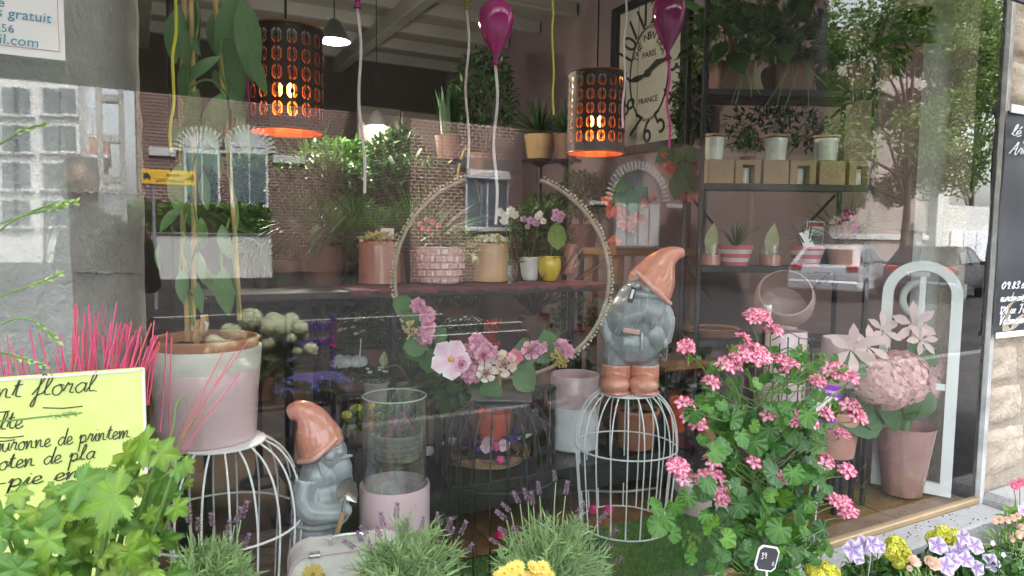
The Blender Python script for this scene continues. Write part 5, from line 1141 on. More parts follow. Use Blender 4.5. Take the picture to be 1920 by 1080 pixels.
# coral begonias hanging right of the hoop
def coral(label, px, py, Y, spots, leaves):
    P = W(px, py, Y); t = thing('hanging_begonia', label, 'plant', P, 0, 'coral begonias on wire hangers'); b = MB()
    b.tube([(0, 0, 0), (0, 0, ZC - .05 - P.z)], .0015, 5); b.build('hanger', 'black_metal', t)
    MB().lathe(pot_profile(.05, .075, .1), 20).build('pot', 'brown_pot', t, (0, 0, -.1)); b = MB(); s = mpp(P)
    for x, y in spots:
        q = W(x, y, Y - .06 + U(-.05, .05)) - P; b.tube(spline([Vector((0, 0, -.01)), q * .55 + Vector((0, 0, .05)), q], 5), .0022, 5)
        for k in range(7): put(t, 'coral', q + rdir() * .022, TOCAM + rdir() * .6 + Vector((0, 0, -.5)), U(.018, .028))
    b.build('stems', 'stem', t)
    me = MB().inst(LEAFW, Matrix.Identity(4)).mesh('leaf', 'leaf')
    for x, y, dx, dy in leaves: q, e = W(x, y, Y - .1) - P, W(x + dx, y + dy, Y - .12) - P; obj('leaf', me, t, mat=frame(q, e - q, -fh + Vector((0, 0, .4)), (e - q).length))
coral('coral begonia hanging in front of the dotted arch', 1190, 352, 1.3, [(1140, 372), (1150, 395), (1165, 400), (1180, 410), (1198, 405), (1172, 420), (1205, 378), (1218, 372), (1145, 388), (1150, 455), (1185, 425)], [(1170, 360, -22, 28), (1185, 350, 2, 55), (1192, 350, 26, 30), (1180, 345, -30, 8)])
coral('coral begonia hanging beside the plant rack', 1282, 305, 1.2, [(1245, 300), (1250, 312), (1262, 315), (1300, 300), (1308, 340), (1270, 370), (1290, 368), (1300, 360), (1242, 292), (1312, 345)], [(1270, 275, -10, 40), (1285, 270, 12, 36), (1275, 320, -8, 55), (1290, 320, 12, 50), (1300, 275, 10, 30), (1262, 280, -30, 20), (1280, 300, 6, 60)])

# ---- pot shelf in the middle ----------------------------------------------------------------------
ZSH = 1.262; YS0 = .92
sh_ = thing('plant_shelf', 'narrow dark shelf with a red cloth carrying the row of flower pots', 'shelf', (1.15, YS0 + .16, 0))
MB().bbox((0, 0, ZSH - .018), (1.95, .34, .03), .004).build('board', 'black_table', sh_, smooth=False)
for x in (-.9, -.1, .88):
    MB().bbox((x, .12, (ZSH - .035) / 2), (.03, .03, ZSH - .035), .003).build('leg', 'black_metal', sh_, smooth=False)
b = MB(); n = 60
for i in range(n + 1):
    x = -.38 + 1.3 * i / n; z = -.012 - .006 * math.sin(i * .9) - .006 * math.sin(i * 2.3); b.v += [(x, .14, ZSH + .0005), (x, -.168, ZSH + .0015), (x, -.178 + .006 * math.sin(i * 1.1), ZSH + z)]; b.c += [(1, 1, 1)] * 3
for i in range(n):
    a = i * 3; b.f += [(a, a + 1, a + 4, a + 3), (a + 1, a + 2, a + 5, a + 4)]; b.m += [0, 0]
b.build('cloth', 'cloth_red', sh_)
zz = ZSH + .003; GP = 'pots on the middle shelf'
def facet(a, z): return 1 + .035 * math.sin(a * 8 + int(z * 42) * 1.7) * (1 if int(z * 42) % 2 else -1)
t, h, r, s = pot('flower_pot', 'pink faceted pot behind the bamboo canes', 'pot', 478, 522, 456, 82, 58, 'pink_gloss', z=zz, group=GP, belly=6, wob=facet, n=48); bush(t, (0, 0, h + .03), (.09, .09, .05), 90, .05, 'leaf_dark')
t, h, r, s = pot('flower_pot', 'small yellow pot holding a red bromeliad', 'pot', 586, 517, 484, 40, 36, 'yellow_glaze', z=zz, group=GP); blades(t, (0, 0, h * .9), 26, .13, .012, 'leaf', .7, .3)
tp = stems(t, (0, 0, h * .9), 3, .22, .003, 'stem', .15)
for p in tp: put(t, 'small_red', p, (0, 0, 1), .03)
t, h, r, s = pot('flower_pot', 'tall brown-pink glazed pot with a succulent and a card', 'pot', 712, 534, 455, 80, 84, 'copper_glaze', z=zz, group=GP); bush(t, (0, 0, h + .005), (r * .95, r * .95, .035), 240, .028, 'pale_leaf', LEAFW, warm=1.15); MB().box((.03, -.02, h + .04), (.06, .002, .05), rot=(-.2, 0, -YAW)).build('card', 'paper', t, smooth=False)
t, h, r, s = pot('flower_pot', 'pale pink pot with a honeycomb relief and kalanchoe', 'pot', 826, 533, 464, 84, 58, 'pink_gloss', z=zz, group=GP, belly=8, soil=True, n=48, wob=facet)
b = MB()
for j in range(5):
    for i in range(14):
        a = 2 * math.pi * (i + .5 * (j % 2)) / 14; q = (j + .5) / 5; rr_ = (58 + 26 * q) * s / 2 + 8 * s * math.sin(math.pi * q); m4 = Matrix.Rotation(a, 4, 'Z') @ Matrix.Translation((rr_, 0, h * q)) @ Matrix.Rotation(R(90), 4, 'Y'); b.add([m4 @ Vector((h * .095 * y_, rr_ * .2 * x_, z_)) for x_, y_, z_ in ((-1, -1, .001), (1, -1, .001), (1, 1, .001), (-1, 1, .001), (-.65, -.65, .007), (.65, -.65, .007), (.65, .65, .007), (-.65, .65, .007))], [(4, 5, 6, 7), (0, 1, 5, 4), (1, 2, 6, 5), (2, 3, 7, 6), (3, 0, 4, 7)])
b.build('relief', 'pink_gloss', t, ang=20)
bush(t, (-.01, 0, h + .03), (.07, .07, .05), 120, .045, 'leaf'); 
for x, y in ((788, 420), (800, 412), (812, 418), (822, 424), (806, 432), (794, 430)): put(t, 'pink_star', W(x, y, t.location.y - .04) - t.location, TOCAM, .016)
bush(t, (.10, -.03, h + .0), (.065, .05, .06), 70, .05, 'variegated', LEAFW, name='variegated_leaves')
t, h, r, s = pot('flower_pot', 'tan glazed cylinder pot with lilac heather', 'pot', 920, 530, 458, 68, 66, 'tan_glaze', z=zz, group=GP)
bush(t, (0, 0, h + .01), (r, r, .035), 220, .02, 'pale_leaf', LEAFW)
for i in range(60): d = rdir(0, 1); put(t, 'small_white', (d.x * r * .95, d.y * r * .95, h + .012 + .03 * d.z), (d.x, d.y, .8), U(.008, .013), 'heather_flower')
t, h, r, s = pot('orchid_pot', 'small white pot with a lilac orchid', 'pot', 993, 526, 484, 40, 30, 'white_glaze', z=zz, group=GP)
def orchid(t, h, stemsp, key, extra):
    b = MB()
    for q in stemsp:
        q = W(*q, t.location.y - .02) - t.location; b.tube(spline([Vector((0, 0, h * .8)), q * .6 + Vector((0, 0, .02)), q], 5), .002, 5)
    b.build('stalks', 'stem', t)
    for x, y, k_, s_ in extra: put(t, k_, W(x, y, t.location.y - .03) - t.location, TOCAM + rdir() * .3, s_)
    b = MB()
    for k in range(5): a = U(0, 6.28); b.inst(LEAFR, frame((0, 0, h * .85), (math.cos(a), math.sin(a), .35), (0, 0, 1), .09, .6))
    b.build('leaves', 'leaf', t)
orchid(t, h, [(985, 415), (1010, 412)], 'orchid_purple', [(982, 412, 'orchid_purple', .022), (995, 414, 'orchid_purple', .024), (1005, 420, 'orchid_purple', .022), (1008, 408, 'orchid_white', .022), (1018, 415, 'orchid_white', .02), (1012, 402, 'orchid_white', .02), (990, 425, 'orchid_purple', .016)])
t, h, r, s = pot('orchid_pot', 'round yellow pot with a magenta orchid', 'pot', 1030, 527, 482, 40, 26, 'yellow_glaze', z=zz, group=GP, belly=5)
orchid(t, h, [(1045, 405), (1040, 395)], 'orchid_purple', [(1042, 398, 'orchid_purple', .022), (1052, 404, 'orchid_purple', .026), (1040, 410, 'orchid_purple', .022), (1050, 412, 'orchid_purple', .02)])
b = MB(); q0, q1 = W(1046, 470, t.location.y - .03) - t.location, W(1044, 425, t.location.y - .03) - t.location; b.inst(LEAFR, frame(q0, q1 - q0, -fh, (q1 - q0).length * 1.2, .8)); b.build('broad_leaf', 'leaf_bright', t)
t, h, r, s = pot('flower_pot', 'dark pink ribbed pot at the right end of the shelf', 'pot', 1064, 515, 458, 36, 30, 'copper_glaze', z=zz, group=GP, wob=facet, n=48); bush(t, (0, 0, h + .02), (.05, .05, .04), 80, .04, 'leaf')
ob = thing('orchid_pot', 'white orchid in a clear glass behind the tan pot', 'plant', W(955, 528, 1.12)); o = ob.location; ob.location = (o.x, o.y, ZSH + .001); MB().lathe([(0, 0), (.035, .0), (.04, .09)], 24, cap=False).build('glass_pot', 'thin_glass', ob); 
orchid(ob, .1, [(945, 395), (958, 402)], 'orchid_white', [(x, y, 'orchid_white', .024) for x, y in ((938, 398), (948, 405), (958, 396), (966, 404), (945, 416))])

# ---- plants on the floor and the table at the back of the display -------------------------------------
random.seed(52)
GF = 'plants behind the display table'
zf = ZTB + .003
def tabled(name, label, px, pyb, pyt, w_, mat, Y, lift=0, **k):
    P = W(px, pyb, Y); t, h, r, s = pot(name, label, 'plant', px, pyb, pyt, w_, w_ * .8, mat, Y=Y, group=GF, front=False, **k); st = t.location.z
    if st > .06:
        zb = 0 if Y > 1.32 else (ZTB + .0035)
        if st - zb > .03:
            d_ = st - zb; MB().bbox((0, 0, -.008), (r * 1.9, r * 1.9, .014), .003).build('stand_top', 'black_table', t, smooth=False)
            for sx in (-1, 1):
                for sy in (-1, 1): MB().bbox((sx * r * .8, sy * r * .8, -.015 - (d_ - .015) / 2), (.018, .018, d_ - .015), .002).build('stand_leg', 'black_table', t, smooth=False)
        else: t.location.z = zb
    return t, h, r
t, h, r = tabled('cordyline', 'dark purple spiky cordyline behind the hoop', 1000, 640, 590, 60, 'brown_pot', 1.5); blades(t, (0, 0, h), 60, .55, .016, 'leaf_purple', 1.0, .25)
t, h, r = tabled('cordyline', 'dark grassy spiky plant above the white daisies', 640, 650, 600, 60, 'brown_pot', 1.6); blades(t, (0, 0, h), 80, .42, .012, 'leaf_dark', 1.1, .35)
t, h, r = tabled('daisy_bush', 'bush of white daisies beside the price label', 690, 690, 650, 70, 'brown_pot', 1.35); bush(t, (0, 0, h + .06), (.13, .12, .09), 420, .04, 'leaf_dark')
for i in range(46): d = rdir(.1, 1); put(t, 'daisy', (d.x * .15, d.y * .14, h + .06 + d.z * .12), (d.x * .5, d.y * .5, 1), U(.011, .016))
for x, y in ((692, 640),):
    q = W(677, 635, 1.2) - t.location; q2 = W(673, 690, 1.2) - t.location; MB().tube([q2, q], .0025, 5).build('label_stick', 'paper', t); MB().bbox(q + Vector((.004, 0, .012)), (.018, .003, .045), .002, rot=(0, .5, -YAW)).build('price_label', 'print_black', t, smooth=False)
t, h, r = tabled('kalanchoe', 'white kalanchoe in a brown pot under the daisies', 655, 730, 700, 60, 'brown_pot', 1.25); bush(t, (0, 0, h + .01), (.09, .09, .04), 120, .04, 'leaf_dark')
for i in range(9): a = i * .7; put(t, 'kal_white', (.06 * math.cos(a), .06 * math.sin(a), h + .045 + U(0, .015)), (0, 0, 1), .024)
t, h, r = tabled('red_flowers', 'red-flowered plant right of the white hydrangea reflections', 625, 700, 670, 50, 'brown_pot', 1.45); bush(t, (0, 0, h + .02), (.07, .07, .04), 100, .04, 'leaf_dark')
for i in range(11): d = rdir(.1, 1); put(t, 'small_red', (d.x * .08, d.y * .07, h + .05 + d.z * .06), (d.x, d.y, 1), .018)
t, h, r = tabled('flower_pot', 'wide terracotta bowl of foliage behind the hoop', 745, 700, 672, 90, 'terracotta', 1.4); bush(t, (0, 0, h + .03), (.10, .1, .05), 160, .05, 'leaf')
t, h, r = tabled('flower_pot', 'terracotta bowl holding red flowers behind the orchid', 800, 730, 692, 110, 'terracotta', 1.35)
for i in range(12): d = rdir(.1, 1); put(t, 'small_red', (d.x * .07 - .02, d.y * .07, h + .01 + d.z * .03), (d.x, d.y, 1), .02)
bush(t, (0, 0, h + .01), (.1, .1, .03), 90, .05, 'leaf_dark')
t, h, r = tabled('celosia', 'orange-red plumed plant behind the rose bouquet', 920, 655, 640, 36, 'red_glaze', 1.5)
b = MB()
for i in range(260): z = U(0, .11); b.inst(LEAFC, frame((U(-1, 1) * (.014 + z * .28), U(-1, 1) * (.014 + z * .28), h + z), rdir(.2, 1), rdir(), .022))
b.build('plume', 'red_glaze', t)
t, h, r = tabled('calla_lily', 'white calla lilies with grassy leaves behind the glass vase', 770, 760, 720, 56, 'wicker_grey', 1.15); blades(t, (0, 0, h), 46, .24, .012, 'leaf', .7, .5)
b = MB(); lp = [(720, 690), (773, 660), (722, 772), (792, 770), (648, 790), (828, 705)]
for x, y in lp: q = W(x, y, t.location.y - .12) - t.location; b.tube(spline([Vector((0, 0, h)), q * .5 + Vector((0, -.02, .10)), q], 6), .0025, 5)
b.build('stalks', 'stem', t)
for x, y in lp: q = W(x, y, t.location.y - .12) - t.location; MB().inst((leaf_tpl(.5, 6, .4, .1, .5)[0], leaf_tpl(.5, 6, .4, .1, .5)[1], None), frame(q, (U(-.3, .3), -.1, -1 if y > 750 or x == 648 else 1), -fh, .075)).build('calla_flower', 'pale_leaf', t)
t, h, r = tabled('kalanchoe', 'pink kalanchoe in a grey wicker basket behind the glass vase', 745, 860, 808, 92, 'wicker_grey', .78, lip=3); bush(t, (0, 0, h + .04), (.1, .09, .07), 170, .045, 'leaf')
for x, y in ((752, 782), (738, 792), (760, 796), (768, 806), (750, 800), (775, 822), (730, 808)): put(t, 'kal_pink', W(x, y, t.location.y - .05) - t.location, TOCAM, .022)
b = MB()
for k in range(5): z = h * (k + .5) / 5; b.tube([((r * (.82 + .18 * z / h) + .004 * math.sin(a * 14 + k * 3.14)) * math.cos(a), (r * (.82 + .18 * z / h) + .004 * math.sin(a * 14 + k * 3.14)) * math.sin(a), z) for a in [2 * math.pi * i / 56 for i in range(56)]], .006, 5, closed=True)
b.build('weave', 'wicker_grey', t)
t, h, r = tabled('sedum', 'yellow-green bushy plant left of the glass vase', 690, 830, 800, 60, 'wicker_grey', .85); bush(t, (0, 0, h + .03), (.1, .08, .05), 260, .035, 'leaf_bright')
for i in range(8): d = rdir(.2, 1); put(t, 'kal_yellow', (d.x * .09, d.y * .08, h + .05 + d.z * .03), (0, 0, 1), .02)
t, h, r = tabled('basket_plant', 'small wicker basket of lilac flowers below the kalanchoe', 705, 765, 715, 46, 'wicker_grey', 1.1, lip=2); bush(t, (0, 0, h + .02), (.06, .05, .03), 90, .03, 'leaf')
for i in range(10): d = rdir(.2, 1); put(t, 'small_white', (d.x * .05, d.y * .05, h + .04 + d.z * .02), (0, -.3, 1), .012)
t, h, r = tabled('spider_plant', 'arching strap-leaved plant between the hoop and white vase', 1010, 720, 690, 50, 'brown_pot', .95); blades(t, (0, 0, h), 26, .26, .018, 'leaf', .9, .9)
t, h, r = tabled('peace_lily', 'leafy green plant with broad leaves left of the black cage', 850, 770, 740, 60, 'brown_pot', .95); bush(t, (0, 0, h + .04), (.12, .09, .07), 60, .12, 'leaf', LEAFW)
t, h, r = tabled('yellow_flowers', 'low plant with small yellow-white flowers behind the bouquet', 870, 650, 625, 60, 'brown_pot', 1.5); bush(t, (0, 0, h + .03), (.12, .1, .05), 200, .035, 'leaf_dark')
for i in range(24): d = rdir(.1, 1); put(t, 'daisy', (d.x * .13, d.y * .1, h + .05 + d.z * .04), (d.x, d.y, 1), .01)
t, h, r = tabled('myrtle', 'fine-leaved dark shrub right of the cordyline', 1075, 650, 620, 50, 'brown_pot', 1.5); bush(t, (0, 0, h + .09), (.16, .12, .12), 420, .035, 'leaf_dark')
t, h, r = tabled('heather', 'dark shrub with pale lilac flowers above the hoop flowers', 845, 600, 575, 50, 'brown_pot', 1.8); bush(t, (0, 0, h + .06), (.15, .12, .09), 320, .04, 'leaf_dark')
for i in range(18): d = rdir(.1, 1); put(t, 'small_white', (d.x * .15, d.y * .12, h + .07 + d.z * .08), (d.x, d.y, 1), .012)
# tray of plants under the shelf
t = thing('wooden_trough', 'long orange-brown wooden trough under the pot shelf', 'trough', W(575, 585, 1.5)); o = t.location; t.location = (o.x, o.y, 0); zt = o.z
MB().bbox((0, 0, zt - .01), (.62, .2, .06), .006).build('board', 'oak', t, smooth=False)
for sx in (-1, 1): MB().bbox((sx * .26, 0, (zt - .04) / 2), (.05, .15, zt - .04), .004).build('leg', 'oak', t, smooth=False)
# potted plant under the white cage (behind it)
t, h, r = tabled('shrub_pot', 'terracotta pot with a small shrub behind the right birdcage', 1190, 915, 842, 78, 'terracotta', .80, lip=3); bush(t, (0, 0, h + .09), (.11, .09, .10), 300, .045, 'leaf_dark')
t, h, r = tabled('red_pot_plant', 'red pot with dark foliage right of the birdcage', 1262, 860, 790, 50, 'red_glaze', .95); bush(t, (0, 0, h + .05), (.07, .07, .07), 120, .05, 'leaf_purple')
# round-box with pink base
P = WZ(1316, 962, ZS + .012); t = thing('hat_box', 'round pink and cream gift box on the turf behind the geranium', 'box', back(P, .07)); s = mpp(P); r = 58 * s
MB().lathe([(r * .9, 0), (r * .9, .09)], 36).build('box', 'pink_glaze', t); MB().lathe([(r * .95, .091), (r * .95, .14), (r * .92, .144), (0, .146)], 36, cap=False).build('lid', 'case_print', t, ang=30)

# ---- black plant rack ------------------------------------------------------------------------------------
random.seed(61); M('rack_leaf', (.09, .20, .04), .45, nz=.2, ns=9, tl=.3)
Pr = W(1640, 343, .42); s = mpp(Pr); Lr = 328 * s; org = Vector((Pr.x, Pr.y, 0)) - rt0 * Lr
rk = thing('plant_rack', 'tall black metal rack of shelves at the right of the window', 'rack', (org.x, org.y, 0), -YAW)
def rloc(px, py, d=0):                      # rack frame: x along the shelf, y back, z up
    dd = ray(px, py); n_ = fh; k = ((org - CAM).dot(n_) + d) / dd.dot(n_); p = CAM + dd * k; q = p - org; return Vector((q.dot(rt0), q.dot(fh), p.z))
DR = .36; zlev = [rloc(1480, y).z for y in (168, 345, 500, 640, 790)]
for x in (.012, Lr - .012):
    for y in (.012, DR): MB().bbox((x, y, 1.35), (.022, .022, 2.7), .002).build('upright', 'black_metal', rk, smooth=False)
for z in zlev:
    MB().bbox((Lr / 2, DR / 2 + .006, z - .012), (Lr - .05, DR - .03, .014), .002).build('shelf_board', 'black_metal', rk, smooth=False)
    MB().bbox((Lr / 2, .008, z - .017), (Lr - .048, .014, .034), .002).build('shelf_rail', 'black_metal', rk, smooth=False)
for za, zb in ((zlev[1], zlev[0]), (zlev[2], zlev[1]), (zlev[3], zlev[2])):
    for x, sg_ in ((.03, 1), (Lr - .03, -1)):
        MB().tube([(x, DR + .012, zb - .03), (x + sg_ * .16, DR + .012, zb - .21)], .008, 6).build('brace', 'black_metal', rk)
def rthing(name, label, cat, px, z, d, group=None):
    q = rloc(px, 300, d); p = org + rt0 * q.x + fh * d; return thing(name, label, cat, (p.x, p.y, z), -YAW, group)
sp = mpp(org + fh * .1)
# kraft boxes and candles
bw = 45 * sp
for i, x in enumerate((1346, 1396, 1447, 1498, 1552, 1606)):
    nm = ['first', 'second', 'third', 'fourth', 'fifth', 'sixth'][i]
    t = rthing('kraft_box', f'{nm} brown card candle box from the left on the rack' + (', with a window' if i % 2 else ', closed'), 'box', x, zlev[1] - .004, .07, 'row of candle boxes')
    hbx = bw * .95; t.rotation_euler.z += U(-.05, .05)
    if i % 2 == 0:
        MB().bbox((0, 0, hbx / 2), (bw, bw, hbx), .002).build('carton', 'kraft', t, smooth=False)
        MB().tube([(.022 * math.cos(a), -bw / 2 - .0005, hbx / 2 + .02 * math.sin(a)) for a in [k * .3 for k in range(21)]], .0012, 4, closed=True).build('embossed_mark', 'wicker', t)
    else:
        b = MB()
        for c, d_ in (((0, .002, hbx * .02), (bw, bw, hbx * .04)), ((0, .002, hbx * .9), (bw, bw, hbx * .2)), ((-bw * .36, .002, hbx * .42), (bw * .28, bw, hbx * .76)), ((bw * .38, .002, hbx * .42), (bw * .24, bw, hbx * .76)), ((0, bw * .45, hbx * .42), (bw * .46, .004, hbx * .76))): b.bbox(c, d_, .001)
        b.build('carton', 'kraft', t, smooth=False); MB().lathe([(bw * .2, hbx * .05), (bw * .2, hbx * .7), (0, hbx * .7)], 24).build('candle', 'wax', t)
for x, w_, tx in ((1339, 36, 'left'), (1454, 40, 'middle'), (1548, 42, 'right')):
    t = rthing('candle_jar', f'white candle jar with a wooden lid on the boxes, {tx} one', 'candle', x, zlev[1] - .004 + bw * .95 + .001, .07, 'candle jars on the boxes'); r = w_ * sp / 2; h = 42 * sp
    MB().lathe([(r * .8, .003), (r * .85, h * .12), (r, h * .95), (0, h * .95)], 28).build('wax', 'wax', t); MB().lathe([(r * .84, 0), (r * .92, h * .1), (r * 1.05, h)], 28, cap=False).build('glass', 'thin_glass', t); MB().lathe([(r * 1.08, h + .001), (r * 1.1, h + .012), (0, h + .013)], 28).build('lid', 'wood_lid', t)
# planters on top with lush foliage
for i, (x, w_, tx) in enumerate(((1365, 64, 'left'), (1472, 68, 'middle'), (1606, 76, 'right'))):
    t = rthing('planter', f'square brown planter of trailing greenery on top of the rack, {tx} one', 'planter', x, zlev[0] - .004, .14, 'planters on top of the rack'); a = w_ * sp
    MB().bbox((0, 0, .082), (a, a, .16), .012).build('pot', 'brown_pot', t); b = MB()
    bush(t, (0, -.02, .30), (.25, .19, .23), 620, .045, 'rack_leaf', LEAF); bush(t, (0, .0, .26), (.22, .16, .18), 60, .15, 'leaf', LEAFW, name='broad_leaves', out=1)
    for k in range(7): p = Vector((U(-.12, .12), -.13, .16)); b.tube(spline([p, p + Vector((U(-.05, .05), -.03, -.05)), p + Vector((U(-.08, .08), -.04, -U(.12, .3)))], 5), .0025, 5)
    b.build('trailing_stems', 'stem', t); stems(t, (0, 0, .15), 8, .3, .005, 'bark', .5, 'branches')
t = rthing('trailing_ivy', 'dark small-leaved ivy hanging on the rack behind the candles', 'plant', 1460, zlev[1] - .004, .27); MB().lathe(pot_profile(.05, .07, .12), 20).build('pot', 'terracotta', t); bush(t, (0, 0, .30), (.34, .05, .16), 900, .04, 'leaf_dark'); stems(t, (0, 0, .1), 9, .3, .004, 'stem', .8)
t = rthing('ivy_plant', 'small green plant in an orange dish between the candle jars', 'plant', 1402, zlev[1] - .004 + bw * .95 + .002, .07); MB().lathe([(.03, 0), (.045, .02), (.042, .02), (0, .01)], 20).build('dish', 'terracotta', t); bush(t, (0, 0, .08), (.06, .05, .06), 160, .035, 'leaf')
# third shelf: vases, striped pots, pale leaves
for x, k_, tx in ((1338, 0, 'clear brown glass vase with one pale leaf, far left of the rack'), (1385, 1, 'red and white striped bowl pot, left one on the rack'), (1452, 0, 'clear brown glass vase with one pale leaf, second on the rack'), (1520, 1, 'red and white striped bowl pot with a tilted card, right one on the rack'), (1592, 2, 'grassy plant with a magenta plume in a pink pot')):
    t = rthing('vase' if k_ == 0 else 'flower_pot', tx, 'vase' if k_ == 0 else 'pot', x, zlev[2] - .004, .12, 'pots on the third rack shelf')
    if k_ == 0:
        r = 19 * sp; MB().lathe([(r * .9, 0), (r, .006), (r, .06), (0, .06)], 24).build('body', 'copper_glaze', t); MB().lathe([(r, .061), (r, .115)], 24, cap=False).build('glass_rim', 'thin_glass', t)
        MB().inst(LEAFW, frame((0, 0, .06), (.02, -.1, 1), -fh, .17, .7)).build('pale_leaf', 'pale_leaf', t)
    elif k_ == 1:
        r = 30 * sp
        for j in range(5): MB().lathe([((.7 + .075 * j) * r, j * .022), ((.7 + .075 * (j + .9)) * r, j * .022 + .0215)], 30, cap=(j == 0)).build('stripe_band', 'stripe_pink' if j % 2 == 0 else 'stripe_white', t)
        MB().lathe([(0, .095), (r * .98, .095)], 24, cap=False).build('soil', 'soil', t); blades(t, (0, 0, .095), 30, .16, .01, 'leaf_dark', .9, .5)
        if x == 1520: MB().bbox((-.01, -.03, .13), (.055, .003, .12), .001, rot=(-.15, -.35, 0)).build('card', 'paper', t, smooth=False)
    else:
        r = 32 * sp; MB().lathe(pot_profile(r * .75, r, .12), 28).build('pot', 'tc_pink', t); blades(t, (0, 0, .11), 90, .30, .009, 'leaf_dark', 1.3, .7)
        b = MB()
        for q, sg_, mm in (((0, -.02, .13), 1, 'celosia'), ((.035, .0, .12), .6, 'violet')):
            b = MB()
            for i in range(300): z = U(0, 1); rr_ = .032 * sg_ * math.sin(math.pi * (.15 + .8 * z)); a = U(0, 6.28); b.inst(LEAFC, frame((q[0] + rr_ * math.cos(a), q[1] + rr_ * math.sin(a), q[2] + .02 + .14 * sg_ * z), (math.cos(a), math.sin(a), 1.4), rdir(), .03))
            b.build('plume', mm, t)
pm_ = rthing('printed_card', 'small printed white card with a red heading leaning on the rack', 'card', 1534, zlev[2] + .108, .25); MB().bbox((0, 0, .06), (.10, .004, .155), .001, rot=(.12, 0, 0)).build('card', 'paper', pm_, smooth=False); MB().box((0, -.011, .115), (.085, .001, .02), rot=(.12, 0, 0)).build('heading', 'red_glaze', pm_, smooth=False); MB().bbox((0, -.006, .03), (.08, .001, .05), .0004, rot=(.12, 0, 0)).build('picture', 'metal_grey', pm_, smooth=False)
MB().bbox((0, .02, -.057), (.14, .14, .11), .004).build('block', 'black_metal', pm_, smooth=False)
for x, tx, mm, w_, h_, fl in ((1352, 'shallow orange bowl on the fourth rack shelf', 'terracotta', 90, .05, 0), (1330, 'dark pot of crimson flowers on the lower rack', 'brown_pot', 80, .13, 1)):
    z = zlev[3] if fl == 0 else zlev[4]
    t = rthing('flower_pot', tx, 'pot', x, z - .004, .16, 'pots on the lower rack shelves'); r = w_ * sp / 2; MB().lathe(pot_profile(r * .7, r, h_), 30).build('pot', mm, t); MB().lathe([(0, h_ * .85), (r * .92, h_ * .85)], 24, cap=False).build('soil', 'soil', t)
    if fl:
        bush(t, (0, 0, h_ + .04), (.12, .1, .06), 160, .04, 'leaf_purple')
        for i in range(26): d = rdir(0, 1); put(t, 'pink_star', (d.x * .13, d.y * .1, h_ + .05 + d.z * .06), (d.x, d.y, .8), .02)
# ---- right corner: round-mouthed pot, cylinders, white arch, vase of pink flowers -------------------------------
P = WZ(1468, 705, .62); s = mpp(P)
def stand_under(t, P, r, zb, mat='black_metal'):
    d_ = P.z - zb; MB().bbox((0, 0, -.008), (r * 2, r * 2, .014), .003).build('stand_top', mat, t, smooth=False)
    for sx in (-1, 1):
        for sy in (-1, 1): MB().bbox((sx * r * .85, sy * r * .85, -.015 - (d_ - .015) / 2), (.02, .02, d_ - .015), .002).build('stand_leg', mat, t, smooth=False)
for px, pyb, pyt, w_, tx, mm in ((1468, 770, 618, 74, 'tall pale pink cylinder vase behind the geranium trellis', 'pink_glaze'), (1580, 720, 632, 80, 'wide pale pink pot behind the lilies', 'pink_glaze')):
    P = W(px, pyb, .30 if px > 1500 else .38); s = mpp(P); r = w_ * s / 2; h = (pyb - pyt) * s; t = thing('vase', tx, 'vase', P, 0, 'pale pink vases behind the geranium')
    MB().lathe([(r * .94, 0), (r, .008), (r, h - .006), (r * .97, h), (r * .93, h - .004), (r * .92, h * .6), (0, h * .6)], 40).build('body', mm, t, ang=50); stand_under(t, P, r * .9, ZS)
    if px < 1500: ztop = P.z + h; Pt = P; rv = r
M('blush_matt', (.40, .28, .255), .6, nz=.1, ns=8)
t = thing('round_mouth_pot', 'egg-shaped blush pot with a round side opening on the tall vase', 'pot', (Pt.x, Pt.y, ztop + .002), -YAW); r = 54 * mpp(Pt); hh = 82 * mpp(Pt)
prf = []
axis_tilt = R(62)
b = MB(); n = 40; prf = [(r * .55, .0), (r * .85, r * .35), (r * 1.0, r * .8), (r * .98, r * 1.25), (r * .88, r * 1.55), (r * .84, r * 1.57), (r * .92, r * 1.25), (r * .93, r * .8), (r * .78, r * .4), (0, r * .3)]
b.lathe(prf, n); m4 = Matrix.Translation((.012, r * .55, r * .95)) @ Matrix.Rotation(R(58), 4, 'X') @ Matrix.Rotation(R(-14), 4, 'Y') @ Matrix.Translation((0, 0, -r * .9))
b.v = [tuple(m4 @ Vector(p)) for p in b.v]; b.build('body', 'blush_matt', t)
MB().lathe([(r * .55, 0), (r * .5, .02), (r * .4, .04)], 30).build('foot', 'blush_matt', t, (0, r * .5, 0))
# white arched frame
Pb = WZ(1742, 930, ZS + .012); s = mpp(Pb); ar = thing('arched_frame', 'white arched wooden window frame leaning at the right end', 'frame', Pb + Vector((.0, .10, 0)), R(-62)); wv = .36; hv_ = 440 * s; rad = wv / 2
def arch_path(r_, z0, z1, n=20): return [(-r_, z0)] + [(-r_, z0 + (z1 - z0) * k / 6) for k in range(1, 7)] + [(-r_ * math.cos(math.pi * k / n), z1 + r_ * math.sin(math.pi * k / n)) for k in range(1, n)] + [(r_, z1 - (z1 - z0) * k / 6) for k in range(0, 7)]
o_, i_ = arch_path(rad, 0, hv_ - rad), arch_path(rad - .05, .06, hv_ - rad); n = len(o_); v = [(x, -.02, z) for x, z in o_] + [(x, -.02, z) for x, z in i_] + [(x, .02, z) for x, z in o_] + [(x, .02, z) for x, z in i_]; f = []
for k in range(n): j = (k + 1) % n; f += [(k, j, n + j, n + k), (2 * n + j, 2 * n + k, 3 * n + k, 3 * n + j), (k, 2 * n + k, 2 * n + j, j), (n + j, 3 * n + j, 3 * n + k, n + k)]
MB().add(v, f).build('arch', 'frame_white', ar, rot=(R(-5), 0, 0), smooth=False)
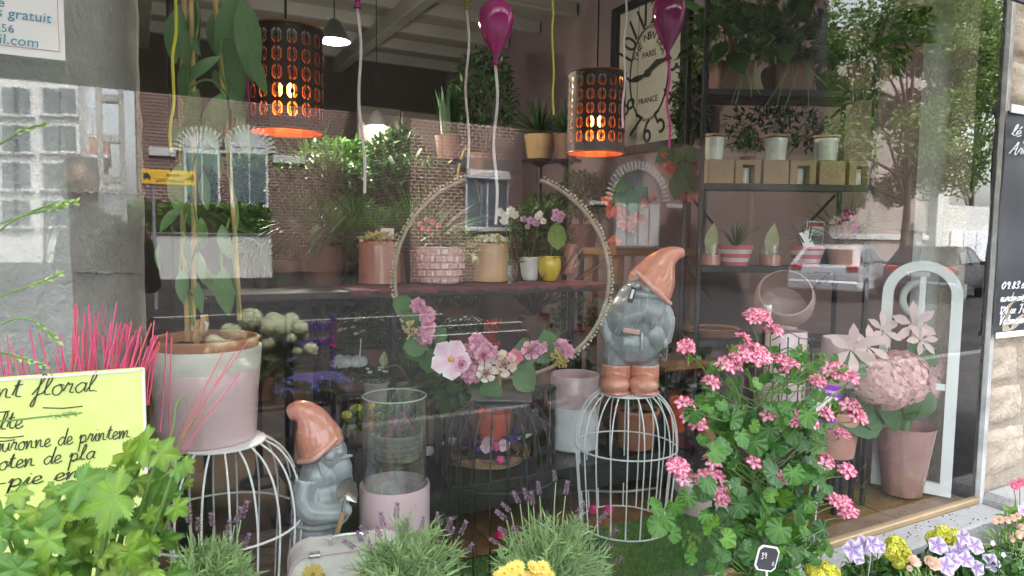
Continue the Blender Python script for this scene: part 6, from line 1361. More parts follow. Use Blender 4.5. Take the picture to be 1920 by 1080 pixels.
MB().bbox((0, .0, hv_ * .46), (wv - .1, .03, .035), .004).build('glazing_bar', 'frame_white', ar, rot=(R(-5), 0, 0), smooth=False)
MB().bbox((0, .002, hv_ * .72), (.03, .03, hv_ * .42), .004).build('glazing_bar', 'frame_white', ar, rot=(R(-5), 0, 0), smooth=False)
P = W(1722, 560, .36); s = mpp(P); rg_ = thing('ring_ornament', 'small white round ornament ring in front of the arched frame', 'ornament', P, R(-28)); MB().tube([(.085 * math.cos(a), 0, .085 * math.sin(a)) for a in [2 * math.pi * k / 40 for k in range(40)]], .02, 10, closed=True).build('ring', 'frame_white', rg_); MB().tube([(0, 0, .1), (0, 0, .3)], .002, 5).build('cord', 'cord_white', rg_); MB().bbox((0, .0, -.20), (.05, .02, .20), .004).build('foot', 'frame_white', rg_, smooth=False)
# vase of pink flowers
P0 = WZ(1690, 933, ZS + .012); s = mpp(P0); P = back(P0, .08); h = 132 * s; r = 52 * s
fv = thing('flower_vase', 'glossy rose-pink tapered vase of pale pink hydrangeas and lilies', 'flower vase', P)
MB().lathe([(r * .62, 0), (r * .66, .006), (r * .8, h * .4), (r * .95, h * .86), (r, h), (r * .95, h - .003), (r * .9, h * .85), (r * .7, h * .3), (0, h * .3)], 48, wob=lambda a, z: 1 + .012 * math.cos(10 * a)).build('vase', 'rose_gold', fv, ang=60)
def fp(x, y, d=0): return W(x, y, P.y + d) - P
b = MB()
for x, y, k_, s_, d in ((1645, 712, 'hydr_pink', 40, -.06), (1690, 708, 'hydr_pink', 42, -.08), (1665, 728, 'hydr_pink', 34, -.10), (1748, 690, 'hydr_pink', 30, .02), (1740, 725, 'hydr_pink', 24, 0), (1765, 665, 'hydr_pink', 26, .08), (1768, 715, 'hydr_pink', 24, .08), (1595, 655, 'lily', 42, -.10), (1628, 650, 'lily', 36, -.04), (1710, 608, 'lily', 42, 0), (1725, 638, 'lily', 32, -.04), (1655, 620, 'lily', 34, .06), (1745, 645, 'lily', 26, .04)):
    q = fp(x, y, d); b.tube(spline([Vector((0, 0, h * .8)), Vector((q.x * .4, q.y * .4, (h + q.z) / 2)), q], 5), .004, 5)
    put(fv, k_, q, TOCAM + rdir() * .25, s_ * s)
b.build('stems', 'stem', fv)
for x, y, dx, dy in ((1720, 650, 8, 50), (1735, 655, 22, 30), (1700, 660, 30, -10), (1730, 700, -24, 46), (1690, 790, -34, -30), (1705, 790, 10, -46), (1725, 780, 26, -40), (1660, 780, -46, -14), (1650, 775, -60, 14), (1740, 680, 20, -24), (1620, 670, -40, 30)):
    p, e = fp(x, y, -.03), fp(x + dx, y + dy, -.06); obj('leaf', lw_, fv, mat=frame(p, e - p, -fh + Vector((U(-.3, .3), 0, .4)), (e - p).length * 1.1, .8))
t, h, r, s = pot('flower_pot', 'terracotta pot inside the window behind the pelargonium label', 'pot', 1562, 862, 772, 90, 72, 'tc_pink', Y=.22, soil=True, lip=2); bush(t, (0, 0, h + .02), (.07, .07, .04), 70, .05, 'leaf'); stand_under(t, t.location, .07, ZS)
t, h, r, s = pot('flower_pot', 'terracotta pot half hidden behind the left of the geranium', 'pot', 1335, 842, 780, 60, 50, 'terracotta', Y=.5, soil=True, lip=2); bush(t, (0, 0, h + .02), (.06, .06, .04), 60, .05, 'leaf'); stand_under(t, t.location, .06, ZS)
# narrow white vase behind the standing gnome
v2('slim tall cream vase behind the standing gnome', 1238, 668, 545, 28, .99, W(1238, 668, .86).z, ('white_glaze', 'white_glaze')); 
t = thing('side_table', 'small dark wooden side table right of the standing gnome', 'table', W(1270, 672, .98)); o = t.location; zt = o.z; t.location = (o.x, o.y, 0); MB().bbox((0, 0, zt - .014), (.46, .34, .024), .004).build('table_top', 'wood_brown', t, smooth=False)
for sx in (-1, 1):
    for sy in (-1, 1): MB().bbox((sx * .2, sy * .14, (zt - .028) / 2), (.03, .03, zt - .028), .003).build('leg', 'black_table', t, smooth=False)
t = thing('console_table', 'pale wooden table with dark glass doors behind the gnome hat', 'table', W(1205, 520, 2.2)); o = t.location; t.location = (o.x, o.y, 0); zt = W(1205, 464, 2.2).z; MB().bbox((0, 0, zt - .03), (.8, .4, .05), .005).build('table_top', 'wood_brown', t, smooth=False)
for sx in (-1, 1):
    for sy in (-1, 1): MB().bbox((sx * .34, sy * .15, (zt - .055) / 2), (.06, .06, zt - .055), .004).build('leg', 'wood_brown', t, smooth=False)
# ================================================================ in front of the glass
random.seed(71)
GLY = {'a': (1.0, [[(.85, .85), (.5, 1), (.12, .5), (.4, 0), (.78, .4), (.88, 1), (.82, .25), (1.05, .08)]]), 'b': (.9, [[(0, .2), (.45, 1.5), (.3, 2), (.18, 1), (.2, .1), (.6, 0), (.75, .6), (.45, .9), (.9, .75)]]), 'c': (.85, [[(.75, .8), (.45, 1), (.1, .5), (.4, 0), (.85, .2)]]),
 'd': (1.05, [[(.82, .85), (.5, 1), (.12, .5), (.4, 0), (.8, .5), (1.05, 2.1), (.86, .25), (1.1, .05)]]), 'e': (.8, [[(.0, .25), (.6, .6), (.5, 1), (.2, .85), (.12, .3), (.4, 0), (.85, .25)]]), 'f': (.7, [[(0, .2), (.5, 1.2), (.75, 1.95), (.5, 2), (.38, .6), (.22, -.9), (.02, -.75), (.3, 0), (.75, .3)]]),
 'g': (1.0, [[(.85, .85), (.5, 1), (.12, .5), (.4, 0), (.8, .4), (.88, 1), (.75, -.7), (.3, -1), (.2, -.7), (1.0, .15)]]), 'h': (1.0, [[(0, .2), (.5, 1.5), (.35, 2), (.2, 1), (.15, 0), (.4, .8), (.7, .9), (.75, .2), (1.0, .08)]]), 'i': (.5, [[(0, .25), (.28, 1), (.25, .2), (.5, .1)], [(.32, 1.4), (.36, 1.45)]]),
 'l': (.6, [[(0, .2), (.5, 1.4), (.42, 2), (.22, 1.3), (.2, .2), (.6, .12)]]), 'm': (1.5, [[(0, .7), (.15, 1), (.15, 0), (.4, .85), (.6, .9), (.6, 0), (.85, .85), (1.1, .9), (1.1, .2), (1.5, .1)]]), 'n': (1.05, [[(0, .7), (.15, 1), (.15, 0), (.4, .85), (.65, .9), (.68, .2), (1.05, .1)]]), 'o': (.9, [[(.55, 1), (.15, .7), (.2, .1), (.6, 0), (.8, .55), (.55, 1), (.9, .85)]]),
 'p': (1.0, [[(0, .6), (.2, 1), (.1, -1.1), (.2, .5), (.55, 1), (.8, .5), (.5, 0), (.25, .1), (1.0, .15)]]), 'r': (.75, [[(0, .3), (.25, 1.1), (.35, .9), (.6, .95), (.5, .2), (.8, .1)]]), 's': (.75, [[(0, .1), (.45, 1.05), (.55, .5), (.35, 0), (.1, .1), (.75, .15)]]), 't': (.7, [[(.05, .3), (.4, 1.8), (.3, .3), (.7, .1)], [(.08, 1.2), (.65, 1.25)]]),
 'u': (1.0, [[(0, .5), (.12, 1), (.15, .2), (.5, 0), (.72, .6), (.75, 1), (.78, .2), (1.05, .1)]]), 'v': (.85, [[(0, .8), (.15, 1), (.3, 0), (.65, .8), (.55, 1), (.9, .9)]]), '.': (.35, [[(.1, 0), (.14, .05)]]), '@': (1.5, [[(1.0, .7), (.7, .9), (.5, .5), (.7, .25), (1.0, .6), (1.05, .3), (1.35, .6), (1.1, 1.3), (.5, 1.3), (.1, .6), (.4, -.2), (1.1, -.15)]]),
 '0': (1.0, [[(.5, 1.7), (.1, .9), (.4, 0), (.8, .8), (.5, 1.7)]]), '1': (.6, [[(.1, 1.3), (.4, 1.7), (.3, 0)]]), '2': (.95, [[(.1, 1.3), (.5, 1.7), (.75, 1.2), (.05, 0), (.85, .05)]]), '3': (.9, [[(.1, 1.5), (.5, 1.7), (.65, 1.2), (.3, .9), (.7, .5), (.4, 0), (.05, .2)]]), '5': (.9, [[(.8, 1.7), (.25, 1.65), (.15, 1), (.65, .9), (.6, .1), (.05, .1)]]), '6': (.9, [[(.7, 1.6), (.2, .8), (.3, 0), (.7, .3), (.5, .8), (.15, .5)]]), '8': (.9, [[(.6, 1.5), (.3, 1.6), (.3, 1.0), (.7, .4), (.35, 0), (.2, .5), (.65, 1.2), (.6, 1.5)]]), '9': (.9, [[(.7, 1.3), (.4, 1.65), (.15, 1.2), (.5, .9), (.72, 1.4), (.6, 0)]]),
 'A': (1.3, [[(-.1, 0), (.5, 1.2), (.9, 2), (.85, 0), (1.2, .1)], [(.2, .8), (1.0, .85)]]), 'F': (1.2, [[(0, 1.7), (.5, 2), (1.2, 1.9)], [(.7, 1.95), (.5, .8), (.2, 0), (-.1, .2)], [(.3, 1), (.9, 1.05)]]), 'V': (1.2, [[(0, 1.7), (.25, 2), (.4, 0), (.9, 1.7), (1.2, 2)]]), 'O': (1.4, [[(.8, 2), (.2, 1.4), (.2, .3), (.8, 0), (1.2, 1), (.8, 2), (.6, 1.6)]]), '-': (.8, [[(.1, .6), (.6, .6)]]), 'é': (.8, [[(.0, .25), (.6, .6), (.5, 1), (.2, .85), (.12, .3), (.4, 0), (.85, .25)], [(.35, 1.3), (.6, 1.7)]])}
def script(txt, xh, wr, slant=.18, flat=1, sp=1.0):
    b = MB(); x = 0
    for ch in txt:
        if ch == ' ': x += .75; continue
        w_, st = GLY[ch]
        for pts in st: b.tube([((x + q.x * sp + slant * q.y) * xh, 0, q.y * xh) for q in spline([Vector(p) for p in pts], 5)], wr, 5, flat=flat, ref=(0, 1, 0))
        x += w_ * sp
    return b, x * xh
def scriptat(parent, txt, P, xh, wr, mat, name='lettering', slant=.18, sp=1.0, rot=(0, 0, 0), fit=None):
    b, L = script(txt, xh, wr, slant, 1, sp)
    if fit: k = fit / L; b.v = [(x * k, y, z) for x, y, z in b.v]
    return b.build(name, mat, parent, P, rot)

# ---- paper notice on the glass -----------------------------------------------------------------------
M('print_blue', (.10, .30, .42), .6, nz=.05); M('print_red', (.55, .25, .27), .6, nz=.05); M('ink', (.05, .06, .03), .6, nz=.1); M('board_lime', (.62, .74, .20), .55, nz=.06, ns=6, col2=(.68, .78, .28), n2=3, coat=.15); M('board_edge', (.72, .68, .66), .6, nz=.1)
Yn = -.012; pr_ = W(121, 60, Yn); pb_ = W(60, 107, Yn); s = mpp(pr_)
nt_ = thing('paper_notice', 'white paper notice with blue lettering taped to the upper left of the glass', 'notice', (pr_.x, Yn, pb_.z))
MB().box((-.16, 0, .12), (.32, .0015, .24)).build('sheet', 'paper', nt_, smooth=False)
b = MB()
for c, d in (((-.16, -.0012, .018), (.30, .0006, .0012)), ((-.011, -.0012, .13), (.0012, .0006, .225))): b.box(c, d)
b.build('border_line', 'print_red', nt_, smooth=False)
def ptxt(parent, txt, px, py, Y, size, mat, P, align='RIGHT', shear=.1): q = W(px, py, Y) - Vector(P); obj('lettering', text_mesh(txt, size, mat, .0003, align, shear), parent, (q.x, -.0016, q.z), (R(90), 0, 0))
PN = Vector((pr_.x, Yn, pb_.z))
ptxt(nt_, 'devis gratuit', 96, 36, Yn, 24 * s * 1.05, 'print_blue', PN); ptxt(nt_, '01.56', 27, 56, Yn, 20 * s, 'print_blue', PN, shear=0); ptxt(nt_, '@mail.com', 73, 82, Yn, 24 * s * 1.05, 'print_blue', PN); ptxt(nt_, 'le', 9, 6, Yn, 24 * s, 'print_blue', PN)

# ---- hand-written lime board -----------------------------------------------------------------------------
ZBN = .46; Yb_ = -.11; tr_ = W(272, 692, Yb_); wB = .50
bd = thing('price_board', 'lime green board with handwriting leaning against the left of the window', 'sign', (tr_.x - wB / 2, Yb_, ZBN + .002)); hB = tr_.z - ZBN
MB().bbox((0, .012, hB / 2), (wB, .016, hB), .003).build('board', 'board_lime', bd, smooth=False)
b = MB().box((wB / 2 - .004, .003, hB / 2), (.006, .003, hB - .004)).box((0, .003, hB - .004), (wB - .01, .003, .005)); b.build('board_edge', 'board_edge', bd, smooth=False)
sB = mpp(W(140, 780, Yb_)); OB = Vector((tr_.x - wB / 2, Yb_, ZBN + .002))
def bt(txt, px0, py, px1, xh, wr=.0014): q = W(px0, py, Yb_) - OB; q1 = W(px1, py, Yb_) - OB; scriptat(bd, txt, (q.x, .003, q.z), xh * sB, wr, 'ink', fit=q1.x - q.x)
bt('ent floral.', -32, 752, 186, 19); bt('alte', -24, 810, 42, 17); bt('ouronne de printem', -14, 850, 244, 15); bt('-oten de pla', -22, 885, 178, 15); bt('-pie en', -10, 918, 150, 14)
for pa, pb2, py in ((80, 155, 765), (-10, 18, 774), (-10, 44, 821), (-10, 28, 828)): q, q1 = W(pa, py, Yb_) - OB, W(pb2, py - 3, Yb_) - OB; MB().tube([(q.x, .003, q.z), ((q.x + q1.x) / 2, .003, q1.z - .001), (q1.x, .003, q1.z)], .0014, 5).build('underline', 'ink', bd)

# ---- bench along the window that carries the outside plants -----------------------------------------------------
bn = thing('plant_bench', 'low grey wooden bench for plants below the left half of the window', 'bench', (-.05, -.34, 0)); M('bench_wood', (.22, .20, .18), .8, nz=.2, ns=8)
for k in range(4): MB().bbox((0, -.21 + k * .14, ZBN - .014), (1.8, .13, .024), .004).build('slat', 'bench_wood', bn, smooth=False)
for x in (-.82, 0, .82):
    for y in (-.2, .2): MB().bbox((x, y, (ZBN - .026) / 2), (.05, .05, ZBN - .026), .004).build('leg', 'bench_wood', bn, smooth=False)
# ---- pink dyed sticks ----------------------------------------------------------------------------------------
M('stick_pink', (.70, .10, .19), .6, nz=.15, ns=20)
sb = W(150, 760, -.05); sk = thing('stick_bunch', 'bunch of bright pink dyed sticks in a tin behind the lime board', 'sticks', (sb.x, -.052, ZBN + .001))
MB().lathe(pot_profile(.045, .045, .16), 24).build('tin', 'galv', sk)
def stick(x0, y0, x1, y1, Y=-.05):
    a, c = W(x0, y0, Y + U(-.015, .015)) - sk.location, W(x1, y1, Y + U(-.02, .012)) - sk.location; MB().tube([a, (a + c) / 2 + rdir() * .005, c], U(.0011, .0017), 5, col=(U(.85, 1.1), U(.7, 1.6), U(.7, 1.4))).build('stick', 'stick_pink', sk)
for i in range(88):
    g_ = random.random()
    if g_ < .5: x1, y1 = U(135, 228), U(566, 640)
    elif g_ < .75: x1, y1 = U(222, 300), U(600, 660)
    else: x1, y1 = U(-10, 140), U(608, 690)
    stick(150 + (x1 - 150) * .72 + U(-30, 30), 800 if x1 < 240 else 760, x1, y1)
for x0, y0, x1, y1 in ((318, 820, 322, 632), (300, 810, 313, 622), (305, 890, 418, 662), (312, 880, 440, 662), (322, 878, 448, 702), (320, 850, 465, 640)): stick(x0, y0, x1, y1, -.03)
# ---- wheat-like grasses reaching in from the left ---------------------------------------------------------------
gr = thing('wild_grass', 'thin green grass stems with seed heads at the left edge', 'grass', W(-140, 1000, -.62)); o = gr.location.copy(); gr.location = (o.x, o.y, 0)
o = gr.location.copy(); b = MB(); MB().lathe([(x, z) for x, z in pot_profile(.1, .13, .5)], 24).build('pot', 'terracotta', gr); hd_ = MB(); M('seed', (.36, .50, .16), .7, tl=.2)
for pts in ([(-90, 560), (0, 432), (90, 385), (142, 378)], [(-90, 300), (-10, 275), (40, 245), (88, 232)], [(-90, 620), (-20, 565), (60, 535), (112, 514)], [(-80, 700), (0, 610), (60, 600), (110, 640)], [(-100, 790), (0, 790), (80, 782), (145, 776)], [(-90, 470), (0, 420), (60, 400), (118, 388)], [(-90, 680), (-20, 660), (40, 672), (88, 688)]):
    P_ = [W(x, y, -.62) - o for x, y in pts]; b.tube(spline([Vector((0, 0, .46))] + P_, 7), .0016, 5); e = (P_[-1] - P_[-2]).normalized()
    for k in range(22): hd_.inst(LEAFC, frame(P_[-1] - e * (.045 * k / 22), e + rdir() * .7, rdir(), .010, 1.1))
b.build('stems', 'stem', gr); hd_.build('seed_heads', 'seed', gr)
# ---- grape vine ---------------------------------------------------------------------------------------------------
random.seed(81)
gv = thing('grape_vine', 'bright green grape vine with lobed leaves in the lower left corner', 'plant', W(120, 1200, -.52)); o = gv.location.copy(); gv.location = (o.x, o.y, ZBN); o = gv.location.copy(); MB().lathe(pot_profile(.07, .095, .15), 28).build('pot', 'terracotta', gv); MB().lathe([(0, .13), (.09, .13)], 20, cap=False).build('soil', 'soil', gv)
GV = [MB().inst(GRAPE, Matrix.Identity(4), 0, c).mesh('leaf', 'leaf_bright') for c in ((1, 1, 1), (.62, .78, .8), (1.3, 1.15, 1.3), (.85, .92, .7), (.5, .66, .7))]; b = MB()
spots = [(275, 830, 62), (235, 850, 58), (305, 900, 62), (150, 905, 52), (215, 930, 70), (285, 960, 60), (120, 960, 66), (40, 930, 55), (30, 990, 60), (90, 1010, 55), (180, 1000, 62), (240, 1030, 66), (310, 1010, 40), (150, 1050, 60), (60, 1060, 60), (290, 1070, 46), (210, 1075, 50), (0, 1040, 55), (330, 880, 30), (345, 870, 26), (300, 850, 40), (255, 900, 50), (110, 945, 40), (200, 970, 50), (330, 950, 30), (130, 1010, 50), (70, 960, 46), (260, 990, 52), (20, 1075, 50), (110, 1085, 50), (225, 880, 36), (165, 930, 40), (318, 925, 34), (5, 960, 44), (280, 1015, 40), (350, 905, 20)] + [(U(0, 330), U(890, 1080), U(26, 46)) for k_ in range(26)]
for i, (x, y, r) in enumerate(spots):
    Y = -.50 + U(-.07, .07) - .05 * (y - 830) / 250; p = W(x, y, Y) - o; s = mpp(p + o); up_ = Vector((U(-.6, .6), U(-.25, .1), -.55 + U(-.3, .45))); obj('leaf', GV[(i * 7) % 5], gv, mat=frame(p, up_, -fh * .9 + Vector((U(-.5, .5), U(-.3, .3), U(.3, .9))), r * s * U(.62, .98)))
    q = Vector((U(-.02, .02), U(-.02, .02), .14)); b.tube(spline([q, (q + p) / 2 + Vector((0, .03, -.01)), p + Vector((0, .01, 0))], 5), .0028, 5)
for pts in ([(300, 880), (325, 800), (330, 760), (345, 740)], [(320, 850), (355, 800), (365, 782)], [(300, 900), (345, 850), (360, 865)]): b.tube(spline([W(x, y, -.5) - o for x, y in pts], 6), .0016, 5)
b.build('vine_stems', 'stem', gv)
# ---- lavenders ------------------------------------------------------------------------------------------------------
M('lav_flower', (.17, .12, .145), .8, nz=.25, ns=30); random.seed(91)
spike = MB()
for k in range(42): z = .1 + .75 * k / 42; a = k * 2.4; spike.inst(LEAFC, frame((.05 * math.cos(a), .05 * math.sin(a), z), (math.cos(a), math.sin(a), .7), rdir(), .2, 1.1), 0, (U(.7, 1.4),) * 3)
for k in range(5): a = k * 1.257; spike.inst(LEAFC, frame((0, 0, .84), (math.cos(a) * .6, math.sin(a) * .6, 1), rdir(), .36, .9), 0, (1.25, 1.0, 1.35))
spike = spike.mesh('flower_spike', 'lav_flower', False)
def lavender(label, px, py, Y, wpx, hpx, zb, tall, n=85):
    c = W(px, py, Y); s = mpp(c); R_ = wpx * s / 2; t = thing('lavender', label, 'plant', (c.x, c.y, zb), 0, 'lavender plants along the window'); z0 = c.z - zb
    hp_ = max(.1, z0 - .06); MB().lathe(pot_profile(.06, .078, hp_), 24).build('pot', 'terracotta', t); MB().lathe([(0, hp_ * .9), (.072, hp_ * .9)], 20, cap=False).build('soil', 'soil', t)
    b = MB(); st = MB(); z0 = hp_ - .01
    for i in range(n):
        d = rdir(-.1, 1); e = Vector((d.x * R_, d.y * R_ * .8, z0 + max(.03, d.z * hpx * s))); p0_ = Vector((U(-.02, .02), U(-.02, .02), z0)); q = spline([p0_, p0_ * .5 + e * .5 + Vector((0, 0, .025)), e], 5); st.tube(q, .0015, 4); k = U(.7, 1.35)
        for j in range(20): w_ = q[min(len(q) - 1, 3 + int(j / 20 * (len(q) - 3)))]; b.inst(LEAFC, frame(w_ + rdir() * .004, (e - p0_).normalized() * .9 + rdir() * .8, rdir(), U(.032, .055), .28), 0, (k, k, k * U(.8, 1.1)))
    b.build('foliage', 'leaf_grey', t, smooth=False)
    for x, y, lean in tall:
        tip = W(x, y, Y + U(-.05, .03)) - t.location; p0_ = Vector((tip.x * .3, tip.y * .3, z0 + .05)); st.tube(spline([p0_, (p0_ + tip) / 2 + Vector((tip.x * .15, 0, .01)), tip], 5), .0017, 5); obj('flower_spike', spike, t, mat=frame(tip, Vector((0, 1, 0)), Vector((lean + U(-.2, .2), U(-.2, .2), 1)), U(.030, .042)))
    st.build('stems', 'leaf_grey', t); return t
lavender('lavender in front of the left white birdcage', 385, 1090, -.20, 170, 120, ZBN + .001, [(330, 1010, -.4), (355, 985, -.2), (440, 985, .2), (452, 975, .3), (425, 1010, .3), (455, 1030, .5), (372, 1000, 0), (400, 990, 0)])
lavender('lavender in front of the suitcase and pink vase', 770, 1100, -.20, 205, 135, ZBN + .001, [(742, 975, .1), (720, 990, -.2), (715, 1010, -.5), (690, 1005, -.6), (668, 1030, -1), (790, 995, .2), (820, 985, .2), (840, 1010, .6), (862, 1005, .7), (760, 1000, 0), (700, 1035, -.5), (835, 1000, .4), (680, 1020, -.5), (805, 1005, .2), (870, 1040, 1)])
lavender('tall flowering lavender in front of the black birdcage', 1035, 1075, -.24, 220, 150, .0, [(1042, 905, -.1), (1060, 930, .3), (990, 940, -.5), (958, 960, -1), (950, 975, -1.2), (975, 945, -.6), (1000, 950, -.3), (1080, 965, .8), (1120, 980, 1.2), (1140, 1010, 1.3), (955, 1000, -1.5), (935, 1020, -1.4), (1130, 1040, 1.4), (1012, 930, -.2), (1150, 1060, 1.5), (975, 1000, -1)], 115)
# yellow daisies at the bottom edge
t = thing('yellow_daisies', 'pot of yellow daisies at the bottom edge beside the lavender', 'plant', W(980, 1110, -.42)); o = t.location.copy(); t.location = (o.x, o.y, 0); o = t.location.copy(); b = MB(); MB().lathe(pot_profile(.08, .1, .3), 24).build('pot', 'terracotta', t); bush(t, (0, 0, .36), (.13, .1, .08), 160, .05, 'leaf')
for x, y in ((945, 1076), (975, 1080), (1000, 1064), (1015, 1078), (988, 1084), (960, 1068), (1028, 1082), (936, 1084), (952, 1082), (1005, 1076), (970, 1064), (1018, 1064)): q = W(x, y, -.44) - o; put(t, 'yellow_daisy', q, (U(-.3, .3), -.6, .8), .020); b.tube([Vector((0, 0, .3)), q * .5 + Vector((0, 0, .2)), q], .002, 5)
b.build('stems', 'stem', t)
# ---- trailing geranium on a wire trellis ---------------------------------------------------------------------------------
random.seed(101)
ge = thing('geranium', 'tall trailing geranium with pink and white striped flowers on a trellis', 'plant', W(1430, 1290, -.33)); o = ge.location.copy(); ge.location = (o.x, o.y, 0); o = ge.location.copy()
hp_ = max(.12, W(1430, 1110, -.33).z); MB().lathe(pot_profile(.11, .14, hp_, lip=.008), 32).build('pot', 'terracotta', ge); MB().lathe([(0, hp_ * .9), (.132, hp_ * .9)], 24, cap=False).build('soil', 'soil', ge)
def gq(x, y, d=0): return W(x, y, -.33 + d) - o
M('trellis', (.02, .05, .035), .45, .3, nz=.1); b = MB()
for x in (1462, 1478, 1498, 1522): b.tube([gq(x - 10, 1100, .05), gq(x, 632 + (12 if x == 1462 else 0), .05)], .0022, 5)
for y in (632, 660, 700, 760, 840, 930): b.tube(spline([gq(1448, y + 6, .05), gq(1478, y - 8, .04), gq(1500, y + 2, .05), gq(1526, y + 4, .06)], 5), .002, 5)
b.build('trellis', 'trellis', ge)
GL = [MB().inst(GERL, Matrix.Identity(4), 0, c).mesh('leaf', 'leaf') for c in ((1.05, 1.1, .9), (1.5, 1.45, 1.0), (.75, .85, .7), (2.3, 1.9, 1.1))]; b = MB(); n_ = 0
def prof_x(y):       # left and right outline of the plant by height
    K = [(650, 1350, 1560), (700, 1320, 1600), (780, 1290, 1560), (860, 1320, 1560), (930, 1290, 1560), (1000, 1330, 1580), (1080, 1340, 1500)]
    for (a, l0, r0), (c, l1, r1) in zip(K, K[1:]):
        if a <= y <= c: t_ = (y - a) / (c - a); return l0 + (l1 - l0) * t_, r0 + (r1 - r0) * t_
    return K[-1][1:]
while n_ < 288:
    y = U(655, 1085); l_, r_ = prof_x(y); x = (l_ + r_) / 2 + (r_ - l_) / 2 * (U(-1, 1)); d = U(-.12, .10); edge_ = abs(x - (l_ + r_) / 2) / ((r_ - l_) / 2); p = gq(x, y, d); r = U(12, 33) * mpp(p + o) * (1.0 - .35 * edge_) * (.62 if y < 760 else 1)
    obj('leaf', GL[random.choice((0, 0, 0, 1, 1, 2, 2, 3) if y > 760 else (0, 1, 1, 3))], ge, mat=frame(p, Vector((U(-.8, .8), U(-.3, .3), U(-1, .5))), -fh + Vector((U(-.7, .7), U(-.4, .4), U(.1, 1.0))), r)); n_ += 1
    if n_ % 2 == 0: q = gq(1430 + U(-25, 25), min(1085, y + U(20, 90)), .03); b.tube(spline([q, (p + q) / 2 + rdir() * .02, p], 4), .0022, 5)
for x, y in ((1235, 985), (1225, 950), (1260, 1000), (1245, 970), (1290, 930), (1265, 945), (1300, 1040), (1340, 1060)): p = gq(x, y, -.05); obj('leaf', GL[1], ge, mat=frame(p, Vector((U(-.8, .8), 0, U(-1, .3))), -fh + Vector((U(-.4, .4), 0, U(.2, .8))), U(16, 26) * mpp(p + o)))
def head(x, y, r, n, lean=(0, -.6, .8), d=-.06):
    c = gq(x, y, d); s = mpp(c + o); L = Vector(lean); q0 = gq(1430 + (x - 1430) * .55, y + 90 if y < 760 else y + 30, .0); b.tube(spline([q0, (q0 + c) / 2 + Vector((0, 0, .01)), c - L.normalized() * r * s * .5], 5), .0024, 5)
    fh_ = MB(); fm = FL['geranium']
    hd_ = obj('flower_head', None, ge, c)
    for k in range(int(n * 1.5)):
        dd = (rdir(-.2, 1)); dd = (dd + L * .8).normalized(); pp = Vector((dd.x * r * s, dd.y * r * s * .8, dd.z * r * s * .75)) * U(.75, 1.0); u = dd.orthogonal(); u.rotate(Matrix.Rotation(U(0, 6.28), 3, dd)); obj('floret', fm, hd_, mat=frame(pp, u, dd + rdir() * .25, U(12, 16.5) * s, 1)); b.tube([c - L.normalized() * r * s * .4, c + pp * .95], .0009, 4)
for a in ((1418, 603, 28, 15), (1448, 625, 14, 6), (1286, 652, 12, 6), (1405, 680, 46, 26), (1455, 685, 24, 9), (1365, 690, 24, 9), (1298, 785, 22, 12), (1500, 800, 36, 20), (1602, 785, 20, 9), (1595, 765, 14, 5), (1270, 880, 24, 13), (1335, 868, 18, 7), (1330, 905, 28, 12), (1345, 925, 18, 6), (1543, 870, 18, 6), (1584, 888, 18, 7), (1588, 965, 18, 8), (1580, 945, 12, 4), (1565, 702, 28, 12), (1595, 712, 14, 5), (1410, 872, 12, 4), (1480, 690, 18, 6), (1390, 640, 14, 5), (1530, 720, 16, 6), (1350, 940, 16, 6), (1460, 900, 12, 4), (1310, 800, 12, 4), (1285, 760, 12, 4), (1280, 900, 14, 5), (1575, 820, 14, 5), (1560, 940, 12, 4), (1330, 720, 14, 5), (1545, 780, 12, 4), (1440, 780, 10, 3)): head(*a)
b.build('stems', 'stem', ge)
b = MB()
for x, y in ((1300, 665), (1372, 645), (1440, 655), (1310, 755), (1325, 775), (1500, 645), (1540, 660), (1520, 680), (1290, 1010), (1300, 1000), (1340, 820), (1560, 755), (1400, 760)):
    for k in range(9): c = gq(x, y, -.06); e = c + Vector((U(-.02, .02), U(-.02, .02), U(-.03, -.005))); b.tube([c, e], .0008, 4); b.ball(e, (.0028, .0028, .007), 6, 5)
stuff(b.build('buds', 'leaf_bright', ge))
# purple plant label
M('label_purple', (.22, .03, .34), .45, nz=.04); P = W(1544, 762, -.18); lb = thing('plant_label', 'purple and white pelargonium label standing behind the geranium', 'label', P, R(-16)); s = mpp(P)
MB().bbox((0, 0, 0), (64 * s, .002, 84 * s), .0008, rot=(0, R(10), 0)).build('card', 'label_purple', lb, smooth=False); MB().box((0, -.0016, .0), (54 * s, .0006, 40 * s), rot=(0, R(10), 0)).build('picture', 'case_print', lb, smooth=False)
obj('lettering', text_mesh('Pelargonium', 10 * s, 'white_print', .0002), lb, (0.004, -.0014, 30 * s), (R(90), R(10), 0)); MB().tube([(.0, .002, -40 * s), (-.02, .004, -P.z)], .003, 5).build('stake', 'cord_white', lb)
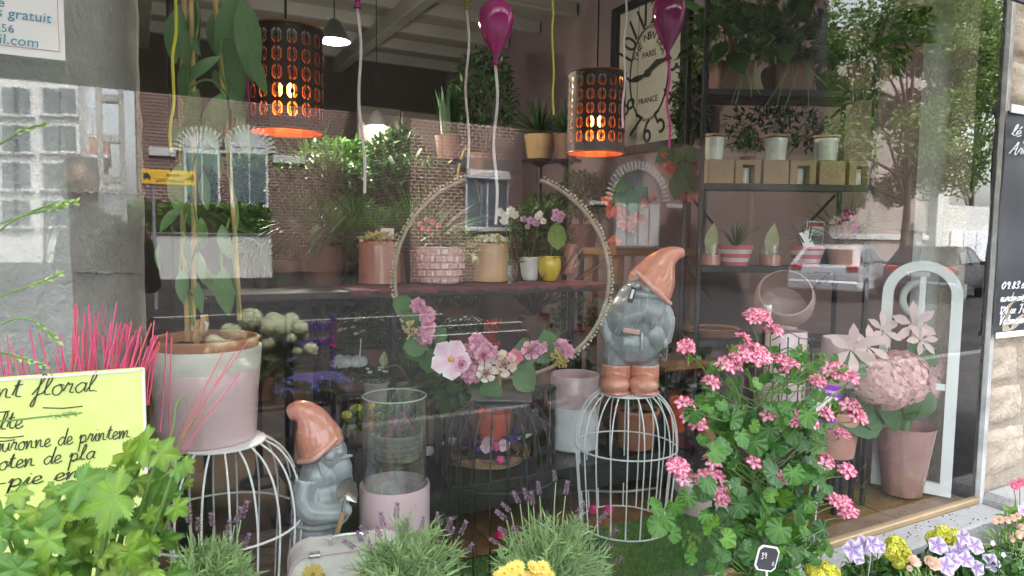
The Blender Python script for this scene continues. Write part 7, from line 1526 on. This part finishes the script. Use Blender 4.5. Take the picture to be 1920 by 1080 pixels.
# price tag 39
P = W(1438, 1047, -.52); s = mpp(P); tg = thing('price_tag', 'small black slate price tag with white rim reading 39', 'price tag', P, R(-14)); wt_, ht_ = 46 * s, 48 * s
def oct_(w_, h_, c): return [(w_ / 2 - c, -h_ / 2), (w_ / 2, -h_ / 2 + c), (w_ / 2, h_ / 2 - c), (w_ / 2 - c, h_ / 2), (-w_ / 2 + c, h_ / 2), (-w_ / 2, h_ / 2 - c), (-w_ / 2, -h_ / 2 + c), (-w_ / 2 + c, -h_ / 2)]
m_ = (0, R(14), 0); MB().prism(oct_(wt_, ht_, wt_ * .16), .0015, -.0015).build('rim', 'paper', tg, rot=m_, smooth=False); MB().prism(oct_(wt_ * .88, ht_ * .88, wt_ * .15), -.0018, -.003).build('slate', 'slate', tg, rot=m_, smooth=False)
MB().tube([(0, 0, -ht_ / 2), (.01, .0, -ht_ / 2 - .1), (-.02, .02, -P.z + .02)], .003, 6).build('stake', 'paper', tg)
scriptat(tg, '39', (-wt_ * .32, -.0035, ht_ * .02), 7 * s, .0009, 'white_print', slant=.1); scriptat(tg, 'e', (wt_ * .2, -.0035, -ht_ * .3), 7 * s, .0008, 'galv', slant=.1)
# ---- mixed flowers lower right --------------------------------------------------------------------------------------------
random.seed(111)
def bed(name, label, px, py, Y, wpx, hpx, n, leafm, lsz, fl, tpl=LEAF, pot_m='black_table'):
    c = W(px, py, Y); s = mpp(c); t = thing(name, label, 'plant', (c.x, c.y, 0), 0, 'bedding plants under the window'); z0 = max(.08, c.z - hpx * s * .9); r = wpx * s / 2
    MB().lathe(pot_profile(r * .5, r * .62, z0), 26).build('pot', pot_m, t); MB().lathe([(0, z0 * .9), (r * .58, z0 * .9)], 20, cap=False).build('soil', 'soil', t)
    bush(t, (0, 0, z0 + hpx * s * .35), (r, r * .8, hpx * s * .6), n, lsz, leafm, tpl, zmin=-.4); b = MB(); base = t.location.copy()
    for x, y, key, sz, *dd in fl:
        q = W(x, y, Y - .06 + (dd[0] if dd else U(-.03, .03))) - base; b.tube(spline([Vector((q.x * .4, q.y * .4, z0)), q * .6 + Vector((0, 0, z0 * .4 + .01)), q], 4), .0018, 5); put(t, key, q, TOCAM + Vector((U(-.3, .3), 0, U(.0, .6))), sz * s * .88)
    b.build('stems', 'stem', t); return t
bed('petunia', 'petunias with purple star stripes, left clump under the sill', 1640, 1060, -.30, 130, 60, 260, 'leaf', .045, [(1598, 1030, 'petunia', 20), (1618, 1022, 'petunia', 20), (1634, 1020, 'petunia', 18), (1648, 1025, 'petunia', 14), (1606, 1045, 'petunia', 16)], LEAFW)
bed('kalanchoe', 'yellow kalanchoe beside the left petunias', 1690, 1070, -.30, 90, 60, 160, 'leaf', .05, [(1680, 1025, 'kal_yellow', 20), (1690, 1038, 'kal_yellow', 18), (1672, 1035, 'kal_yellow', 16), (1684, 1055, 'kal_yellow', 12)], LEAFW)
bed('kalanchoe', 'yellow kalanchoe at the bottom edge left of the petunias', 1545, 1090, -.36, 100, 50, 160, 'leaf', .045, [(1525, 1072, 'kal_yellow', 16), (1545, 1068, 'kal_yellow', 18), (1560, 1075, 'kal_yellow', 16), (1535, 1082, 'kal_yellow', 16)], LEAFW)
bed('kalanchoe', 'yellow kalanchoe below the broken part of the sill', 1775, 1045, -.28, 110, 60, 180, 'leaf', .05, [(1752, 1010, 'kal_yellow', 16), (1770, 1004, 'kal_yellow', 18), (1790, 1008, 'kal_yellow', 17), (1780, 1018, 'kal_yellow', 16), (1760, 1020, 'kal_yellow', 14)], LEAFW)
bed('petunia', 'large clump of white and violet petunias at the lower right', 1815, 1070, -.38, 170, 80, 420, 'leaf', .045, [(1756, 1022, 'petunia', 18), (1781, 1040, 'petunia', 18), (1799, 1033, 'petunia', 20), (1784, 1052, 'petunia', 17), (1772, 1062, 'petunia', 20), (1826, 1024, 'petunia', 19), (1830, 1065, 'petunia', 17), (1856, 1055, 'petunia', 20), (1810, 1050, 'petunia', 16), (1803, 1006, 'petunia', 16)], LEAFW)
bed('carnation', 'peach carnations with blue-grey leaves between the petunias', 1730, 1085, -.44, 120, 60, 300, 'leaf_grey', .05, [(1708, 1052, 'carnation', 15), (1747, 1058, 'carnation', 18), (1740, 1050, 'carnation', 13), (1716, 1056, 'carnation', 12), (1704, 1066, 'carnation', 8)], LEAFN)
bed('carnation', 'row of peach carnations beside the pale plinth', 1885, 1010, -.30, 110, 50, 260, 'leaf_grey', .05, [(1862, 978, 'carnation', 9), (1873, 974, 'carnation', 10), (1885, 976, 'carnation', 10), (1896, 972, 'carnation', 10), (1907, 968, 'carnation', 9), (1905, 1002, 'carnation', 12), (1893, 1010, 'carnation', 10), (1918, 1005, 'carnation', 12), (1912, 988, 'carnation', 9)], LEAFN)
bed('ground_foliage', 'loose green foliage with buds below the right petunias', 1890, 1060, -.46, 150, 70, 420, 'leaf', .04, [(1880, 1040, 'small_white', 6), (1860, 1018, 'small_white', 6)], LEAF)
bed('salmon_flower', 'salmon flower on a bright green plant at the right edge', 1915, 960, -.26, 70, 60, 160, 'leaf_bright', .045, [(1900, 912, 'pink_star', 14), (1912, 905, 'pink_star', 12), (1918, 960, 'petunia', 14)], LEAF)
t = thing('dry_stalk', 'pale bent plant label stick among the left petunias', 'stick', W(1628, 1085, -.36)); o = t.location.copy(); t.location = (o.x, o.y, 0); o = t.location.copy(); MB().tube(spline([(0, 0, 0)] + [W(x, y, -.36) - o for x, y in ((1628, 1080), (1632, 1050), (1629, 1022))], 6), .004, 6, flat=.4).build('stick', 'paper', t)
# ---- banner on the stone wall ------------------------------------------------------------------------------------------------
Yw = -.034; bl, btp = W(1851, 628, Yw), W(1880, 205, Yw); bl.x = xj + .004; bw_ = 1.1; bnr = thing('shop_banner', 'black banner with white script lettering on the stone wall', 'banner', (bl.x, Yw, bl.z)); hb2 = btp.z - bl.z
b = MB(); nx, nz_ = 24, 24; v = []
for i in range(nx + 1):
    for j in range(nz_ + 1): x, z = bw_ * i / nx, hb2 * j / nz_; v.append((x, .006 * math.sin(9 * x + 3 * z) + .004 * math.sin(14 * z + 2 * x), z))
b.add(v, [(i * (nz_ + 1) + j, (i + 1) * (nz_ + 1) + j, (i + 1) * (nz_ + 1) + j + 1, i * (nz_ + 1) + j + 1) for i in range(nx) for j in range(nz_)]); b.build('sheet', 'banner', bnr)
MB().bbox((bw_ / 2, -.012, -.006), (bw_, .006, .03), .002).build('bottom_hem', 'white_print', bnr, smooth=False); MB().bbox((bw_ / 2, -.012, hb2 + .008), (bw_, .006, .04), .002).build('top_hem', 'white_print', bnr, smooth=False)
OW = Vector((bl.x, Yw, bl.z)); sw_ = mpp(bl)
for txt, px, py, xh, fit in (('lé fleur d', 1880, 252, 11, .46), ('Artisan fle', 1879, 286, 11, .46), ('09.83.69.3156', 1860, 543, 8, .40), ('eurdmai@gmail.com', 1857, 567, 8, .48), ('120 av. Faidherbe', 1856, 591, 8.5, .40), ('Valenciennes', 1857, 611, 8.5, .33)):
    q = W(px, py, Yw - .012) - OW; scriptat(bnr, txt, (max(q.x, .012), -.014, q.z), xh * sw_, .0022, 'white_print', slant=.25, fit=fit)

# ================================================================ plants on a stand at the kerb, seen mirrored
random.seed(121)
Yk = 2.95; q = V(520, 760, Yk); zk = V(520, 745, Yk).z
ks = thing('kerb_stand', 'dark plant table on the pavement, mirrored behind the pink pot', 'table', (q.x, -Yk, 0)); MB().bbox((0, 0, zk - .015), (1.1, .5, .03), .004).build('table_top', 'black_table', ks, smooth=False)
for sx in (-1, 1):
    for sy in (-1, 1): MB().bbox((sx * .5, sy * .2, (zk - .03) / 2), (.04, .04, zk - .03), .003).build('leg', 'black_table', ks, smooth=False)
hy = thing('hydrangea', 'white-green hydrangea on the kerb table, mirrored over the pink pot', 'plant', (V(490, 700, Yk).x, -Yk, zk + .001)); o = hy.location.copy(); MB().lathe(pot_profile(.09, .12, .16), 28).build('pot', 'brown_pot', hy); bush(hy, (0, 0, .24), (.2, .16, .12), 110, .11, 'leaf_dark', LEAFW); b = MB()
for x, y, r in ((400, 640, 13), (412, 648, 14), (430, 620, 14), (448, 625, 17), (470, 598, 20), (480, 628, 13), (497, 612, 16), (512, 600, 15), (528, 612, 20), (545, 600, 14), (562, 615, 14), (500, 642, 13), (545, 633, 10), (567, 628, 10), (582, 655, 13), (555, 658, 9), (498, 670, 12), (448, 660, 12), (468, 662, 11), (470, 640, 12), (435, 645, 12), (460, 682, 12), (395, 660, 10)):
    p = V(x, y, Yk - .12 + U(-.06, .06)) - o; s = mpp(W(x, y, Yk)); put(hy, 'hydr_green', p, (p.x * .5, .7, .7), r * s); b.tube([Vector((0, 0, .15)), p * .55 + Vector((0, 0, .05)), p], .004, 5)
b.build('stems', 'stem', hy)
for px, w_, tx in ((555, 85, 'blue lobelia in a dark pot on the kerb table, left one in the mirror image'), (620, 90, 'blue lobelia in a dark pot on the kerb table, right one in the mirror image')):
    c = V(px, 735, Yk - .2); t = thing('lobelia', tx, 'plant', (c.x, c.y, zk + .001 if px < 600 else zk + .001), 0, 'lobelias on the kerb table'); s = mpp(W(px, 735, Yk)); MB().lathe(pot_profile(.06, .075, .07), 24).build('pot', 'brown_pot', t); bush(t, (0, 0, .08), (.11, .1, .06), 160, .04, 'leaf_dark')
    for i in range(60): d = rdir(-.1, 1); put(t, 'small_blue', (d.x * .13, d.y * .12, .09 + d.z * .08), (d.x, d.y + .4, .8), U(.013, .018))
# purple chair behind
c = V(590, 640, Yk + .2); t = thing('garden_chair', 'purple wooden garden chair on the pavement, mirrored behind the hydrangea', 'chair', (c.x, -Yk - .2, 0)); M('purple_paint', (.07, .04, .15), .5, nz=.1); zt = V(590, 596, Yk + .2).z
for sx in (-1, 1):
    MB().bbox((sx * .17, -.16, zt / 2), (.035, .035, zt), .004).build('leg', 'purple_paint', t, smooth=False); MB().bbox((sx * .17, .16, .22), (.035, .035, .44), .004).build('leg', 'purple_paint', t, smooth=False)
for z in (zt - .08, zt - .2): MB().bbox((0, -.16, z), (.30, .02, .06), .004).build('back_slat', 'purple_paint', t, smooth=False)
for k in range(4): MB().bbox((0, -.14 + k * .095, .452), (.38, .085, .02), .004).build('seat_slat', 'purple_paint', t, smooth=False)

# ================================================================ the person taking the photograph (mirrored in the glass)
hc = V(196, 345, 2.32); M('coat', (.02, .02, .024), .85, nz=.2); M('skin', (.16, .09, .06), .5, nz=.06); M('hair', (.03, .022, .018), .6, nz=.2); M('jeans', (.03, .04, .07), .9, nz=.2)
pn = thing('person', 'person in dark clothes holding up a phone, mirrored on the concrete pillar', 'person', (hc.x, hc.y, 0))
hz = hc.z; sh_z = hz - .27; ph = CAM + Vector((0, -.03, 0)) - Vector((hc.x, hc.y, 0))
def skin_mesh(vs_, es_, rs_, name, mat, sub=2):
    me = bpy.data.meshes.new('tmp'); me.from_pydata([tuple(p) for p in vs_], es_, []); o_ = bpy.data.objects.new('tmp', me); C.objects.link(o_); m1 = o_.modifiers.new('s', 'SKIN'); o_.modifiers.new('u', 'SUBSURF').levels = sub
    for i, r_ in enumerate(rs_): sv = me.skin_vertices[0].data[i]; sv.radius = r_ if isinstance(r_, tuple) else (r_, r_); sv.use_root = (i == 0)
    dg = bpy.context.evaluated_depsgraph_get(); n = bpy.data.meshes.new_from_object(o_.evaluated_get(dg)); bpy.data.objects.remove(o_); n.name = name; n.materials.clear(); n.materials.append(MT[mat]); ca = n.color_attributes.new('Col', 'FLOAT_COLOR', 'POINT'); ca.data.foreach_set('color', [1.0] * (4 * len(n.vertices))); n.polygons.foreach_set('use_smooth', [True] * len(n.polygons)); return n
vs_ = [(0, 0, .92), (0, 0, 1.12), (0, .01, sh_z - .1), (0, .01, sh_z), (-.10, .02, hz - .12), (.15, .01, sh_z - .03), (.20, .16, sh_z - .27), tuple(ph + Vector((.05, -.03, -.03))), (-.16, .01, sh_z - .03), (-.18, .18, sh_z - .26), tuple(ph + Vector((-.07, -.03, -.04))), (.1, 0, .88), (.11, .03, .48), (.12, 0, .09), (-.1, 0, .88), (-.11, .03, .48), (-.12, 0, .09), (.12, .12, .04), (-.12, .12, .04)]
es_ = [(0, 1), (1, 2), (2, 3), (3, 4), (3, 5), (5, 6), (6, 7), (3, 8), (8, 9), (9, 10), (0, 11), (11, 12), (12, 13), (13, 17), (0, 14), (14, 15), (15, 16), (16, 18)]
rs_ = [(.15, .12), (.14, .11), (.15, .12), (.12, .09), .055, .07, .055, .032, .075, .055, .032, .095, .065, .05, .095, .065, .05, .04, .04]
obj('body', skin_mesh(vs_, es_, rs_, 'body', 'coat'), pn)
HX = -.11; b = MB(); b.ball((0, .02, hz), (.078, .098, .115), 20, 14); b.ball((0, .115, hz - .01), (.014, .022, .022), 8, 6); b.ball((0, .085, hz - .06), (.035, .03, .02), 10, 6)
for s_ in (-1, 1): b.ball((s_ * .078, .01, hz), (.012, .022, .032), 8, 6)
obj('head', remeshed(b, 'head', 'skin', .008, 2), pn, (HX, 0, 0))
b = MB(); b.ball((0, -.01, hz + .03), (.092, .105, .11), 18, 12); b.ball((0, -.05, hz - .03), (.085, .07, .12), 18, 12); obj('hair', remeshed(b, 'hair', 'hair', .01, 2), pn, (HX, 0, 0))
for s_ in (-1, 1):
    b = MB(); w0 = ph + Vector((.05 if s_ > 0 else -.07, -.03, -.035)); b.ball(w0, (.03, .02, .042), 12, 8)
    for k in range(4): b.tube(spline([w0 + Vector((-s_ * .004, .008, .03 - k * .018)), w0 + Vector((-s_ * .018, .02, .034 - k * .018)), w0 + Vector((-s_ * .03, .022, .032 - k * .018))], 4), .008, 7)
    b.tube(spline([w0 + Vector((0, -.015, .02)), w0 + Vector((-s_ * .015, -.02, .04)), w0 + Vector((-s_ * .03, -.018, .05))], 4), .009, 7)
    obj('hand', remeshed(b, 'hand', 'skin', .004, 1), pn)
pf_ = CAM + Vector((0, -.034, 0)); tag(MB().bbox((0, 0, 0), (.14, .008, .07), .004).build('phone', 'black_metal', loc=(pf_.x - .012, pf_.y, pf_.z - .012)), 'dark phone held up by the person mirrored on the pillar', 'phone')

# ---------------------------------------------------------------- small litter on the sill and the pavement
random.seed(131)
M('crumb', (.07, .045, .03), 1, nz=.3)
lt = thing('sill_litter', 'fallen petals and soil crumbs lying on the concrete sill', 'litter', (2.9, -.09, ZS - .006)); b = MB()
for i in range(46): q = Vector((U(-1.0, .75), U(-.05, .06), .002)); b.ball(q, (U(.002, .006), U(.002, .005), U(.0015, .003)), 6, 4, jit=.2)
stuff(b.build('soil_crumbs', 'crumb', lt)); b = MB()
for i in range(18): q = Vector((U(-.9, .6), U(-.05, .06), .003)); k = random.choice(((.7, .25, .38), (.75, .6, .62), (.5, .42, .2))); b.inst((PETAL[0], PETAL[1], None), frame(q, (U(-1, 1), U(-1, 1), U(-.1, .15)), (0, 0, 1), U(.009, .016)), 0, k)
stuff(b.build('fallen_petals', 'petal', lt))
q = W(1627, 990, -.10); tw = thing('fallen_twig', 'small dark twig lying on the concrete sill under the geranium', 'twig', (q.x, -.1, ZS - .002)); MB().tube(spline([(-.03, 0, 0), (-.005, .008, .004), (.015, -.004, .002), (.03, .006, .012)], 5), [.0022] * 12 + [.001] * 4, 6).build('twig', 'bark', tw)
